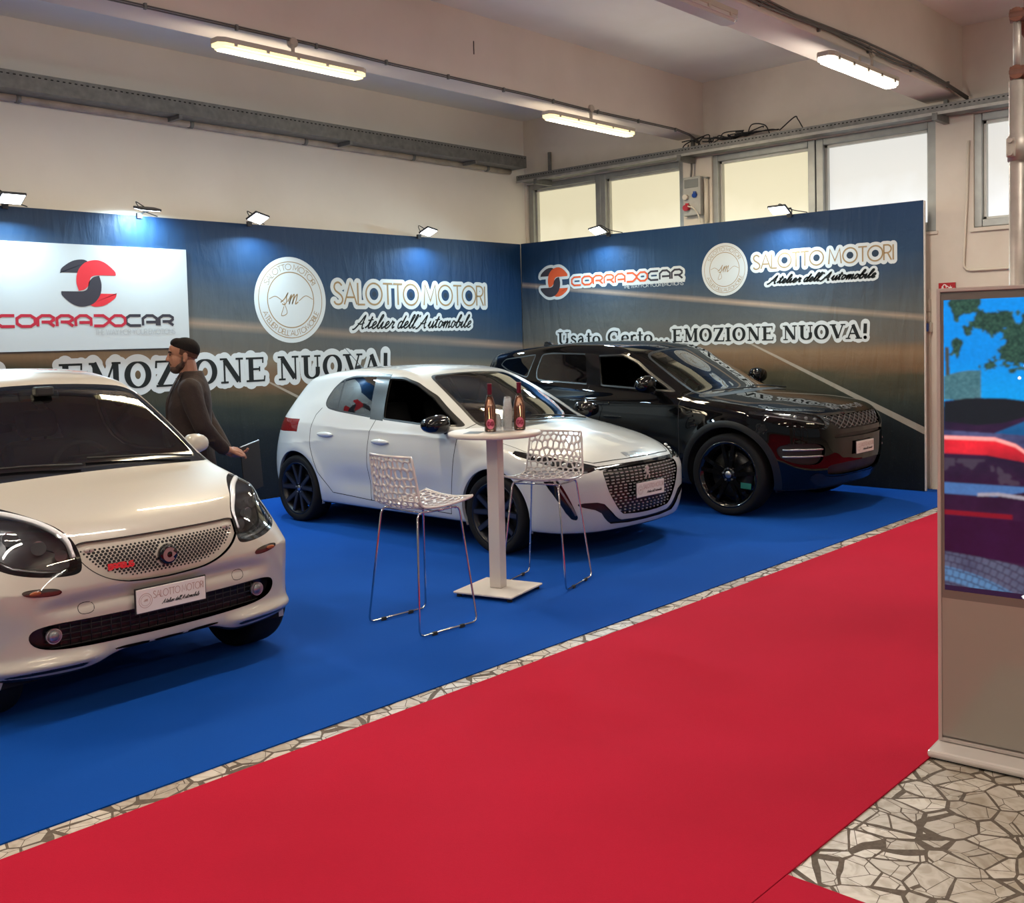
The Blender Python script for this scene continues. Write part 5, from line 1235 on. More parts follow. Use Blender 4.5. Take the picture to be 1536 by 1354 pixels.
# ------------------------------------------------------------------ black sport utility vehicle
m_blackp = mat('paint_black', (.0018, .0018, .0022), .4, spec=.0, coat=.85, croug=.015); m_rim_b = mat('rim_gloss_black', (.004, .004, .005), .15, coat=.6); m_rim_b2 = mat('rim_black_face', (.012, .012, .013), .3)
m_clad = mat('arch_cladding', (.010, .011, .012), .38); m_mesh = mat('grille_mesh_grey', (.16, .16, .165), .35, .6)
def build_suv():
    c = dict(x0=-3.50, x1=.86, W=.952, H=1.625, wb=2.681, R=.371, arch=.432, res=.0165, k_top=.085, k_front=.10, k_rear=.10, cabin=(-.30, -3.15), dash=(-.80, 1.06, .72),
        top=[(1.2, .72), (.86, .885), (.76, .945), (.6, .992), (.35, 1.035), (.05, 1.068), (-.15, 1.090), (-.30, 1.120), (-.50, 1.215), (-.75, 1.340), (-.98, 1.445), (-1.12, 1.510), (-1.3, 1.562), (-1.6, 1.592), (-2.0, 1.603), (-2.4, 1.590), (-2.8, 1.560), (-3.1, 1.525), (-3.35, 1.49), (-3.8, 1.4)],
        front=[(.0, .62), (.2, .70), (.28, .76), (.38, .82), (.48, .855), (.6, .862), (.72, .862), (.80, .858), (.88, .835), (.95, .80), (1.1, .74), (1.7, .7)],
        rear=[(.1, -3.25), (.25, -3.38), (.4, -3.47), (.6, -3.50), (.8, -3.49), (1.0, -3.46), (1.15, -3.40), (1.3, -3.32), (1.45, -3.27), (1.7, -3.25)],
        plan=[(.9, .90), (.6, .935), (.3, .95), (0, .952), (-.5, .94), (-1.3, .935), (-2.0, .94), (-2.68, .952), (-3.1, .94), (-3.5, .91)],
        inset=[(.1, .11), (.2, .075), (.3, .045), (.4, .022), (.55, .012), (.7, .004), (.85, 0), (.95, .008), (1.02, .022), (1.08, .040), (1.14, .068), (1.25, .112), (1.36, .162), (1.46, .208), (1.53, .26), (1.62, .36)],
        sweep_f=[(0, 0), (.2, .006), (.4, .025), (.55, .06), (.68, .12), (.78, .20), (.86, .31), (.92, .45), (.97, .6)],
        sweep_r=[(0, 0), (.3, .012), (.5, .04), (.65, .09), (.78, .17), (.88, .30), (.95, .50)],
        top_sweep=[(1, .22), (.3, .20), (-.25, .38), (-1.0, .38), (-1.7, .0), (-2.6, -.08), (-3.4, -.08)], crown=[(1, .04), (.4, .055), (-.2, .045), (-1, .05), (-1.8, .07), (-3.3, .09)],
        bottom=[(0, .24), (.5, .24), (.8, .245), (.95, .25)], bot_rise=.0, flare=.016, scoop=.022, scoop_z=.50, belt_rise=.045, taper=(-2.0, 1.4, 1.0, .5, .12),
        crease=[(-3.3, 1.04, -.1, .985, .012, .035), (-2.6, .62, -.5, .50, .008, .03)])
    b = CarBody(c); common_cuts(b, c)
    fg = [(-.60, 1.105), (-1.0, 1.128), (-1.475, 1.155), (-1.595, 1.462), (-1.28, 1.470), (-1.12, 1.405), (-.90, 1.270)]
    rg = [(-1.625, 1.165), (-2.28, 1.198), (-2.33, 1.22), (-2.36, 1.30), (-2.34, 1.478), (-2.20, 1.492), (-1.735, 1.480)]
    qg = [(-2.46, 1.225), (-2.78, 1.30), (-2.93, 1.365), (-2.88, 1.43), (-2.42, 1.478)]
    b.region('glass_f', 'side', fg, 'c', band=.016, band_name='seal', only=['body']); b.region('glass_r', 'side', rg, 'c', band=.014, band_name='seal', only=['body'])
    b.region('glass_q', 'side', qg, 'c', band=.012, band_name='seal', only=['body'])
    b.region('pillar', 'side', [(-1.46, 1.15), (-1.64, 1.16), (-1.76, 1.485), (-1.58, 1.475)], 0, only=['body', 'seal'])
    ws = [(-.20, -.30), (-.205, .3), (-.27, .55), (-.385, .735), (-.66, .69), (-.95, .63), (-1.15, .575), (-1.14, .3), (-1.13, -.30)]
    b.region('glass_front', 'top', ws, 2, band=.028, band_name='frit', only=['body'], extra=lambda q: q[:, 2] > 1.0)
    b.region('frit', 'top', [(-.14, -.30), (-.15, .3), (-.21, .57), (-.31, .76), (-.40, .75), (-.26, .54), (-.235, .3), (-.235, -.30)], 1, only=['body', 'glass_front'])
    b.region('glass_back', 'rear', [(-.30, 1.12), (.60, 1.14), (.66, 1.2), (.58, 1.42), (-.30, 1.44)], 2, only=['body'])
    hl = [(.555, .890), (.62, .930), (.74, .945), (.86, .955), (.935, .955), (.935, .925), (.86, .895), (.74, .860), (.58, .815), (.52, .815)]
    b.region('lamp', 'front', hl, 1, only=['body'], extra=lambda q: q[:, 0] > .22)
    b.region('tail', 'rear', [(.50, .98), (.99, .97), (.99, 1.08), (.50, 1.07)], 1, only=['body'])
    gr = [(-.30, .900), (.46, .900), (.545, .895), (.50, .845), (.435, .785), (.38, .775), (-.30, .775)]
    b.region('grille', 'front', gr, 1, only=['body'])
    b.region('slot', 'front', [(-.30, .735), (.46, .735), (.50, .715), (.47, .70), (-.30, .695)], 1, only=['body'])
    b.region('intake', 'front', [(-.30, .475), (.50, .475), (.56, .44), (.50, .36), (-.30, .36)], 1, only=['body'])
    b.region('vent', 'front', [(.60, .665), (.86, .675), (.90, .62), (.86, .50), (.66, .47), (.60, .55)], 2, only=['body'])
    b.region('skid', 'front', [(-.30, .345), (.50, .345), (.60, .40), (.66, .40), (.70, .36), (.60, .285), (.46, .262), (-.30, .262)], 1, only=['body'])
    for ax in (0.0, -c['wb']):
        b.region('clad', 'side', circle(ax, c['R'], c['arch']+.062), 0, only=['body'], extra=lambda q: q[:, 1] > .5)
    b.region('clad', 'side', [(-.3, .30), (-2.4, .30), (-2.4, .0), (-.3, .0)], 0, only=['body'])
    b.seam('side', [(-.50, 1.12), (-.515, 1.0), (-.52, .68), (-.53, .36), (-1.60, .36), (-1.66, .70), (-1.66, 1.0), (-1.60, 1.17)], .0035)
    b.seam('side', [(-1.60, .36), (-2.05, .37), (-2.22, .55), (-2.35, .75), (-2.44, .95), (-2.42, 1.2)], .0035)
    b.seam('top', [(-.32, .80), (-.1, .84), (.2, .845), (.45, .80), (.62, .70), (.75, .5), (.80, .3), (.81, -.30)], .003, extra=lambda q: q[:, 2] > .85)
    b.region('door_f', 'side', [(-.50, 1.12), (-.515, 1.0), (-.52, .68), (-.53, .36), (-1.60, .36), (-1.66, .70), (-1.66, 1.0), (-1.60, 1.17)], 0, only=['body'])
    b.region('door_r', 'side', [(-1.60, .36), (-2.05, .37), (-2.22, .55), (-2.35, .75), (-2.44, .95), (-2.42, 1.2), (-1.60, 1.17), (-1.66, 1.0), (-1.66, .70)], 0, only=['body'])
    b.region('hood', 'top', [(-.18, -.30), (-.19, .3), (-.25, .58), (-.32, .80), (-.1, .84), (.2, .845), (.45, .80), (.62, .70), (.75, .5), (.80, .3), (.81, -.30)], 0, only=['body'], extra=lambda q: q[:, 2] > .85)
    b.finish()
    P = e = empty('sport_utility_vehicle', (9.085, 4.915, .006), -PI/2, 'glossy black sport utility vehicle parked in the corner beyond the hatchback', 'car', 'display cars')
    b.emit('body_shell', ['body', 'seam', 'under', 'seal', 'frit', 'clad'], [m_blackp, m_seam, m_plas, m_seal, m_clad], P, matmap={'seam': 1, 'under': 2, 'seal': 3, 'frit': 3, 'clad': 4})
    b.emit('hood', ['hood'], [m_blackp], P)
    for sg in (1, -1):
        d1 = b.emit('front_door', ['door_f'], [m_blackp], P, sg); d2 = b.emit('rear_door', ['door_r'], [m_blackp], P, sg)
        for dd, x, z in ((d1, -1.43, .985), (d2, -2.12, 1.01)):
            q = b.onside(x, z, sg)[0]; B().box((x, q[1]+sg*.003, z), (.20, .012, .028), bevel=.005).done('door_handle', m_blackp, dd)
        if sg > 0: b.emit('side_window', ['glass_f'], [m_glass_d], P, sg)
        b.emit('side_window', ['glass_r'], [m_glass_d], P, sg); b.emit('quarter_window', ['glass_q'], [m_glass_d], P, sg)
        b.emit('pillar_trim', ['pillar'], [m_trim], P, sg, off=.001)
        lp = b.emit('headlamp', ['lamp'], [m_lampg], P, sg); b.emit('lamp_housing', ['lamp'], [m_lampd], lp, sg, shift=(-.03, 0, 0), rim=(.029, 0, 0))
        q = [b.onfront(sg*y, z)[0]+np.array([-.010, 0, 0]) for y, z in ((.57, .828), (.66, .848), (.76, .872), (.84, .895), (.90, .918))]
        B().tube([tuple(p) for p in q], .006, n=6).done('led_strip', m_led_off, lp)
        h = B()
        for k in range(3): q = b.onfront(sg*(.61+.075*k), .872+.012*k)[0]; h.ball((q[0]-.03, q[1], q[2]), .024, .6, 1.2, .8)
        h.done('lamp_lens', m_refl, lp)
        v = b.emit('side_vent', ['vent'], [m_plas], P, sg, shift=(-.025, 0, 0), rim=(.026, 0, 0))
        for z in (.615, .555):
            q = np.array([b.onfront(sg*y, z)[0] for y in np.linspace(.62, .87, 8)]); b.strip('vent_blade', q, .016, .006, m_satin, v)
        ln = [b.onside(x, z, sg)[0] for x, z in ((-.42, .965), (-.395, .90), (-.37, .83), (-.36, .76))]
        h = B()
        for k in range(4):
            q = b.onside(-.40+.015*k, .93-.042*k, sg)[0]; h.box((q[0], q[1]+sg*.004, q[2]), (.060, .012, .018), Matrix.Rotation(-.25, 3, 'Y'), bevel=.003)
        h.done('fender_vent', m_trim, P)
        b.emit('tail_lamp', ['tail'], [m_rearred], P, sg)
        mirror(P, (-.80, sg*1.055, 1.185), sg, m_blackp, (.16, .24, .165))
    b.emit('windshield', ['glass_front'], [m_glass], P); b.emit('rear_window', ['glass_back'], [m_glass_d], P)
    g = b.emit('grille', ['grille'], [m_lampd], P, shift=(-.02, 0, 0), rim=(.021, 0, 0))
    h = B()
    for r_ in range(5):
        z = .792+.0245*r_; half = np.interp(z, [.775, .80, .90], [.40, .43, .53])
        n = int(2*half/.012); pts = []
        for k in range(n+1):
            y = -half+2*half*k/n; zz = z+.0115*math.cos(y/.092*2*PI+(PI if r_ % 2 else 0)); pts.append((y, min(max(zz, .785), .893)))
        A = b.onfront(np.array([p[0] for p in pts]), np.array([p[1] for p in pts])); h.tube([(p[0]-.010, p[1], p[2]) for p in A], .0042, n=5)
    h.done('grille_mesh', m_mesh, g)
    b.emit('bumper_slot', ['slot'], [m_plas], P, shift=(-.02, 0, 0), rim=(.021, 0, 0)); b.emit('lower_intake', ['intake'], [m_plas], P, shift=(-.03, 0, 0), rim=(.031, 0, 0))
    b.emit('skid_plate', ['skid'], [mat('skid_dark_satin', (.045, .045, .048), .22, .7)], P, off=.004)
    me_v, me_f = ribbons(layout(DECO_ND2, 'RANGE ROVER')[0], .0045, .62/layout(DECO_ND2, 'RANGE ROVER')[1], .024, -.31, .938)
    arr = b.onfront(np.array([v[0] for v in me_v]), np.array([v[1] for v in me_v])); arr = arr + b.nrm(arr)*.002
    me = bpy.data.meshes.new('lettering'); me.from_pydata([tuple(p) for p in arr], [], me_f); me.update(); link_mesh('lettering', me, m_mesh, P)
    q = b.onfront(0, .59)[0]; plate(P, (q[0]+.016, 0.0, .592), (0, 0, PI/2))
    for ax in (0.0, -c['wb']):
        for sg in (1, -1):
            yo = float(b.onside(ax, .83, sg)[0][1]); w = make_wheel('wheel', P, (ax, sg*(abs(yo)-.018), .3712), .371, .292, .235, sg, 'split', m_rim_b, m_rim_b2)
            if ax == 0.0 and sg < 0:
                t = B().box((.20, -.012, -.085), (.105, .003, .052), Matrix.Rotation(.06, 3, 'Y')).done('rim_sticker', mat('sticker_green', (.02, .16, .12), .4), w)
    wheel_wells(P, c, b, m_clad)
    interior(P, c, b, [(-1.50, .38), (-1.50, -.38), (-2.40, .38), (-2.40, -.38)])
    wipers(P, b, [[(-.21, .56), (-.25, .30), (-.275, .0)], [(-.20, -.05), (-.26, -.3), (-.36, -.60)]])
    h = B(); h.prism([(0, 0), (-.19, 0), (-.17, .055), (-.13, .06), (-.05, .025)], .035, Matrix(((1, 0, 0, -2.78), (0, 0, 1, -.017), (0, 1, 0, 1.545), (0, 0, 0, 1)))); h.done('roof_aerial', m_trim, P)
    return b
SUV = build_suv()
# ------------------------------------------------------------------ white two-seat city car
m_whitec = paint('paint_cream_white', (.49, .45, .39))
def build_city():
    c = dict(x0=-2.28, x1=.435, W=.8315, H=1.56, wb=1.873, R=.30, arch=.328, fx=-.05, res=.0135, k_top=.10, k_front=.07, k_rear=.10, cabin=(-.30, -2.0), dash=(-.72, .99, .62),
        top=[(.9, .55), (.44, .745), (.36, .825), (.25, .880), (.1, .928), (-.05, .968), (-.18, 1.000), (-.27, 1.025), (-.36, 1.075), (-.55, 1.220), (-.75, 1.365), (-.86, 1.440), (-.96, 1.490), (-1.15, 1.530), (-1.4, 1.548), (-1.7, 1.535), (-1.95, 1.49), (-2.3, 1.40)],
        front=[(.0, .28), (.16, .345), (.22, .392), (.30, .412), (.36, .405), (.45, .412), (.55, .425), (.65, .425), (.72, .415), (.78, .395), (.9, .35), (1.6, .3)],
        rear=[(.1, -2.12), (.25, -2.22), (.5, -2.27), (.8, -2.27), (1.0, -2.22), (1.2, -2.12), (1.4, -2.03), (1.6, -2.0)],
        plan=[(.5, .80), (.3, .822), (0, .832), (-.5, .822), (-1.2, .822), (-1.87, .832), (-2.3, .80)],
        inset=[(.1, .09), (.18, .045), (.24, .018), (.30, .006), (.4, .0), (.55, .0), (.66, .008), (.76, .028), (.85, .058), (.93, .090), (1.0, .100), (1.1, .120), (1.25, .158), (1.38, .202), (1.46, .245), (1.54, .34)],
        sweep_f=[(0, 0), (.2, .004), (.35, .014), (.5, .032), (.6, .052), (.69, .080), (.75, .110), (.80, .155), (.84, .26)], sweep_up=(.60, .22, 1.5),
        sweep_r=[(0, 0), (.3, .015), (.5, .05), (.65, .12), (.75, .22), (.85, .45)],
        top_sweep=[(.5, .12), (.1, .05), (-.25, .0), (-.7, .06), (-1.1, .05), (-2, -.1)], crown=[(.5, .06), (.1, .035), (-.25, .03), (-.8, .045), (-1.5, .09), (-2.2, .12)],
        bottom=[(0, .262), (.24, .262), (.30, .240), (.37, .205), (.46, .200), (.62, .205), (.72, .215), (.9, .24)], flare=.016, scoop=.012, scoop_z=.45)
    def extra(s, p, f):
        # raised frame around the lower intake and the splitter shelf
        x, y, z = p[:, 0], np.abs(p[:, 1]), p[:, 2]; fr = np.clip((x-.05)/.15, 0, 1)
        shelf = .026*np.exp(-((z-.268+.0*y)/.030)**2)*np.clip((y-.30)/.12, 0, 1)*fr
        dip = -.016*np.exp(-((z-.525+.06*np.clip(y-.35, 0, 1))/.035)**2)*np.clip((.62-y)/.15, 0, 1)*fr
        return f - shelf - dip*1.0
    c['extra'] = extra
    b = CarBody(c); common_cuts(b, c)
    b.region('glass_f', 'side', [(-.52, 1.02), (-1.42, 1.02), (-1.50, 1.42), (-.98, 1.41), (-.74, 1.26)], 2, band=.016, band_name='seal', only=['body'])
    ws = [(-.285, -.30), (-.285, .25), (-.285, .50), (-.295, .665), (-.50, .648), (-.70, .610), (-.875, .545), (-.90, .35), (-.905, -.30)]
    b.region('glass_front', 'top', ws, 2, band=.034, band_name='frit', only=['body'], extra=lambda q: q[:, 2] > .98)
    b.region('frit', 'top', [(-.255, -.30), (-.255, .25), (-.255, .50), (-.265, .685), (-.37, .67), (-.355, .55), (-.355, .25), (-.355, -.30)], 1, only=['body', 'glass_front'], extra=lambda q: q[:, 2] > .95)
    b.region('glass_back', 'rear', [(-.30, 1.1), (.55, 1.1), (.5, 1.38), (-.30, 1.4)], 2, only=['body'])
    hl = [(.400, .675), (.405, .785), (.445, .850), (.53, .905), (.62, .945), (.70, .955), (.735, .90), (.755, .80), (.735, .72), (.68, .682), (.56, .655), (.43, .648)]
    b.region('lamp', 'front', hl, 2, band=.018, band_name='lamp_rim', only=['body'], extra=lambda q: q[:, 0] > -.05)
    gr = [(-.30, .782), (.30, .782), (.395, .784), (.425, .762), (.415, .71), (.36, .645), (.27, .595), (.15, .568), (-.30, .562)]
    b.region('grille', 'front', gr, 2, band=.004, band_name='seam', only=['body'])
    b.region('intake', 'front', [(-.30, .447), (.40, .447), (.55, .450), (.635, .432), (.635, .375), (.57, .337), (.40, .322), (-.30, .318)], 2, only=['body'])
    for sl in ([(-.30, .284), (.075, .284), (.075, .270), (-.30, .270)], [(.10, .284), (.26, .287), (.27, .274), (.10, .270)]):
        b.region('slots', 'front', sl, 1, only=['body'])
    b.region('marker', 'front', round_poly([(.495, .572), (.65, .584), (.665, .618), (.51, .610)], 1), 2, only=['body'])
    b.seam('front', [(.415, .765), (.60, .80)], .0025, only=['body']) if False else None
    b.seam('front', [(.41, .748), (.445, .750)], .0025)
    b.seam('top', [(-.33, .70), (-.15, .715), (.0, .715), (.10, .70)], .0028, extra=lambda q: q[:, 2] > .85)
    b.seam('front', [(.70, .955), (.775, .985)], .0025, extra=lambda q: q[:, 0] > -.4)
    b.seam('side', [(-.42, 1.02), (-.42, .7), (-.47, .3), (-1.45, .3), (-1.52, .6), (-1.5, 1.0)], .0035)
    b.region('door_f', 'side', [(-.42, 1.02), (-.42, .7), (-.47, .3), (-1.45, .3), (-1.52, .6), (-1.5, 1.0)], 0, only=['body'])
    cc = [(.43, .545), (.50, .545)]
    b.seam('front', round_poly([(.36, .470), (.43, .470), (.43, .520), (.36, .520)], 2), .0016, closed=True)
    b.region('hood', 'top', [(-.255, -.30), (-.255, .45), (-.265, .70), (-.15, .715), (.0, .715), (.10, .70), (.25, .60), (.36, .42), (.40, .2), (.41, -.30)], 0, only=['body'], extra=lambda q: q[:, 2] > .748)
    b.finish()
    P = e = empty('city_car', (2.43, 4.924, .006), math.radians(-88.3), 'small cream-white city car with honeycomb grille at the left edge', 'car', 'display cars')
    b.emit('body_shell', ['body', 'seam', 'under', 'seal', 'frit', 'lamp_rim'], [m_whitec, m_seam, m_plas, m_seal, m_trim], P, matmap={'seam': 1, 'under': 2, 'seal': 3, 'frit': 4, 'lamp_rim': 4})
    b.emit('hood', ['hood'], [m_whitec], P)
    for sg in (1, -1):
        d1 = b.emit('front_door', ['door_f'], [m_whitec], P, sg)
        q = b.onside(-1.30, .80, sg)[0]; B().ball((-1.3, q[1]+sg*.006, .80), .09, 1.1, .2, .25).done('door_handle', m_whitec, d1)
        b.emit('side_window', ['glass_f'], [m_glass], P, sg)
        lp = b.emit('headlamp', ['lamp'], [m_lampg], P, sg); b.emit('lamp_housing', ['lamp'], [mat('lamp_housing_grey', (.05, .05, .053), .25, .5)], lp, sg, shift=(-.075, -sg*.0, -.0), rim=(.074, 0, 0))
        # reflector bowls, led bar along the upper edge
        for k, (y, z, r_) in enumerate(((.470, .735, .026), (.545, .775, .032), (.630, .820, .034))):
            q = b.onfront(sg*y, z)[0]; h = B()
            h.lathe([(r_, 0), (r_*.92, -.006), (r_*.75, -.028), (r_*.35, -.045), (.0001, -.048)], c=(q[0]-.022, q[1], q[2]), axis='X', n=26, mtx=Matrix.Rotation(sg*.35, 3, 'Z'))
            h.ball((q[0]-.040, q[1], q[2]), r_*.42); h.done('lamp_lens', mat('lamp_bowl', (.34, .35, .36), .22, .6), lp)
        q = [b.onfront(sg*y, z)[0] + np.array([-.014, 0, 0]) for y, z in ((.425, .72), (.435, .80), (.50, .865), (.58, .905), (.66, .928))]
        b2 = B(); b2.tube([tuple(p.tolist()) for p in np.array([list(v) for v in bez(q, 4)])], .015, n=8); b2.done('led_strip', m_led_off, lp)
        q = [b.onfront(sg*y, z)[0] + np.array([-.02, 0, 0]) for y, z in ((.46, .668), (.56, .676), (.66, .70), (.715, .745))]
        B().tube([tuple(p) for p in q], .010, n=8).done('reflector_bar', m_satin, lp)
        mk = b.emit('turn_signal', ['marker'], [m_lampg], P, sg, off=.002); b.emit('signal_housing', ['marker'], [mat('signal_chrome', (.22, .17, .14), .2, .3)], mk, sg, shift=(-.008, 0, 0), rim=(.009, 0, 0))
        q = b.onfront(sg*.58, .598)[0]; B().ball((q[0]-.002, q[1]+sg*.03, q[2]), .022, .3, 1.2, .5).done('signal_bulb', m_amber, mk)
        mirror(P, (-.60, sg*.805, 1.075), sg, m_whitec, (.12, .14, .115))
    b.emit('windshield', ['glass_front'], [m_glass_c], P); b.emit('rear_window', ['glass_back'], [m_glass_d], P)
    g = b.emit('grille', ['grille'], [m_whitec], P, shift=(-.016, 0, 0), rim=(.0165, 0, 0))
    # honeycomb openings: rows of dark hexagons sized down towards the rim
    pit = .0205; G = np.array(round_poly(gr[1:-1]+[(-v[0], v[1]) for v in gr[1:-1]][::-1], 2)); C = []
    for r_ in range(-8, 9):
        for k in range(-26, 27):
            y = (k+(.5 if r_ % 2 else 0))*pit*1.0; z = .668+r_*pit*.60
            if math.hypot(y, z-.672) < .052: continue
            C.append((y, z))
    C = np.array(C); sd = poly_sd(C, G); C = C[sd < -.030]; sd = sd[sd < -.030]; A = b.onfront(C[:, 0], C[:, 1]); Nn = b.nrm(A); h = B()
    for p, n_, d in zip(A, Nn, sd):
        r_ = .0078*min(1, .55+(-d-.030)/.05); n_ = Vector(n_); u = Vector((0, 0, 1)).cross(n_).normalized(); v = n_.cross(u); o = Vector(p)+Vector((-.0152, 0, 0))
        h.bm.faces.new([h.bm.verts.new(o+u*r_*1.08*math.cos(PI/3*k)+v*r_*math.sin(PI/3*k)) for k in range(6)])
    h.done('honeycomb_holes', m_seam, g)
    q = b.onfront(0, .672)[0]; bd = B(); bd.lathe([(.0001, .012), (.040, .010), (.046, .004), (.050, -.012)], c=(q[0], 0, .672), axis='X', n=40); bo = bd.done('badge', m_trim, g)
    fr = (Vector((q[0]+.0135, 0, .672)), Vector((0, 1, 0)), Vector((0, 0, 1)), Vector((1, 0, 0)))
    flat('badge_emblem', ribbons([(arc(0, 0, .024, .024, 40, 320, 30), 1)], .010, 1, 1), m_satin, fr, .0, bo); flat('badge_emblem', poly2([(.012, .018), (.034, 0), (.012, -.018)]), m_satin, fr, .0006, bo)
    # red lettering on the grille, tow-hook washer caps
    me_v, me_f = ribbons(layout(TEC2, 'BRABUS')[0], .0042, .118/layout(TEC2, 'BRABUS')[1], .021, -.285, .648)
    arr = b.onfront(np.array([v[0] for v in me_v]), np.array([v[1] for v in me_v])) + np.array([-.011, 0, 0]); me = bpy.data.meshes.new('lettering'); me.from_pydata([tuple(p) for p in arr], [], me_f); me.update(); link_mesh('lettering', me, m_redp, g)
    h = B()
    for y in (-.355, .355): q = b.onfront(y, .745)[0]; h.ball((q[0]-.012, q[1], q[2]), .022, .35, 1.1, .62)
    h.done('sensor_cap', m_whitec, g)
    it = b.emit('lower_intake', ['intake'], [m_lampd], P, shift=(-.045, 0, 0), rim=(.046, 0, 0))
    h = B()
    for k in range(5):
        z = .335+.026*k; A = b.onfront(np.linspace(-.56, .56, 24), z)
        h.tube([(p[0]-.030, p[1], p[2]) for p in A], .0035, n=5)
    for k in range(23):
        y = -.5+k*.0455; q0, q1 = b.onfront(y, .335)[0], b.onfront(y, .44)[0]; h.cyl((q0[0]-.030, y, .335), (q1[0]-.030, y, .44), .003, n=5)
    h.done('intake_mesh', m_plas, it)
    for sg in (1, -1):
        q = b.onfront(sg*.530, .392)[0]; h = B(); h.lathe([(.034, 0), (.033, -.02), (.0001, -.022)], c=(q[0]-.008, q[1], q[2]), axis='X', n=26); h.ball((q[0]-.016, q[1], q[2]), .026, .6, 1, 1); fo = h.done('fog_lamp', m_refl, P)
        B().lathe([(.0001, .004), (.024, .002), (.035, -.006)], c=(q[0]-.004, q[1], q[2]), axis='X', n=26).done('fog_lens', m_lampg, fo)
    b.emit('splitter_slot', ['slots'], [m_seam], P, shift=(-.012, 0, 0), rim=(.0125, 0, 0))
    q = b.onfront(0, .478)[0]; q1 = b.onfront(0, .53)[0]; plate(P, (max(q[0], q1[0])+.022, 0, .480), (0, 0, PI/2))
    for ax in (c['fx'], -c['wb']):
        for sg in (1, -1):
            yo = float(b.onside(ax, .68, sg)[0][1]); make_wheel('wheel', P, (ax, sg*(abs(yo)-.03), .3012), .301, .208, .20, sg, 'star', m_rim_b, m_rim_b2)
    wheel_wells(P, c, b, m_whitec)
    interior(P, c, b, [(-1.25, .36), (-1.25, -.36)])
    h = B(); h.box((-.86, 0, 1.40), (.03, .22, .06), Matrix.Rotation(-.3, 3, 'Y'), bevel=.012); h.box((-.80, 0, 1.425), (.06, .10, .05), bevel=.01); h.done('rearview_mirror', m_plas, P)
    wipers(P, b, [[(-.30, .58), (-.325, .35), (-.345, .0)], [(-.30, -.05), (-.335, -.3), (-.36, -.58)]])
    A = b.ontop(np.array([-1.35, -1.35, -1.05, -1.05]), np.array([.05, .33, .30, .05]))
    return b
m_glass_c = glass_mat('city_windshield', (.42, .47, .45), 1.4)
TEC2 = dict(TEC); TEC2['B'] = (1.12, [([(0, 0), (0, 1), (.8, 1), (.95, .85), (.95, .62), (.82, .5), (.95, .38), (.95, .15), (.8, 0), (0, 0)], 1), ([(.15, .5), (.8, .5)], 1)])
TEC2['U'] = (1.12, [([(0, 1), (0, .25), (.25, 0), (.72, 0), (.96, .25), (.96, 1)], 1)]); TEC2['S'] = (1.1, [([(.95, 1), (.2, 1), (0, .85), (0, .62), (.2, .5), (.76, .5), (.95, .38), (.95, .15), (.76, 0), (0, 0)], 1)])
CITY = build_city()
# ------------------------------------------------------------------ bar table with bottles and cups
m_tbl = mat('table_white', (.62, .56, .50), .45, noise=(30, .04)); m_tbl_m = mat('table_metal_white', (.60, .545, .50), .38)
m_foot = mat('rubber_foot', (.02, .02, .02), .8)
TX, TY, TZ = 4.815, 4.625, .006
t = empty('bar_table', (TX, TY, TZ), math.radians(14), 'tall white round bar table on a square foot, holding two bottles', 'table')
b = B(); b.lathe([(.0001, 1.055), (.292, 1.055), (.300, 1.050), (.302, 1.040), (.300, 1.028), (.288, 1.024), (.0001, 1.024)], n=72); b.done('tabletop', m_tbl, t)
B().box((0, 0, .53), (.082, .082, .986), bevel=.004).done('post', m_tbl_m, t)
B().box((0, 0, .029), (.43, .43, .014), bevel=.006).done('base_plate', m_tbl_m, t)
bb = B()
for sx in (-1, 1):
    for sy in (-1, 1): B().cyl((sx*.185, sy*.185, 0), (sx*.185, sy*.185, .0225), .018, .016, n=14).done('foot', m_foot, t)
bb.bm.free()
m_wine = mat('wine_rose', (.88, .50, .34), .05, trans=.9, ior=1.34); m_bglass = glass_mat('bottle_glass', (.90, .84, .80), 1.3); m_foil = mat('foil_burgundy', (.12, .008, .025), .35, .3); m_lblp = mat('label_pink', (.62, .14, .22), .5); m_wine2 = mat('wine_lower', (.28, .09, .055), .1, coat=.6)
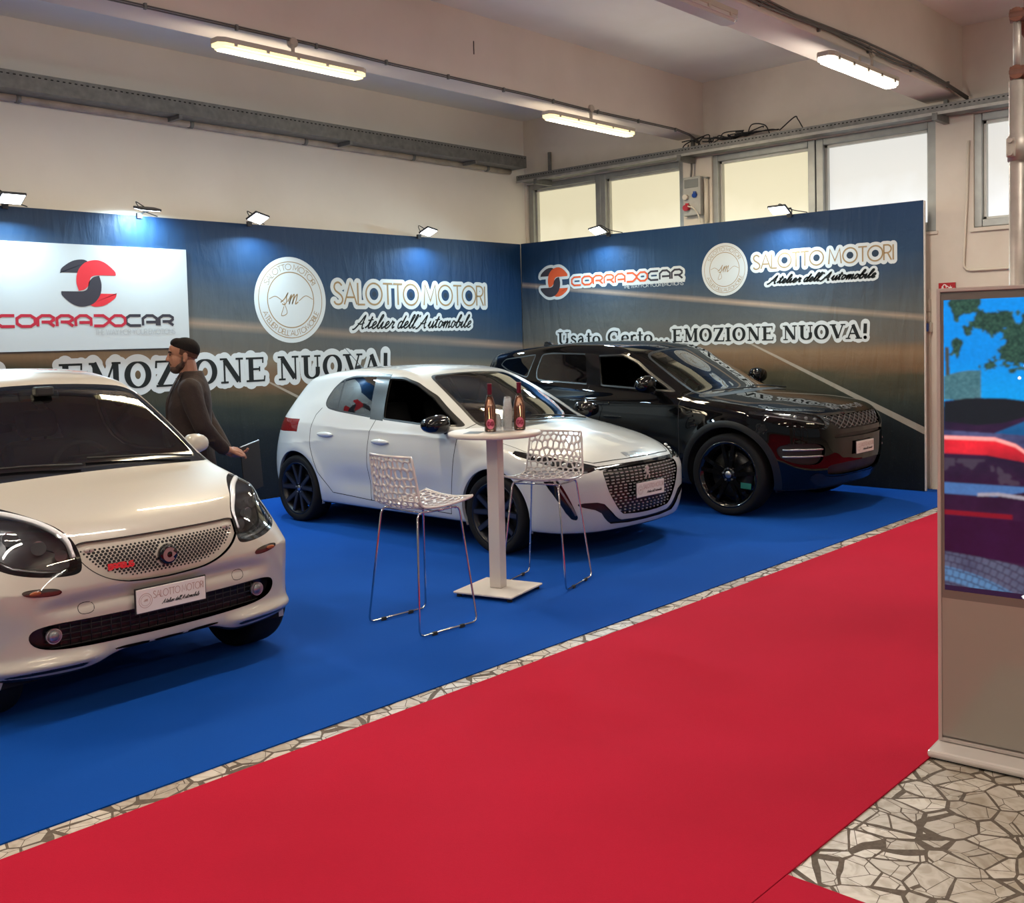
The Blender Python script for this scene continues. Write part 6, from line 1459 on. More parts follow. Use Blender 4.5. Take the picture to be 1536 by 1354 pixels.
def bottle(x, y, rot, label):
    e = empty('wine_bottle', (x, y, TZ+1.0552), rot, label, 'bottle', 'rose wine bottles on the bar table')
    B().lathe([(.0001, .010), (.030, .001), (.0385, .004), (.040, .012), (.040, .165), (.0375, .19), (.028, .222), (.018, .250), (.0145, .265), (.0145, .275)], n=32).done('bottle_glass', m_bglass, e)
    B().lathe([(.0001, .012), (.036, .012), (.0375, .02), (.0375, .164), (.0345, .19), (.025, .222), (.016, .244), (.0001, .244)], n=32).done('wine', m_wine, e)
    B().lathe([(.0152, .258), (.0158, .262), (.0158, .322), (.0165, .324), (.0165, .333), (.0145, .335), (.0001, .335)], n=24).done('foil_cap', m_foil, e)
    o = [(.0404*math.sin(a), -.0404*math.cos(a)) for a in np.linspace(-.72, .72, 13)]
    h = B(); n = 28; c = h.bm.verts.new((0, -.0405, .058)); rim = []
    for k in range(n):
        a = 2*PI*k/n; u, v = .029*math.cos(a), .036*math.sin(a); th = u/.0405; rim.append(h.bm.verts.new((.0408*math.sin(th), -.0408*math.cos(th), .058+v)))
    for k in range(n): h.bm.faces.new((c, rim[k], rim[(k+1) % n]))
    lb = h.done('bottle_label', m_lblp, e, fix=False)
    st, w = layout({'G': (1.0, [(arc(.5, .5, .46, .5, 40, 330, 20)+[(.95, .45), (.55, .45)], 1)])}, 'GG'); V, F = ribbons(st, .0026, .021, .026, -.021, .046)
    V3 = [(.0413*math.sin(x_/.0405), -.0413*math.cos(x_/.0405), z_) for x_, z_, _d in V]; me = bpy.data.meshes.new('lettering'); me.from_pydata(V3, [], F); me.update(); link_mesh('lettering', me, mat('label_crimson', (.28, .01, .06), .5), lb)
    e.scale = (.95, .95, .93)
    return e
view = lambda x, y: math.atan2(x, -y)+0   # label turned towards the aisle
bottle(4.752, 4.598, -.78, 'rose wine bottle on the bar table, left of the plastic cups')
bottle(4.945, 4.520, -.78, 'rose wine bottle on the bar table, right of the plastic cups')
m_cup = glass_mat('clear_plastic', (.90, .91, .92), 1.7); m_cup2 = mat('plastic_frost', (.80, .81, .83), .15, alpha=.17)
def cups(x, y, n, z0, label, r=.031):
    for k in range(n):
        z = 0
        b = B(); b.lathe([(r*1.0, z), (r*1.04, z+.004), (r*.98, z+.006), (r*.70, z+.086), (.0001, z+.088), (.0001, z+.086), (r*.67, z+.084), (r*.94, z+.004)], n=22); o = b.done('plastic_cup', m_cup2); o.location = (x, y, TZ+1.0555+z0+k*.0135); tag(o, label, 'cup', 'cups '+label[17:])
cups(4.855, 4.540, 11, .001, 'clear plastic cup in the tall stack between the two bottles')
cups(4.808, 4.590, 4, .001, 'clear plastic cup in the short stack beside the tall stack')
cups(4.905, 4.600, 6, .001, 'clear plastic cup in the middle stack behind the tall stack')
m_leaf = mat('leaflet_dark', (.10, .10, .09), .4, noise=(9, .6)); m_leaf2 = mat('leaflet_pale', (.42, .43, .42), .4)
for x, y, r, m, sz, lb in ((4.665, 4.66, .5, m_leaf, (.15, .10), 'dark printed leaflet lying on the bar table'), (4.72, 4.53, -.1, m_leaf2, (.12, .08), 'pale leaflet lying near the bar table edge'), (5.00, 4.64, .9, m_leaf, (.12, .085), 'dark leaflet behind the bottle at the grille side of the bar table')):
    o = B().box((0, 0, 0), (*sz, .0012)).done('leaflet', m); o.location = (x, y, TZ+1.0562); o.rotation_euler = (0, 0, r); tag(o, lb, 'leaflet', 'leaflets on the bar table')

# ------------------------------------------------------------------ lattice bar stools
m_shell = mat('stool_shell', (.60, .56, .55), .22, coat=.4); m_rod = mat('stool_chrome', (.62, .60, .60), .12, 1.0)
def voronoi_net(w, h, n, seed):
    """open cell pattern in a w x h panel: returns polygons shrunk towards their seeds"""
    rnd = random.Random(seed); cols = max(2, int(round(w/math.sqrt(w*h/n)))); rows = max(2, int(round(n/cols))); S = []
    for j in range(-1, rows+1):
        for i in range(-1, cols+1):
            S.append(((i+.5+(.25 if j % 2 else -.25)+rnd.uniform(-.30, .30))*w/cols, (j+.5+rnd.uniform(-.30, .30))*h/rows))
    cells = []
    for i, (sx, sy) in enumerate(S):
        if not (0 < sx < w and 0 < sy < h): continue
        poly = [(0, 0), (w, 0), (w, h), (0, h)]
        for j, (tx, ty) in enumerate(S):
            if i == j: continue
            mx_, my_ = (sx+tx)/2, (sy+ty)/2; nx, ny = tx-sx, ty-sy; q = []
            for k in range(len(poly)):
                a, b_ = poly[k], poly[(k+1) % len(poly)]; da = (a[0]-mx_)*nx+(a[1]-my_)*ny; db = (b_[0]-mx_)*nx+(b_[1]-my_)*ny
                if da <= 0: q.append(a)
                if da*db < 0: s_ = da/(da-db); q.append((a[0]+(b_[0]-a[0])*s_, a[1]+(b_[1]-a[1])*s_))
            poly = q
            if not poly: break
        if len(poly) >= 3: cells.append(poly)
    return cells
def shell_pt(u, v):
    """u across 0..1, v along the profile 0 (front of seat) .. 1 (top of back); local x forward"""
    P = [(.225, .725), (.20, .715), (.10, .700), (.0, .692), (-.10, .694), (-.165, .710), (-.195, .745), (-.205, .80), (-.215, .87), (-.228, .955), (-.235, 1.005)]
    f = v*(len(P)-1); i = min(int(f), len(P)-2); f -= i; a = P[max(i-1, 0)]; b_, c_ = P[i], P[i+1]; d = P[min(i+2, len(P)-1)]
    cr2 = lambda k: .5*((2*b_[k])+(c_[k]-a[k])*f+(2*a[k]-5*b_[k]+4*c_[k]-d[k])*f*f+(3*b_[k]-a[k]-3*c_[k]+d[k])*f**3)
    x, z = cr2(0), cr2(1); half = .215-.010*abs(v-.3)-(.02*max(0, v-.6)/.4); s_ = (u-.5)*2
    bow = .030*s_*s_
    if v > .5: x += bow*1.1
    else: z += bow*.7
    return Vector((x, half*s_, z))
def stool(x, y, rz, label, seed, skid):
    e = empty('bar_stool', (x, y, .006), rz, label, 'bar stool', 'white lattice bar stools')
    Lw, Lh = .43, .72; cells = voronoi_net(Lw, Lh, 165, seed); b = B(); bm = b.bm
    th = .0045
    def P3(p, off):
        u, v = p[0]/Lw, p[1]/Lh; u = min(max(u, 0), 1); v = min(max(v, 0), 1); c = shell_pt(u, v); du = shell_pt(min(u+.01, 1), v)-shell_pt(max(u-.01, 0), v); dv = shell_pt(u, min(v+.01, 1))-shell_pt(u, max(v-.01, 0))
        n = du.cross(dv).normalized(); return c+n*off
    for poly in cells:
        cx = sum(p[0] for p in poly)/len(poly); cy = sum(p[1] for p in poly)/len(poly)
        Q = []
        for k in range(len(poly)):
            a, c_ = poly[k], poly[(k+1) % len(poly)]
            for s_ in (0, .5): Q.append((a[0]+(c_[0]-a[0])*s_, a[1]+(c_[1]-a[1])*s_))
        inner = []
        R_m = sum(math.hypot(p[0]-cx, p[1]-cy) for p in Q)/len(Q); kx = max(.28, 1-.0050/R_m*1.25)
        for p in Q:
            d = math.hypot(p[0]-cx, p[1]-cy); r_ = (.55*d+.45*R_m)/max(d, 1e-6); r_ = min(r_, 1.0); inner.append((cx+(p[0]-cx)*kx*r_*.97, cy+(p[1]-cy)*kx*r_*.97))
        rings = []
        for off in (th, -th):
            rings.append(([bm.verts.new(P3(p, off)) for p in Q], [bm.verts.new(P3(p, off)) for p in inner]))
        n = len(Q)
        for k in range(n):
            k2 = (k+1) % n
            f = bm.faces.new((rings[0][0][k], rings[0][0][k2], rings[0][1][k2], rings[0][1][k])); f.smooth = True
            f = bm.faces.new((rings[1][0][k2], rings[1][0][k], rings[1][1][k], rings[1][1][k2])); f.smooth = True
            bm.faces.new((rings[0][1][k], rings[0][1][k2], rings[1][1][k2], rings[1][1][k]))
    bmesh.ops.remove_doubles(bm, verts=bm.verts, dist=.0004)
    s_ = b.done('seat_shell', m_shell, e)
    # rim
    pts = [shell_pt(0, v) for v in np.linspace(0, 1, 26)]+[shell_pt(u, 1) for u in np.linspace(.1, .9, 8)]+[shell_pt(1, v) for v in np.linspace(1, 0, 26)]+[shell_pt(u, 0) for u in np.linspace(.9, .1, 8)]
    B().tube(pts, .0075, n=8, closed=True).done('shell_rim', m_shell, s_)
    # rod frame: two sled sides, each one bent rod with both legs and the runner
    hw, fx = skid
    for sg in (1, -1):
        top_f, top_b = Vector((.16, sg*.165, .690)), Vector((-.15, sg*.165, .686)); bf, bb_ = Vector((fx, sg*hw, .012)), Vector((-fx, sg*hw, .012))
        def rnd_(a, m, c_, r_=.03): return [m+(a-m).normalized()*r_, m+(a-m).normalized()*r_*.3+(c_-m).normalized()*r_*.3, m+(c_-m).normalized()*r_]
        mid = Vector((0, sg*.165, .683))
        pts = [mid, *rnd_(mid, top_f, bf), *rnd_(top_f, bf, bb_), *rnd_(bf, bb_, top_b), *rnd_(bb_, top_b, mid), mid+Vector((-.001, 0, 0))]
        B().tube(pts, .0062, n=10).done('leg_frame', m_rod, e)
        for xx in (fx*.45, -fx*.5): B().box((xx, sg*hw, .010), (.035, .018, .020), bevel=.004).done('glide', m_foot, e)
    bb2 = B(); bb2.tube([(.13, -.17, .684), (.13, .17, .684)], .006, n=8); bb2.tube([(-.12, -.17, .682), (-.12, .17, .682)], .006, n=8); bb2.done('cross_rod', m_rod, e)
    return e
stool(4.005, 4.465, math.radians(-3), 'white lattice bar stool on thin chrome legs, standing nearer the city car', 3, (.235, .215))
stool(5.225, 4.560, math.radians(197), 'white lattice bar stool in front of the hatchback front wheel', 11, (.235, .225))

# ------------------------------------------------------------------ screen totem
m_kf = mat('totem_frame', (.50, .44, .41), .3, .2); m_kp = mat('totem_panel', (.30, .27, .235), .10, coat=.6); m_kb = mat('totem_bezel', (.16, .145, .13), .12, coat=.5); m_kbase = mat('totem_base', (.60, .55, .52), .25, coat=.3)
def screen_mat():
    m = bpy.data.materials.new('totem_picture'); m.use_nodes = True; nt = m.node_tree; b = nt.nodes['Principled BSDF']; L = nt.links; N = nt.nodes.new
    b.inputs['Base Color'].default_value = (.01, .01, .012, 1); b.inputs['Roughness'].default_value = .08
    a = N('ShaderNodeVertexColor'); a.layer_name = 'picture'; L.new(a.outputs[0], b.inputs['Emission Color']); b.inputs['Emission Strength'].default_value = .95
    return m
KX, KY, KR = 3.925, 1.500, math.radians(3.9)
t = empty('screen_totem', (KX, KY, 0), KR, 'tall upright screen totem showing the rear of a dark red car under blue sky', 'screen')
# local: face looks to -x, left edge at y=0, runs towards -y
B().box((.245, -.335, .022), (.49, .69, .030), bevel=.012).done('base_plate', m_kbase, t)
B().box((.245, -.335, .004), (.45, .64, .008)).done('foot_pad', m_foot, t)
KZ0, KZ1, KW, KD = .040, 1.805, .66, .055; kx = .115
kf = B()
for (y0, y1, z0, z1) in ((-.014, 0, KZ0, KZ1), (-KW, -KW+.014, KZ0, KZ1), (-KW+.014, -.014, KZ1-.014, KZ1), (-KW+.014, -.014, KZ0, KZ0+.014)): kf.box((kx+KD/2, (y0+y1)/2, (z0+z1)/2), (KD, y1-y0, z1-z0), bevel=.002)
kf.done('frame', m_kf, t)
B().box((kx+KD/2+.006, -KW/2, (KZ0+KZ1)/2), (KD-.012, KW-.028, KZ1-KZ0-.028)).done('back_cover', m_kp, t)
B().box((kx+.006, -KW/2, 1.195), (.006, KW-.030, 1.175)).done('bezel', m_kb, t)
B().box((kx+.006, -KW/2, .335), (.006, KW-.030, .545)).done('lower_panel', m_kp, t)
# moving picture: painted per vertex on a fine grid, u right (towards -y), v up
nu, nv = 320, 640; PW, PH = KW-.052, 1.120; U, Vv = np.meshgrid(np.linspace(0, 1, nu), np.linspace(0, 1, nv)); u = U.ravel(); v = Vv.ravel()
def vnoise(x, y, s, seed=0):
    xi, yi = x*s, y*s; i, j = np.floor(xi).astype(int), np.floor(yi).astype(int); fx_, fy_ = xi-i, yi-j
    hsh = lambda a, b_: (np.sin(a*127.1+b_*311.7+seed*74.7)*43758.5453) % 1
    fx_ = fx_*fx_*(3-2*fx_); fy_ = fy_*fy_*(3-2*fy_)
    return (hsh(i, j)*(1-fx_)+hsh(i+1, j)*fx_)*(1-fy_)+(hsh(i, j+1)*(1-fx_)+hsh(i+1, j+1)*fx_)*fy_
asp = PH/PW; y_ = v*asp
fb = sum(vnoise(u, y_, s, k)/2**k for k, s in enumerate((7, 14, 28, 56)))/1.875
col = np.zeros((len(u), 3)); sky = np.array([0, .27, .82]); col[:] = sky*(0.75+.35*(v[:, None]-.5)); col = col+np.array([.0, .12, .12])*np.clip((.80-v)/.2, 0, 1)[:, None]
def put(mask, c): col[mask] = (np.asarray(c) if np.ndim(c) == 1 else c[mask])
hf = .5*vnoise(u, y_, 90, 9)+.5*vnoise(u, y_, 160, 5)
tree = (fb+.10*(hf-.5) > (.46+.9*np.clip(.93-v, 0, 1)-.0*u)) & (v > .75) & (u > .05) | ((fb > .40+.35*np.abs(u-.08)/.2) & (u < .25) & (v > .80)) | ((u > .62) & (v > .86) & (fb > .44))
trunk = (np.abs(u-.02-.05*(.82-v)) < .012) & (v < .84) & (v > .68)
put(tree, np.stack([.008+.05*hf**2, .03+.12*hf**2, .025+.07*hf**2], 1)); put(trunk, (.05, .06, .05))
far = (v < .74+.02*np.sin(u*9)) & (v > .66) & (u < .22); put(far, np.stack([.03+.05*hf, .11+.08*hf, .14+.08*hf], 1))
body = v < np.interp(u, [0, .2, .45, .62, .8, 1], [.655, .668, .66, .640, .60, .585]); put(body, np.stack([.012+.05*(fb-.3).clip(0)**1.2, .003+.008*fb, .012+.035*fb], 1))
roof = (v < np.interp(u, [0, .12, .35, .55, .75], [.645, .665, .668, .655, .635])) & (v > np.interp(u, [0, .2, .35, .55, .75], [.585, .575, .585, .62, .635])) & (u < .75); put(roof, (.006, .008, .012))
glass = (u > .28) & (v > .535) & (v < np.interp(u, [.28, .5, .75, 1], [.545, .60, .638, .635])) ; put(glass, np.stack([.0+.01*fb, .045+.06*fb, .15+.12*fb], 1))
deck = (v < .555-.02*u) & (v > .52-.05*u); put(deck, np.stack([.02+.16*(fb-.35).clip(0), .02+.18*(fb-.35).clip(0), .07+.35*(fb-.35).clip(0)], 1))
lamp = (v < np.interp(u, [0, .25, .42, .60], [.535, .535, .515, .44])) & (v > np.interp(u, [0, .25, .5, .62], [.475, .475, .455, .43])) & (u < .6); put(lamp, np.stack([.15+.75*(fb-.25).clip(0)+.35*(v-.43)/.1, .004+.02*fb, .012+.03*fb], 1))
ledge = np.abs(v-np.interp(u, [0, .30, .42, .60], [.530, .530, .510, .440])) < .006; put(ledge & (u < .62), (1.0, .35, .32))
pan = (v < .46) & (v > .37) & (fb > .56); put(pan, (.05, .035, .06))
bl = (v < .375) & (v > .335) & (u < .30+.3*(v-.335)/.04); put(bl, (.05, .14, .34)); crv = np.abs(v-(.345-.05*np.abs(u-.32))) < .006; put(crv & (u > .2) & (u < .5), (.30, .28, .33))
rdl = (np.abs(v-.272) < .008) & (u < .40); put(rdl, (.20, .006, .015))
low = (v < .26) & (v > .12); put(low, np.stack([.010+.012*fb, .002+.003*fb, .014+.022*fb], 1))
whl = np.hypot((u-1.05), (y_-.30*1)*1.0) < .42; put(whl & (v < .5), np.stack([.006+.08*(fb-.4).clip(0), .004+.05*(fb-.4).clip(0), .010+.10*(fb-.4).clip(0)], 1))
edge = .135-.10*u; st_ = v < edge+.02*np.sin(u*3); rr_ = np.hypot(u+.1, (y_+.9)); an = np.arctan2(y_+.9, u+.1)
brick = (np.abs((rr_*22) % 1-.5) > .44) | (np.abs((an*26+np.floor(rr_*22)*.5) % 1-.5) > .44); stc = np.stack([.035+.06*fb, .045+.07*fb, .09+.09*fb], 1); stc[brick] = (.012, .016, .035)
band_ = (rr_*3.1 % 1) < .28; stc[band_ & ~brick] = (.07, .18, .34); put(st_, stc)
col *= (.82+.36*hf)[:, None]
cg = col.reshape(nv, nu, 3)
for _ in range(5):
    cg = (np.roll(cg, 1, 0)+2*cg+np.roll(cg, -1, 0))/4; cg = (np.roll(cg, 1, 1)+2*cg+np.roll(cg, -1, 1))/4
col = cg.reshape(-1, 3).copy()
put(v < .018, (.010, .008, .03)); tri = (v > .003) & (v < .015) & (np.abs(u-.46) < .010) & (u-.45 > (.5*np.abs(v-.009)/.006)*.02) ; put(tri, (.8, .8, .85))
for (a_, b_, c_) in ((.44, .735, .010), (.50, .735, .008), (.47, .775, .006), (.70, .708, .007)): put(np.hypot(u-a_, (v-b_)*asp) < c_, (.9, 1.0, .9))
YY = -.026-u*PW; ZZ = .640+v*PH; V3 = np.stack([0*u+kx+.0025, YY, ZZ], 1); idx = np.arange(nu*nv).reshape(nv, nu)
Q = np.stack([idx[:-1, :-1], idx[:-1, 1:], idx[1:, 1:], idx[1:, :-1]], -1).reshape(-1, 4)
so = np_mesh('screen', V3, Q, screen_mat(), t, False); at = so.data.color_attributes.new('picture', 'FLOAT_COLOR', 'POINT'); at.data.foreach_set('color', np.concatenate([col, np.ones((len(u), 1))], 1).ravel().astype(np.float32))

# ------------------------------------------------------------------ wall details near the windows
m_box = mat('socket_box_grey', (.40, .40, .37), .5, noise=(12, .2)); m_blue = mat('socket_blue', (.008, .05, .28), .4); m_redsk = mat('socket_red', (.42, .02, .03), .4); m_conw = mat('conduit_cream', (.62, .56, .47), .5)
e = empty('power_distribution_box', (XW-.05, 6.845, 3.30), 0, 'grey power socket panel on the pillar between the windows', 'socket panel')
B().box((0, 0, 0), (.09, .24, .46), bevel=.012).done('panel_box', m_box, e)
B().box((-.047, -.0, .15), (.012, .19, .10), bevel=.004).done('breaker_window', mat('breaker_grey', (.22, .23, .22), .2), e)
B().cyl((-.045, .065, -.005), (-.095, .065, -.01), .032, n=18).done('white_plug', m_conw, e); B().cyl((-.045, -.055, .01), (-.08, -.055, .0), .028, n=18).box((-.06, -.055, .035), (.03, .035, .03), bevel=.005).done('blue_socket', m_blue, e)
B().cyl((-.045, .05, -.13), (-.11, .05, -.14), .036, n=18).box((-.065, .05, -.095), (.03, .04, .03), bevel=.005).done('red_socket', m_redsk, e)
B().tube(bez([(-.1, .03, -.12), (-.09, -.05, -.15), (-.07, -.10, -.22), (-.05, -.12, -.33)], 8), .008, n=8).done('cable', m_conw, e)
B().tube(bez([(-.02, .02, .22), (-.03, .0, .33), (-.01, .02, .46)], 6), .012, n=8).done('cable', m_cableg, e)
e = empty('conduit', (XW-.03, 6.68, 3.28), 0, 'cream plastic conduit running down beside the socket panel', 'conduit')
B().cyl((0, 0, -.30), (0, 0, .22), .027, n=14).done('pipe_run', m_conw, e); B().box((0, 0, .22), (.05, .07, .02)).done('collar', m_galv, e)
e = empty('conduit', (XW-.02, 3.69, 2.9), 0, 'thin cream conduit bending along the wall beside the last window', 'conduit')
B().tube([(0, -.02, .60), (0, .0, .0), (0, .03, -.60), (0, .03, -.64), (0, .0, -.67), (0, -.04, -.68), (0, -1.6, -.68)], .012, n=8).done('pipe_run', m_conw, e)
e = empty('socket_outlet', (10.55, 3.955, 1.80), 0, 'grey wall outlet with blue plug at the end of the banner', 'socket'); e.location = (XW-.03, 4.095-.0, 1.79)
m_ivory = mat('outlet_ivory', (.50, .47, .40), .45)
B().box((-.01, 0, .10), (.07, .095, .13), bevel=.006).box((-.045, 0, .10), (.008, .05, .05)).done('switch_box', m_ivory, e)
B().box((-.005, 0, -.02), (.06, .085, .10), bevel=.006).done('outlet_box', m_ivory, e); B().cyl((-.035, 0, -.02), (-.04, 0, -.02), .03, n=16).done('outlet_face', m_conw, e)
B().box((-.035, 0, -.125), (.08, .075, .085), bevel=.008).done('blue_plug', m_blue, e); B().box((0, 0, -.125), (.05, .12, .10), bevel=.005).done('plug_box', m_ivory, e)
B().tube(bez([(-.07, .02, -.10), (-.11, .09, -.10), (-.10, .12, -.20), (-.07, .08, -.33), (-.04, .06, -.45)], 8), .006, n=6).done('cord', m_cableg, e)
slab_ = slab('trim_9', XW-.035, XW, 4.06, 4.16, .02, 2.05, mat('skirting_cream', (.58, .52, .45), .5)); struct(slab_)
e = empty('fire_sign', (XW-.02, 3.885, 2.05), 0, 'small red fire extinguisher sign above the screen totem', 'sign')
B().box((0, 0, 0), (.012, .165, .12)).done('sign_plate', mat('sign_red', (.42, .01, .02), .4), e)
frS = (Vector((-.0066, 0, 0)), Vector((0, -1, 0)), Vector((0, 0, 1)), Vector((-1, 0, 0))); mw = mat('sign_white', (.8, .8, .78), .4)
flat('pictogram', merge(poly2([(-.055, -.045), (-.030, -.045), (-.030, .010), (-.055, .010)]), ribbons([(sm([(-.043, .02), (-.03, .04), (-.01, .035), (-.005, .01)]), 1)], .005, 1, 1), disc(-.043, .018, .010, 12)), mw, frS, 0, e)
flat('pictogram', merge(poly2([(.020, -.035), (.055, -.035), (.048, -.005), (.052, .02), (.040, .010), (.036, .035), (.028, .012), (.020, .018)]), ribbons([([(.0, .03), (.02, .01)], 1)], .004, 1, 1)), mw, frS, 0, e)

# ------------------------------------------------------------------ scaffold tower behind the totem
m_scf = mat('scaffold_tube', (.44, .40, .36), .45, .5, noise=(9, .35)); m_scr = mat('scaffold_rust', (.20, .085, .055), .6, .2, noise=(14, .5))
e = empty('scaffold_tower', (5.355, 1.61, .0062), math.radians(8), 'aluminium scaffold tower with rusty clamps at the right picture edge', 'scaffold')
for (x, y) in ((0, 0), (0, -1.25), (1.6, 0), (1.6, -1.25)):
    h = B(); h.cyl((x, y, .03), (x, y, 2.82), .037, n=20); h.cyl((x, y, 2.82), (x, y, 3.12), .018, n=14); st_o = h.done('standard', m_scf, e)
    B().cyl((x, y, .0), (x, y, .03), .06, n=16).done('foot', m_foot, st_o)
for z in (2.86, 3.13):
    h = B()
    for (p0, p1) in (((0, .03, z), (0, -1.28, z)), ((1.6, .03, z), (1.6, -1.28, z)), ((-.03, 0, z), (1.63, 0, z)), ((-.03, -1.25, z), (1.63, -1.25, z))): h.cyl(p0, p1, .033, n=14)
    h.done('ledger', m_scr, e)
for z in (2.50, 1.3, .35):
    h = B()
    for (p0, p1) in (((0, 0, z), (0, -1.25, z)), ((1.6, 0, z), (1.6, -1.25, z)), ((0, 0, z-.04), (1.6, 0, z-.04)), ((0, -1.25, z-.04), (1.6, -1.25, z-.04))): h.cyl(p0, p1, .024, n=14)
    h.done('ledger', m_scr, e)
    for (x, y) in ((0, 0), (0, -1.25), (1.6, 0), (1.6, -1.25)):
        h = B(); h.cyl((x, y, z-.06), (x, y, z+.06), .044, n=20); h.box((x-.05, y+.02, z), (.03, .04, .09), bevel=.005); h.cyl((x-.06, y+.02, z+.03), (x-.085, y+.02, z+.03), .012, n=8); h.cyl((x-.06, y+.02, z-.03), (x-.085, y+.02, z-.03), .012, n=8); h.done('clamp', m_scf, e)
for (p0, p1) in (((0, -.03, 2.24), (0, -1.2, 1.40)), ((0, -1.2, 2.44), (0, -.03, 1.62)), ((1.6, -.02, 2.0), (1.6, -1.2, 1.28)), ((0, -.02, 1.12), (0, -1.2, .42)), ((.03, 0, 2.05), (1.57, 0, 1.3))):
    B().cyl(p0, p1, .017, n=12).done('diagonal_brace', m_scr, e)
B().box((.8, -.625, 3.19), (1.55, 1.2, .045)).done('deck', m_scr, e)
# ------------------------------------------------------------------ the man in the brown jacket
def voxel(b, name, m, parent, size, smooth=6, fac=.5, decimate=None):
    """fuse overlapping volumes into one continuous skin"""
    me = bpy.data.meshes.new('tmp'); bmesh.ops.recalc_face_normals(b.bm, faces=b.bm.faces); b.bm.to_mesh(me); b.bm.free()
    o = bpy.data.objects.new('tmp', me); COL.objects.link(o)
    r = o.modifiers.new('r', 'REMESH'); r.mode = 'VOXEL'; r.voxel_size = size
    s = o.modifiers.new('s', 'SMOOTH'); s.iterations = smooth; s.factor = fac
    dg = bpy.context.evaluated_depsgraph_get(); dg.update(); out = bpy.data.meshes.new_from_object(o.evaluated_get(dg)); bpy.data.objects.remove(o)
    for p in out.polygons: p.use_smooth = True
    out.name = name
    out.materials.clear()
    return link_mesh(name, out, m, parent)
def limb(b, pts, n=16):
    """tapering round limb through (point, radius) stations, with ball joints"""
    P = [Vector(p) for p, r in pts]; rr = [r for p, r in pts]
    sm_, rs = [], []
    for i in range(len(P)-1):
        for k in range(6):
            t = k/6; sm_.append(P[i].lerp(P[i+1], t)); rs.append(rr[i]*(1-t)+rr[i+1]*t)
    sm_.append(P[-1]); rs.append(rr[-1]); b.tube(sm_, 0, n=n, radii=rs)
    for p, r in ((P[0], rr[0]), (P[-1], rr[-1])): b.ball(p, r, u=16, v=10)
    for p, r in zip(P[1:-1], rr[1:-1]): b.ball(p, r, u=16, v=10)
def loft(b, secs, n=28):
    """stacked elliptical sections: (centre x, centre y, z, half depth, half width, squareness)"""
    rings = []
    for cx, cy, z, rx, ry in secs:
        ring_ = []
        for k in range(n):
            a = 2*PI*k/n; c_, s_ = math.cos(a), math.sin(a); ring_.append(b.bm.verts.new((cx+rx*math.copysign(abs(c_)**.85, c_), cy+ry*math.copysign(abs(s_)**.85, s_), z)))
        rings.append(ring_)
    for A, C in zip(rings[:-1], rings[1:]):
        for k in range(n): f = b.bm.faces.new((A[k], A[(k+1) % n], C[(k+1) % n], C[k])); f.smooth = True
    b.bm.faces.new(rings[0][::-1]); b.bm.faces.new(rings[-1])
m_skin = mat('skin', (.30, .135, .085), .5, noise=(30, .08)); m_hair = mat('hair_black', (.008, .006, .006), .8, spec=.15, bump=(160, .6, .003)); m_beard = mat('beard_stubble', (.045, .022, .016), .75, bump=(200, .5, .002))
m_jack = mat('jacket_brown', (.020, .010, .009), .85, noise=(6, .25), bump=(9, .55, .03)); m_shirt = mat('shirt_cream', (.42, .38, .28), .8); m_trou = mat('trousers_dark', (.012, .012, .014), .85); m_shoe = mat('shoe_black', (.008, .008, .008), .35); m_eye = mat('eye_dark', (.02, .015, .012), .15)
PROT = 147
PE = empty('person', (3.665, 6.375, .006), math.radians(PROT), 'person in brown jacket, short black hair and beard, hands behind the back', 'person')
b = B()
HX, HZ = .035, 1.585      # head centre
b.ball((HX-.012, 0, HZ+.040), .1, .98, .76, .84, 24, 16)          # cranium
b.ball((HX+.030, 0, HZ-.025), .1, .60, .60, .78, 20, 14)          # face mass
b.ball((HX+.048, 0, HZ-.082), .05, .80, .86, .66, 16, 10)         # chin
b.ball((HX+.012, .0, HZ-.060), .06, .95, .95, .75, 16, 10)        # jaw
b.ball((HX+.080, 0, HZ+.030), .03, .45, 1.5, .50, 14, 8); b.ball((HX+.040, 0, HZ+.045), .06, .86, .95, .95, 18, 12)          # brow ridge
limb(b, [((HX+.088, 0, HZ+.018), .009), ((HX+.098, 0, HZ-.004), .0105), ((HX+.102, 0, HZ-.020), .013)])   # nose
b.ball((HX+.091, .011, HZ-.024), .009); b.ball((HX+.091, -.011, HZ-.024), .009)
b.ball((HX+.084, 0, HZ-.051), .012, .8, 2.0, .48); b.ball((HX+.081, 0, HZ-.062), .012, .8, 1.8, .55)       # lips
for s_ in (1, -1):
    b.ball((HX+.060, s_*.038, HZ-.014), .022, .8, .6, .8)           # cheekbones
    b.ball((HX-.018, s_*.078, HZ-.008), .030, .55, .28, 1.0, 14, 10); b.ball((HX-.010, s_*.080, HZ-.028), .014, .6, .4, 1.0)   # ears
limb(b, [((-.012, 0, 1.38), .072), ((.0, 0, 1.45), .060), ((.010, 0, 1.53), .058)])
loft(b, [(0, 0, .84, .09, .14), (0, 0, .95, .105, .155), (0, 0, 1.10, .10, .14), (0, 0, 1.25, .11, .16), (-.005, 0, 1.36, .095, .17), (-.01, 0, 1.42, .06, .10)])
armL = [((-.01, .185, 1.375), .052), ((-.085, .235, 1.12), .042), ((-.20, .165, .965), .030), ((-.245, .135, .945), .026)]
armR = [((-.01, -.185, 1.375), .052), ((-.10, -.23, 1.12), .042), ((-.21, -.08, .93), .030), ((-.255, -.035, .905), .026)]
limb(b, armL); limb(b, armR)
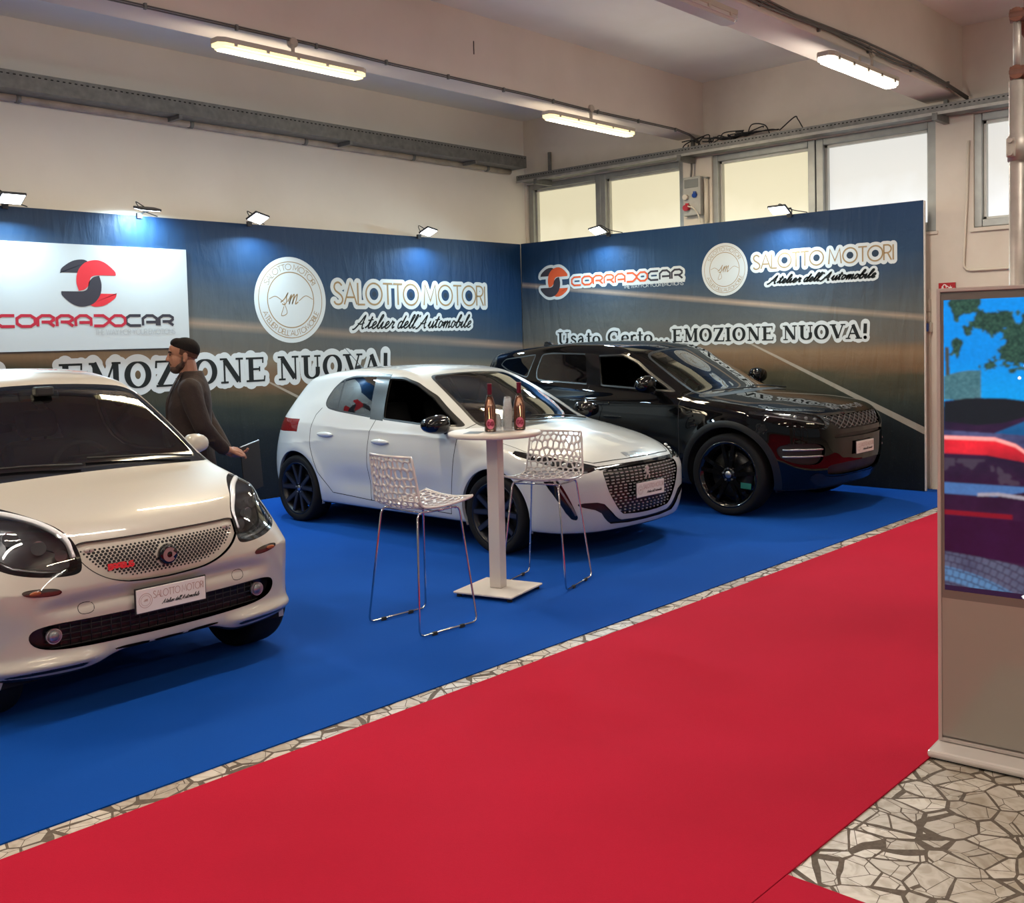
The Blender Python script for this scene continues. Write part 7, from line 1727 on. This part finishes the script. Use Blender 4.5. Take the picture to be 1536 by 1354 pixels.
def hand(b, w, d, up, side, curl):
    """w wrist, d direction of the palm, up back-of-hand normal, side towards the thumb"""
    w, d, up, side = Vector(w), Vector(d).normalized(), Vector(up).normalized(), Vector(side).normalized()
    for k in range(4):
        o = side*(.031-.0207*k); p0 = w; p1 = w+d*.052+o; b.tube([w+d*.005+o*.5, w+d*.03+o, p1], 0, n=10, radii=[.016, .0145, .0105]); b.ball(p1, .0105, u=10, v=8)
        L_ = (.030, .034, .032, .025)[k]; dd = d.copy(); p = p1; pts = [(p1, .0090)]
        for j in range(3):
            ang = curl*(.55+.35*j); dd = (d*math.cos(ang)-up*math.sin(ang)).normalized(); p = p+dd*L_*(1, .72, .56)[j]; pts.append((p, .0086-.0008*j))
        limb(b, pts, 10)
    t0 = w+d*.012+side*.020; limb(b, [(t0, .0135), (t0+side*.024+d*.022-up*.006, .0115), (t0+side*.028+d*.048-up*.018, .0098), (t0+side*.020+d*.066-up*.024, .0088)], 10)
hand(b, (-.250, .133, .945), (-1, -.25, -.10), (.1, .35, .95), (-.15, .9, -.3), .95)
hand(b, (-.258, -.030, .903), (-1, .45, -.15), (-.1, .3, -.95), (-.1, .8, .35), .7)
for s_ in (1, -1): limb(b, [((0, s_*.085, .90), .085), ((.015, s_*.09, .50), .058), ((-.01, s_*.09, .12), .042), ((.0, s_*.09, .06), .045), ((.12, s_*.095, .035), .034)])
body_ = voxel(b, 'body', m_skin, PE, .0034, 3)
b = B()
b.ball((HX-.012, 0, HZ+.043), .1, 1.0, .775, .858, 28, 18); b.ball((HX+.032, 0, HZ+.090), .055, .90, 1.05, .66, 18, 12); b.ball((HX-.028, 0, HZ+.090), .06, 1.0, .95, .55, 18, 12)
hb = b.bm
bmesh.ops.bisect_plane(hb, geom=hb.verts[:]+hb.edges[:]+hb.faces[:], plane_co=(HX+.02, 0, HZ+.053), plane_no=(.42, 0, -1), clear_outer=True)
bmesh.ops.holes_fill(hb, edges=[e_ for e_ in hb.edges if e_.is_boundary], sides=0)
voxel(b, 'hair', m_hair, PE, .004, 1)
b = B(); b.ball((HX-.012, 0, HZ+.041), .1, .987, .766, .847, 28, 18); b.ball((HX-.055, 0, HZ-.005), .055, .68, 1.0, 1.0, 18, 12)
hb = b.bm; bmesh.ops.bisect_plane(hb, geom=hb.verts[:]+hb.edges[:]+hb.faces[:], plane_co=(HX+.02, 0, HZ+.012), plane_no=(.30, 0, -1), clear_outer=True)
bmesh.ops.holes_fill(hb, edges=[e_ for e_ in hb.edges if e_.is_boundary], sides=0)
bmesh.ops.bisect_plane(hb, geom=hb.verts[:]+hb.edges[:]+hb.faces[:], plane_co=(HX+.030, 0, HZ), plane_no=(1, 0, .25), clear_outer=True)
bmesh.ops.holes_fill(hb, edges=[e_ for e_ in hb.edges if e_.is_boundary], sides=0)
voxel(b, 'hair_fade', mat('hair_faded_sides', (.075, .036, .025), .8, spec=.15, bump=(220, .4, .002)), PE, .004, 1)
b = B(); b.ball((HX+.049, 0, HZ-.084), .0515, .80, .88, .66, 18, 12); b.ball((HX+.012, 0, HZ-.060), .062, .965, .97, .76, 18, 12); b.ball((HX+.081, 0, HZ-.041), .013, .8, 1.9, .40)
hb = b.bm; bmesh.ops.bisect_plane(hb, geom=hb.verts[:]+hb.edges[:]+hb.faces[:], plane_co=(HX+.08, 0, HZ-.048), plane_no=(.42, 0, 1), clear_outer=True)
bmesh.ops.holes_fill(hb, edges=[e_ for e_ in hb.edges if e_.is_boundary], sides=0)
for s_ in (1, -1): limb(b, [((HX-.002, s_*.073, HZ-.005), .008), ((HX-.002, s_*.068, HZ-.040), .014), ((HX+.012, s_*.058, HZ-.062), .016)], 10)
limb(b, [((HX+.082, .022, HZ-.055), .006), ((HX+.088, .010, HZ-.041), .006), ((HX+.088, -.010, HZ-.041), .006), ((HX+.082, -.022, HZ-.055), .006)], 8)
voxel(b, 'beard', m_beard, PE, .0035, 2)
b = B()
for s_ in (1, -1): b.ball((HX+.083, s_*.031, HZ+.010), .0075, .6, 1.2, .6); 
b.done('eyes', m_eye, PE)
b = B()
for s_ in (1, -1): b.tube([(HX+.091, s_*.016, HZ+.029), (HX+.088, s_*.034, HZ+.034), (HX+.074, s_*.050, HZ+.029)], .0042, n=6)
b.done('eyebrows', m_hair, PE)
b = B()
loft(b, [(-.01, 0, .76, .150, .205), (-.01, 0, .85, .145, .20), (0, 0, .98, .140, .19), (.005, 0, 1.12, .140, .185), (.005, 0, 1.25, .145, .205), (-.005, 0, 1.34, .130, .215), (-.015, 0, 1.40, .105, .190), (-.02, 0, 1.445, .080, .115), (-.02, 0, 1.485, .070, .072)])
limb(b, [((-.01, .185, 1.365), .078), ((-.04, .215, 1.25), .070), ((-.085, .24, 1.12), .060), ((-.15, .20, 1.03), .052), ((-.205, .163, .965), .046)])
limb(b, [((-.01, -.185, 1.365), .078), ((-.04, -.215, 1.25), .070), ((-.10, -.235, 1.12), .060), ((-.165, -.15, 1.02), .052), ((-.215, -.075, .935), .046)])
for k, z in enumerate((1.14, 1.08, 1.02)): b.ball((-.085-.02*k, .275-.01*k, z), .03, 1.2, .4, .35)
jk = voxel(b, 'jacket', m_jack, PE, .009, 4)
for s_ in (1, -1):
    h = B(); pts = [Vector((.055, s_*.055, 1.475)), Vector((.105, s_*.085, 1.39)), Vector((.150, s_*.070, 1.28)), Vector((.156, s_*.03, 1.14))]; pts = bez(pts, 5); wd = [.018, .030, .042, .048, .050, .048, .044, .038, .03, .024, .02, .018, .016, .014, .012, .010]
    vs = []
    for i, p in enumerate(pts): w_ = wd[min(i, 15)]; vs.append((h.bm.verts.new(p+Vector((.004, 0, 0))), h.bm.verts.new(p+Vector((-.010, s_*w_, .004))), h.bm.verts.new(p+Vector((-.018, s_*w_, .0)))))
    for a_, c_ in zip(vs[:-1], vs[1:]): h.bm.faces.new((a_[0], a_[1], c_[1], c_[0])); h.bm.faces.new((a_[1], a_[2], c_[2], c_[1]))
    h.done('lapel', m_jack, jk)
b = B(); loft(b, [(.015, 0, 1.16, .130, .10), (.015, 0, 1.30, .132, .10), (.0, 0, 1.42, .088, .085), (.002, 0, 1.45, .066, .062)]); b.done('shirt', m_shirt, PE)
b = B(); loft(b, [(0, 0, .80, .115, .17), (0, 0, .92, .12, .175), (0, 0, .98, .115, .17)])
for s_ in (1, -1): limb(b, [((0, s_*.09, .84), .105), ((.012, s_*.095, .50), .078), ((-.01, s_*.095, .13), .066), ((-.01, s_*.095, .09), .066)])
voxel(b, 'trousers', m_trou, PE, .012, 3)
for s_ in (1, -1):
    h = B(); h.ball((.045, s_*.095, .045), .05, 2.6, .9, .85, 20, 12); h.box((.045, s_*.095, .012), (.27, .088, .022), bevel=.01); voxel(h, 'shoe', m_shoe, PE, .008, 2)
# folder held behind the back
A_, X_, Dn = Vector((-.315, .062, .952)), Vector((-.125, -.175, .028)), Vector((.022, .02, -.33))
w_ = X_.length; x_ = X_.normalized(); z_ = -(Dn-x_*Dn.dot(x_)).normalized(); y_2 = z_.cross(x_); h_ = Dn.length
R3 = Matrix((x_, y_2, z_)).transposed(); c_ = A_+X_/2-z_*h_/2
wm = Matrix.Translation(PE.location) @ Matrix.Rotation(math.radians(PROT), 4, 'Z')
fo = empty('document_folder', tuple(wm @ c_), 0, 'slim black folder with a pale top edge, held behind the person', 'folder')
fo.rotation_euler = (wm.to_3x3() @ R3).to_euler()
B().box((0, 0, 0), (w_, .008, h_), bevel=.002).done('cover', mat('folder_black', (.010, .011, .014), .35), fo)
B().box((0, 0, h_/2+.0025), (w_, .010, .005), bevel=.001).done('edge_strip', m_satin, fo)
